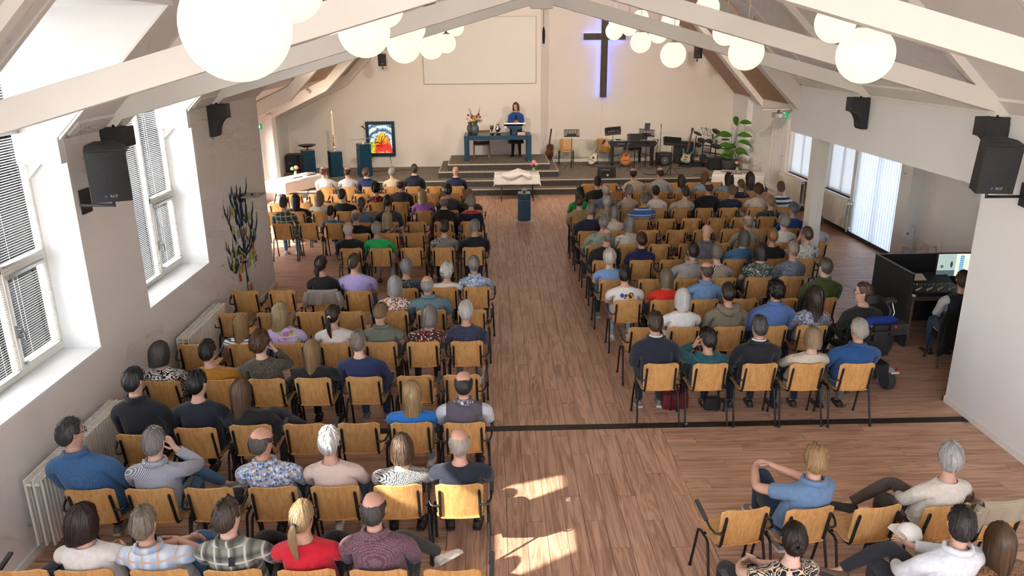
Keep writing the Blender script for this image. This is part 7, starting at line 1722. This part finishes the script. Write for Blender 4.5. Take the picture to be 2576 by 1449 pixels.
def draped(loc, rz, label, mat, drop_b, drop_f, w=.46, name='draped_coat', seed=1):
    """garment hung over a chair back, local frame of the chair"""
    t = thing(name, label, 'coat', loc, rz); r = random.Random(seed); p = [r.uniform(0, 6) for _ in range(4)]; V = []; F = []; nx, ny = 18, 16
    top = .832
    for j in range(ny+1):
        f = j/ny
        for i in range(nx+1):
            u = i/nx*2-1; x = u*w/2*(1+.08*sin(f*6+p[0]))
            arc = -.035*(1-u*u)
            if f < .55:      # behind the backrest
                s = (.55-f)/.55; z = top-drop_b*s*(1+.10*sin(u*5+p[1])); y = -.232+arc-.012+s*.035*(.5+.5*sin(u*9+p[2]))*-1+(.78*0)
                y += min(s*drop_b, .37)*.21*.9-.006
            elif f < .68:
                a = (f-.55)/.13*pi; z = top+.022*sin(a)+.002; y = -.232+arc-.012*cos(a)+.006
            else:
                s = (f-.68)/.32; z = top-drop_f*s*(1+.12*sin(u*4+p[3])); y = -.205+arc+.02*s+.012*sin(u*8+p[1])*s+s*drop_f*.2
            V.append((x, y, z))
    for j in range(ny):
        for i in range(nx): a = j*(nx+1)+i; F.append((a, a+1, a+nx+2, a+nx+1))
    o = MB().add(V, F).build('fabric', mat, t, smooth='all'); so = o.modifiers.new('thickness', 'SOLIDIFY'); so.thickness = .012; so.offset = 1
    sb = o.modifiers.new('smooth', 'SUBSURF'); sb.levels = sb.render_levels = 1
    for s in (-1, 1):
        MB().tube([(s*w*.46, -.235, top-.02), (s*(w*.55), -.24, top-.14), (s*(w*.56), -.235, top-.14-drop_b*.55)], [.045, .05, .038], 10).build('sleeve', mat, t, smooth='all')
    return t
def seat_of(row, rank):
    for r_, k, x, y, s in SEATS:
        if r_ == row and k == rank: return x, y
def ch(row, rank): return CHAIRS[(row, rank)]
def on_chair(row, rank, z=0): c = ch(row, rank); return (c.location.x, c.location.y, z), c.rotation_euler.z
def rank_at(row, x): return min((abs(s[2]-x), s[1]) for s in SEATS if s[0] == row)[1]
p_, r_ = on_chair('L7', rank_at('L7', -2.5)); draped(p_, r_, 'heathered beige cardigan hung over the chair of the black jumper', cloth('plain:8d8379'), .20, .12, .47, 'cardigan', 3)
draped((6.26, 9.60, 0), radians(-6), 'long black coat hung over the sound desk chair', cloth('plain:0d0d0f'), .62, .15, .50, 'black_coat', 4)
def crumpled(loc, rz, label, spec, sx, sy, sz, name='folded_jacket', seed=1):
    t = thing(name, label, 'jacket', loc, rz); r = random.Random(seed); ph = [r.uniform(0, 6) for _ in range(6)]; mb = MB(); V = []; F = []; n, m = 20, 10
    for j in range(m+1):
        th = -pi/2+pi*j/m
        for i in range(n):
            a = 2*pi*i/n; k = 1+.16*sin(3*a+ph[0])*cos(2*th+ph[1])+.10*sin(5*a+ph[2]+3*th); V.append((sx*cos(th)*cos(a)*k, sy*cos(th)*sin(a)*k, max(0, sz*(sin(th)*k+.75))))
    for j in range(m):
        for i in range(n): F.append((j*n+i, j*n+(i+1) % n, (j+1)*n+(i+1) % n, (j+1)*n+i))
    o = mb.add(V, F).build('fabric', cloth(spec), t, smooth='all'); MB().tube([(-sx*.6, -sy*.5, sz*1.5), (0, -sy*.7, sz*1.75), (sx*.7, -sy*.4, sz*1.4), (sx*.95, sy*.3, sz*.7)], [.03, .04, .035, .02], 8).build('sleeve', cloth(spec), t, smooth='all')
p_, r_ = on_chair('L1', rank_at('L1', -3.33)); crumpled((p_[0]+.12, p_[1]+.05, .463), r_, 'navy jacket piled on the leftmost chair of the nearest row', 'plain:16243f', .17, .16, .09, seed=2)
p_, r_ = on_chair('L2', rank_at('L2', -2.37)); crumpled((p_[0]+.02, p_[1]+.03, .463), r_, 'navy and grey jackets piled on an empty chair in the second row', 'plain:1b2233', .17, .16, .075, seed=3)
p_, r_ = on_chair('L7', rank_at('L7', -3.68)); crumpled((p_[0]+.02, p_[1]+.04, .463), r_, 'dark teal scarf lying on the chair below the wall tree', 'plain:1c3a48', .12, .12, .05, 'scarf', 4)
p_, r_ = on_chair('L8', rank_at('L8', -1.45)); cushion((p_[0], p_[1], .466), r_, 'yellow seat cushion on an empty chair, eighth row, left block')
p_, r_ = on_chair('R8', rank_at('R8', 3.56)); cushion((p_[0], p_[1], .466), r_, 'yellow seat cushion on an empty chair, eighth row, right block')
t = thing('red_handbag', 'dark red handbag on the floor under the last right row', 'bag', (2.18, 8.42, 0)); BAGR = pmat('bag_leather', (.16, .012, .018), .45, .2, 12, .1, 50)
MB().box(-.16, .16, -.07, .07, 0, .20).build('body', BAGR, t, bevel=.04, smooth=True); MB().tube([(-.09, 0, .18), (-.07, 0, .30), (.07, 0, .30), (.09, 0, .18)], .009, 6).build('handle', BAGR, t)
t = thing('shoulder_bag', 'black shoulder bag on the floor under the teal hooded sweater', 'bag', (2.62, 8.35, 0)); MB().box(-.10, .10, -.05, .05, 0, .16).build('body', BLACKP, t, bevel=.03, smooth=True); MB().tube([(-.07, 0, .15), (-.05, 0, .28), (.05, 0, .28), (.07, 0, .15)], .006, 6).build('strap', BLACKP, t)
p_, r_ = on_chair('B1', 5); draped((p_[0], p_[1], 0), r_, 'ribbed beige sweater hung over the rightmost corner chair', cloth('stripes:a89c88:8f836f:.012'), .16, .2, .46, 'sweater', 8)
t = thing('straw_bag', 'brown striped cloth bag on the rightmost corner chair', 'bag', (p_[0]-.10, p_[1]+.06, .466), .3); MB().box(-.12, .12, -.08, .08, 0, .20).build('body', cloth('stripes:5b4636:8f7a62:.02'), t, bevel=.03, smooth=True); MB().tube([(-.06, -.02, .18), (-.05, -.02, .27), (.05, -.02, .27), (.06, -.02, .18)], .008, 6).build('handle', pmat('strap_brown', (.2, .09, .04), .5), t)
_w = [r for k, (r, P) in PEOPLE.items() if k[0] == 'B2' and P['shirt'] == 'plain:d8dce2'][0].location; CAPPOS = (_w.x+.06, _w.y+.40, .715)
t = thing('white_cap', 'white cap held on the knee of the crisp white shirt', 'cap', CAPPOS, .4); MB().lathe([(.085, 0), (.09, .02), (.075, .07), (.03, .10), (.001, .105)], (0, 0, 0), 16).build('crown', WHITE, t, smooth='all'); MB().prism([(-.07, .05), (.07, .05), (.06, .14), (0, .16), (-.06, .14)], 'z', 0, .006).build('brim', WHITE, t)
# ------------------------------------------------------------------ prints on shirts
def shrink(o, target):
    m = o.modifiers.new('print', 'SHRINKWRAP'); m.target = target; m.wrap_method = 'PROJECT'; m.use_project_y = True; m.use_project_z = False; m.use_project_x = False
    m.use_negative_direction = True; m.use_positive_direction = True; m.offset = .0035; m.project_limit = .2
def disc(parent, c, r, col, name, target, n=16, sx=1):
    mb = MB(); mb.add([(c[0], c[1], c[2])]+[(c[0]+r*sx*cos(2*pi*(i+.5)/n), c[1], c[2]+r*sin(2*pi*(i+.5)/n)) for i in range(n)], [(0, 1+i, 1+(i+1) % n) for i in range(n)])
    o = put(name, mb.mesh(name, pmat('print_%s' % ''.join('%02x' % int(v*255) for v in col), col, .8, .05, 30), fixn=False), parent); shrink(o, target); return o
def petals(parent, c, r, col, name, target, n=8, a0=0, a1=2*pi):
    mb = MB()
    for k in range(n):
        a = a0+(a1-a0)*k/n; d = (cos(a), sin(a)); s = (-sin(a), cos(a)); w = r*.20
        P_ = [(d[0]*r*f+s[0]*w*g, d[1]*r*f+s[1]*w*g) for f, g in ((.15, 0), (.45, -.9), (.8, -.8), (1, 0), (.8, .8), (.45, .9))]
        mb.add([(c[0]+x, c[1], c[2]+z) for x, z in P_], [tuple(range(6))])
    o = put(name, mb.mesh(name, pmat('print_%s' % ''.join('%02x' % int(v*255) for v in col), col, .8, .05, 30), fixn=False), parent); shrink(o, target)
for key, (root, P) in PEOPLE.items():
    so = P['shirt_obj']
    if P['shirt'].startswith('tee'):
        LIL, YL, PKK, CR = (.20, .12, .42), (.62, .58, .12), (.45, .16, .42), (.80, .76, .62)
        petals(so, (-.10, -.30, .905), .034, YL, 'print_flower', so, 9); disc(so, (-.10, -.301, .905), .011, LIL, 'print_dot', so, 12)
        petals(so, (.035, -.30, .92), .042, YL, 'print_flower', so, 10); disc(so, (.035, -.301, .92), .013, LIL, 'print_dot', so, 12)
        disc(so, (-.03, -.2995, .905), .03, PKK, 'print_patch', so, 14, 1.4); disc(so, (-.03, -.2995, .84), .03, PKK, 'print_patch', so, 14, 3.6)
        petals(so, (.10, -.30, .80), .03, (.5, .5, .12), 'print_flower', so, 8)
        m_ = pmat('print_cream', CR, .8, .03, 30)
        for txt, zz, xx in (('Summer', .875, -.015), ('Festival', .83, -.005)):
            o = text_mesh('print_lettering', txt, .062, m_, so, (xx, -.32, zz), (pi/2, 0, 0), 0); mt = Matrix.Rotation(pi/2, 4, 'X'); mt.translation = (xx, -.32, zz)
            o.data.transform(mt); o.location = (0, 0, 0); o.rotation_euler = (0, 0, 0); shrink(o, so)
    if P['shirt'].startswith('flower'):
        PU, DK, YE = (.09, .07, .26), (.012, .012, .03), (.75, .42, .01)
        disc(so, (-.085, -.30, .865), .030, PU, 'print_circle', so, 18); disc(so, (-.03, -.30, .865), .022, DK, 'print_patch', so, 14); disc(so, (-.03, -.301, .865), .011, PU, 'print_circle', so, 12)
        disc(so, (.04, -.2995, .865), .040, DK, 'print_patch', so, 16); petals(so, (.035, -.3005, .84), .060, YE, 'print_flower', so, 9); disc(so, (-.045, -.30, .83), .016, PU, 'print_circle', so, 12); disc(so, (.035, -.3015, .84), .012, DK, 'print_dot', so, 12)
    if P['shirt'].startswith('plaid:8a8c80'):
        disc(so, (0, -.30, .85), .045, (.015, .016, .02), 'back_patch', so, 4, .7)
# ------------------------------------------------------------------ the speaker
P = dict(pelvis=(0, 0, .93), head=(.0, .035, 1.585), neck=(0, .0, 1.405), w=.98, d=.98, sh=.155, hs=1.06, hair='bob', haircol='6b4a30', shirt='knit:1f4f9e:173f86', sleeve='l', trousers='0c0c0e',
         turn=radians(-22), nod=radians(-10), seed=5, arm=.95, leg=.92, skin='d3a28c', lv=2, shoes='dark', tights=True,
         joints={'armR': ((.225, .06, 1.13), (.065, .27, 1.12), (-.75, .5, .1)), 'armL': ((-.225, .06, 1.13), (-.06, .26, 1.11), (.75, .5, .1)), 'legR': ((.095, .03, .50), (.11, -.02, .10), (.22, .16, .06)), 'legL': ((-.10, .02, .50), (-.12, .0, .10), (-.10, .22, .06))})
sp = build_person('person in blue cardigan and black dress standing at the book stand', (.80, 25.02, TIER), pi, P)
DRESS = cloth('plain:0d0d10'); V = []; F = []; n = 28
for j, (z, a, b) in enumerate(((1.06, .165, .13), (.96, .185, .15), (.85, .20, .165), (.65, .225, .19), (.48, .25, .215), (.44, .252, .217))):
    for i in range(n): an = 2*pi*i/n; k = 1+.03*sin(an*7)*j/5; V.append((a*k*cos(an), b*k*sin(an), z))
for j in range(5):
    for i in range(n): F.append((j*n+i, j*n+(i+1) % n, (j+1)*n+(i+1) % n, (j+1)*n+i))
o = MB().add(V, F).build('skirt', DRESS, sp, smooth='all'); o.modifiers.new('thickness', 'SOLIDIFY').thickness = .004
MB().add([(-.022, .128, 1.33), (.022, .128, 1.33), (.028, .150, 1.22), (.035, .152, 1.06), (-.035, .152, 1.06), (-.028, .150, 1.22)], [(0, 1, 2, 3, 4, 5)]).build('dress_front', DRESS, sp)
# ------------------------------------------------------------------ wheelchair and its user
WX, WY, WZ = 4.66, 9.0, .10
wc = thing('power_wheelchair', 'black and blue power wheelchair at the end of the second right row', 'wheelchair', (WX, WY, 0), radians(8))
WBLUE = pmat('wheelchair_blue', (.006, .025, .22), .6, .25, 10, .2, 60); TYRE = pmat('tyre_grey', (.05, .05, .05), .85, .15, 20, .3, 60)
MB().box(-.26, .26, -.30, .30, .20, .38).build('base', BLACKP, wc, bevel=.03)
MB().box(-.24, .24, -.22, .28, .46, .53).build('seat_pad', BLACKP, wc, bevel=.03, smooth=True)
tilt_mb(curved_panel(.50, .56, .05, .06, .12, .46, 11, 9), radians(10), (0, -.22, .52)).build('backrest', WBLUE, wc, smooth=True)
tilt_mb(curved_panel(.40, .40, .04, .05, .05, .40, 9, 7), radians(10), (0, -.30, .55)).build('back_shell', BLACKP, wc, smooth=True)
for sx in (-1, 1):
    for yy, r_w in ((-.22, .12), (.22, .16)):
        w_ = MB().lathe([(r_w*.55, -.03), (r_w*.92, -.045), (r_w, -.025), (r_w, .025), (r_w*.92, .045), (r_w*.55, .03)], (sx*.31, yy, r_w), 22, 'x').build('wheel', TYRE, wc, smooth=True); MB().lathe([(r_w*.5, -.02), (r_w*.55, .0), (r_w*.5, .02)], (sx*.31, yy, r_w), 14, 'x').build('hub', STEEL, w_)
    MB().box(sx*.31-.055, sx*.31+.055, -.36, -.10, .26, .285).build('mudguard', pmat('guard_white', (.62, .62, .62), .5), wc, bevel=.01)
    MB().box(sx*.30-.03, sx*.30+.03, -.12, .20, .70, .74).build('arm_pad', BLACKP, wc, bevel=.012); MB().tube([(sx*.28, -.18, .45), (sx*.30, -.16, .72), (sx*.30, .1, .71)], .014, 8).build('arm_tube', BLACK, wc)
MB().tube([(-.20, -.36, .94), (-.22, -.50, .90), (.22, -.50, .90), (.24, -.36, .94)], .016, 8).build('push_handle', BLACK, wc)
MB().box(.06, .30, -.48, -.36, .84, .98).build('control_box', BLACKP, wc, bevel=.015); MB().box(-.14, .06, -.46, -.34, .76, .98).build('battery_pack', BLACK, wc, bevel=.015); MB().lathe([(.016, 0), (.016, .012)], (.12, -.482, .95), 10, 'y').build('red_button', pmat('button_red', (.6, .02, .02), .4), wc)
MB().box(.27, .31, -.40, -.385, .32, .355).build('tail_light', emat('tail_red', (.5, .03, .015), .12), wc)
MB().tube([(.10, -.36, .98), (.13, -.33, 1.12), (.10, -.24, 1.22), (.06, -.17, 1.26)], .012, 8).build('headrest_arm', BLACK, wc); MB().box(.05, .20, -.33, -.24, 1.20, 1.25).build('switch_unit', BLACKP, wc, bevel=.01)
tilt_mb(curved_panel(.20, .10, .035, .03, .03, .20, 9, 6), 0, (0, -.135, 1.16)).build('headrest', BLACKP, wc, smooth=True)
MB().tube([(.16, -.30, 1.2), (.18, -.34, 1.08), (.12, -.37, 1.0)], .005, 6).build('white_cable', WHITE, wc); MB().tube([(-.14, -.40, .96), (-.17, -.42, .88), (-.08, -.43, .80), (.0, -.42, .77)], .005, 6).build('yellow_cable', pmat('cable_yellow', (.6, .5, .05), .5), wc)
for sx in (-1, 1): MB().box(sx*.11-.07, sx*.11+.07, .58, .80, .12, .14).build('footplate', BLACK, wc)
MB().tube([(0, .2, .3), (0, .5, .22), (0, .68, .13)], .025, 8).build('footrest_hanger', BLACK, wc)
seat_person('wheel', WX, WY, radians(8), (-.04, .0, 1.14, 'short', '5a3d28', 'abstract:101113:2a2c30', 'l', '16181d', 'turn=-58,glasses', ''), 'person in black sweatshirt and glasses sitting in the wheelchair', .10, {'row': 'wheel'})
# ------------------------------------------------------------------ loose papers, row ends
t = thing('paper_scrap', 'small white paper scrap on the dark floor strip', 'paper', (2.21, 7.97, .006), .5); MB().box(-.02, .02, -.012, .012, 0, .004).build('sheet', WHITE, t)
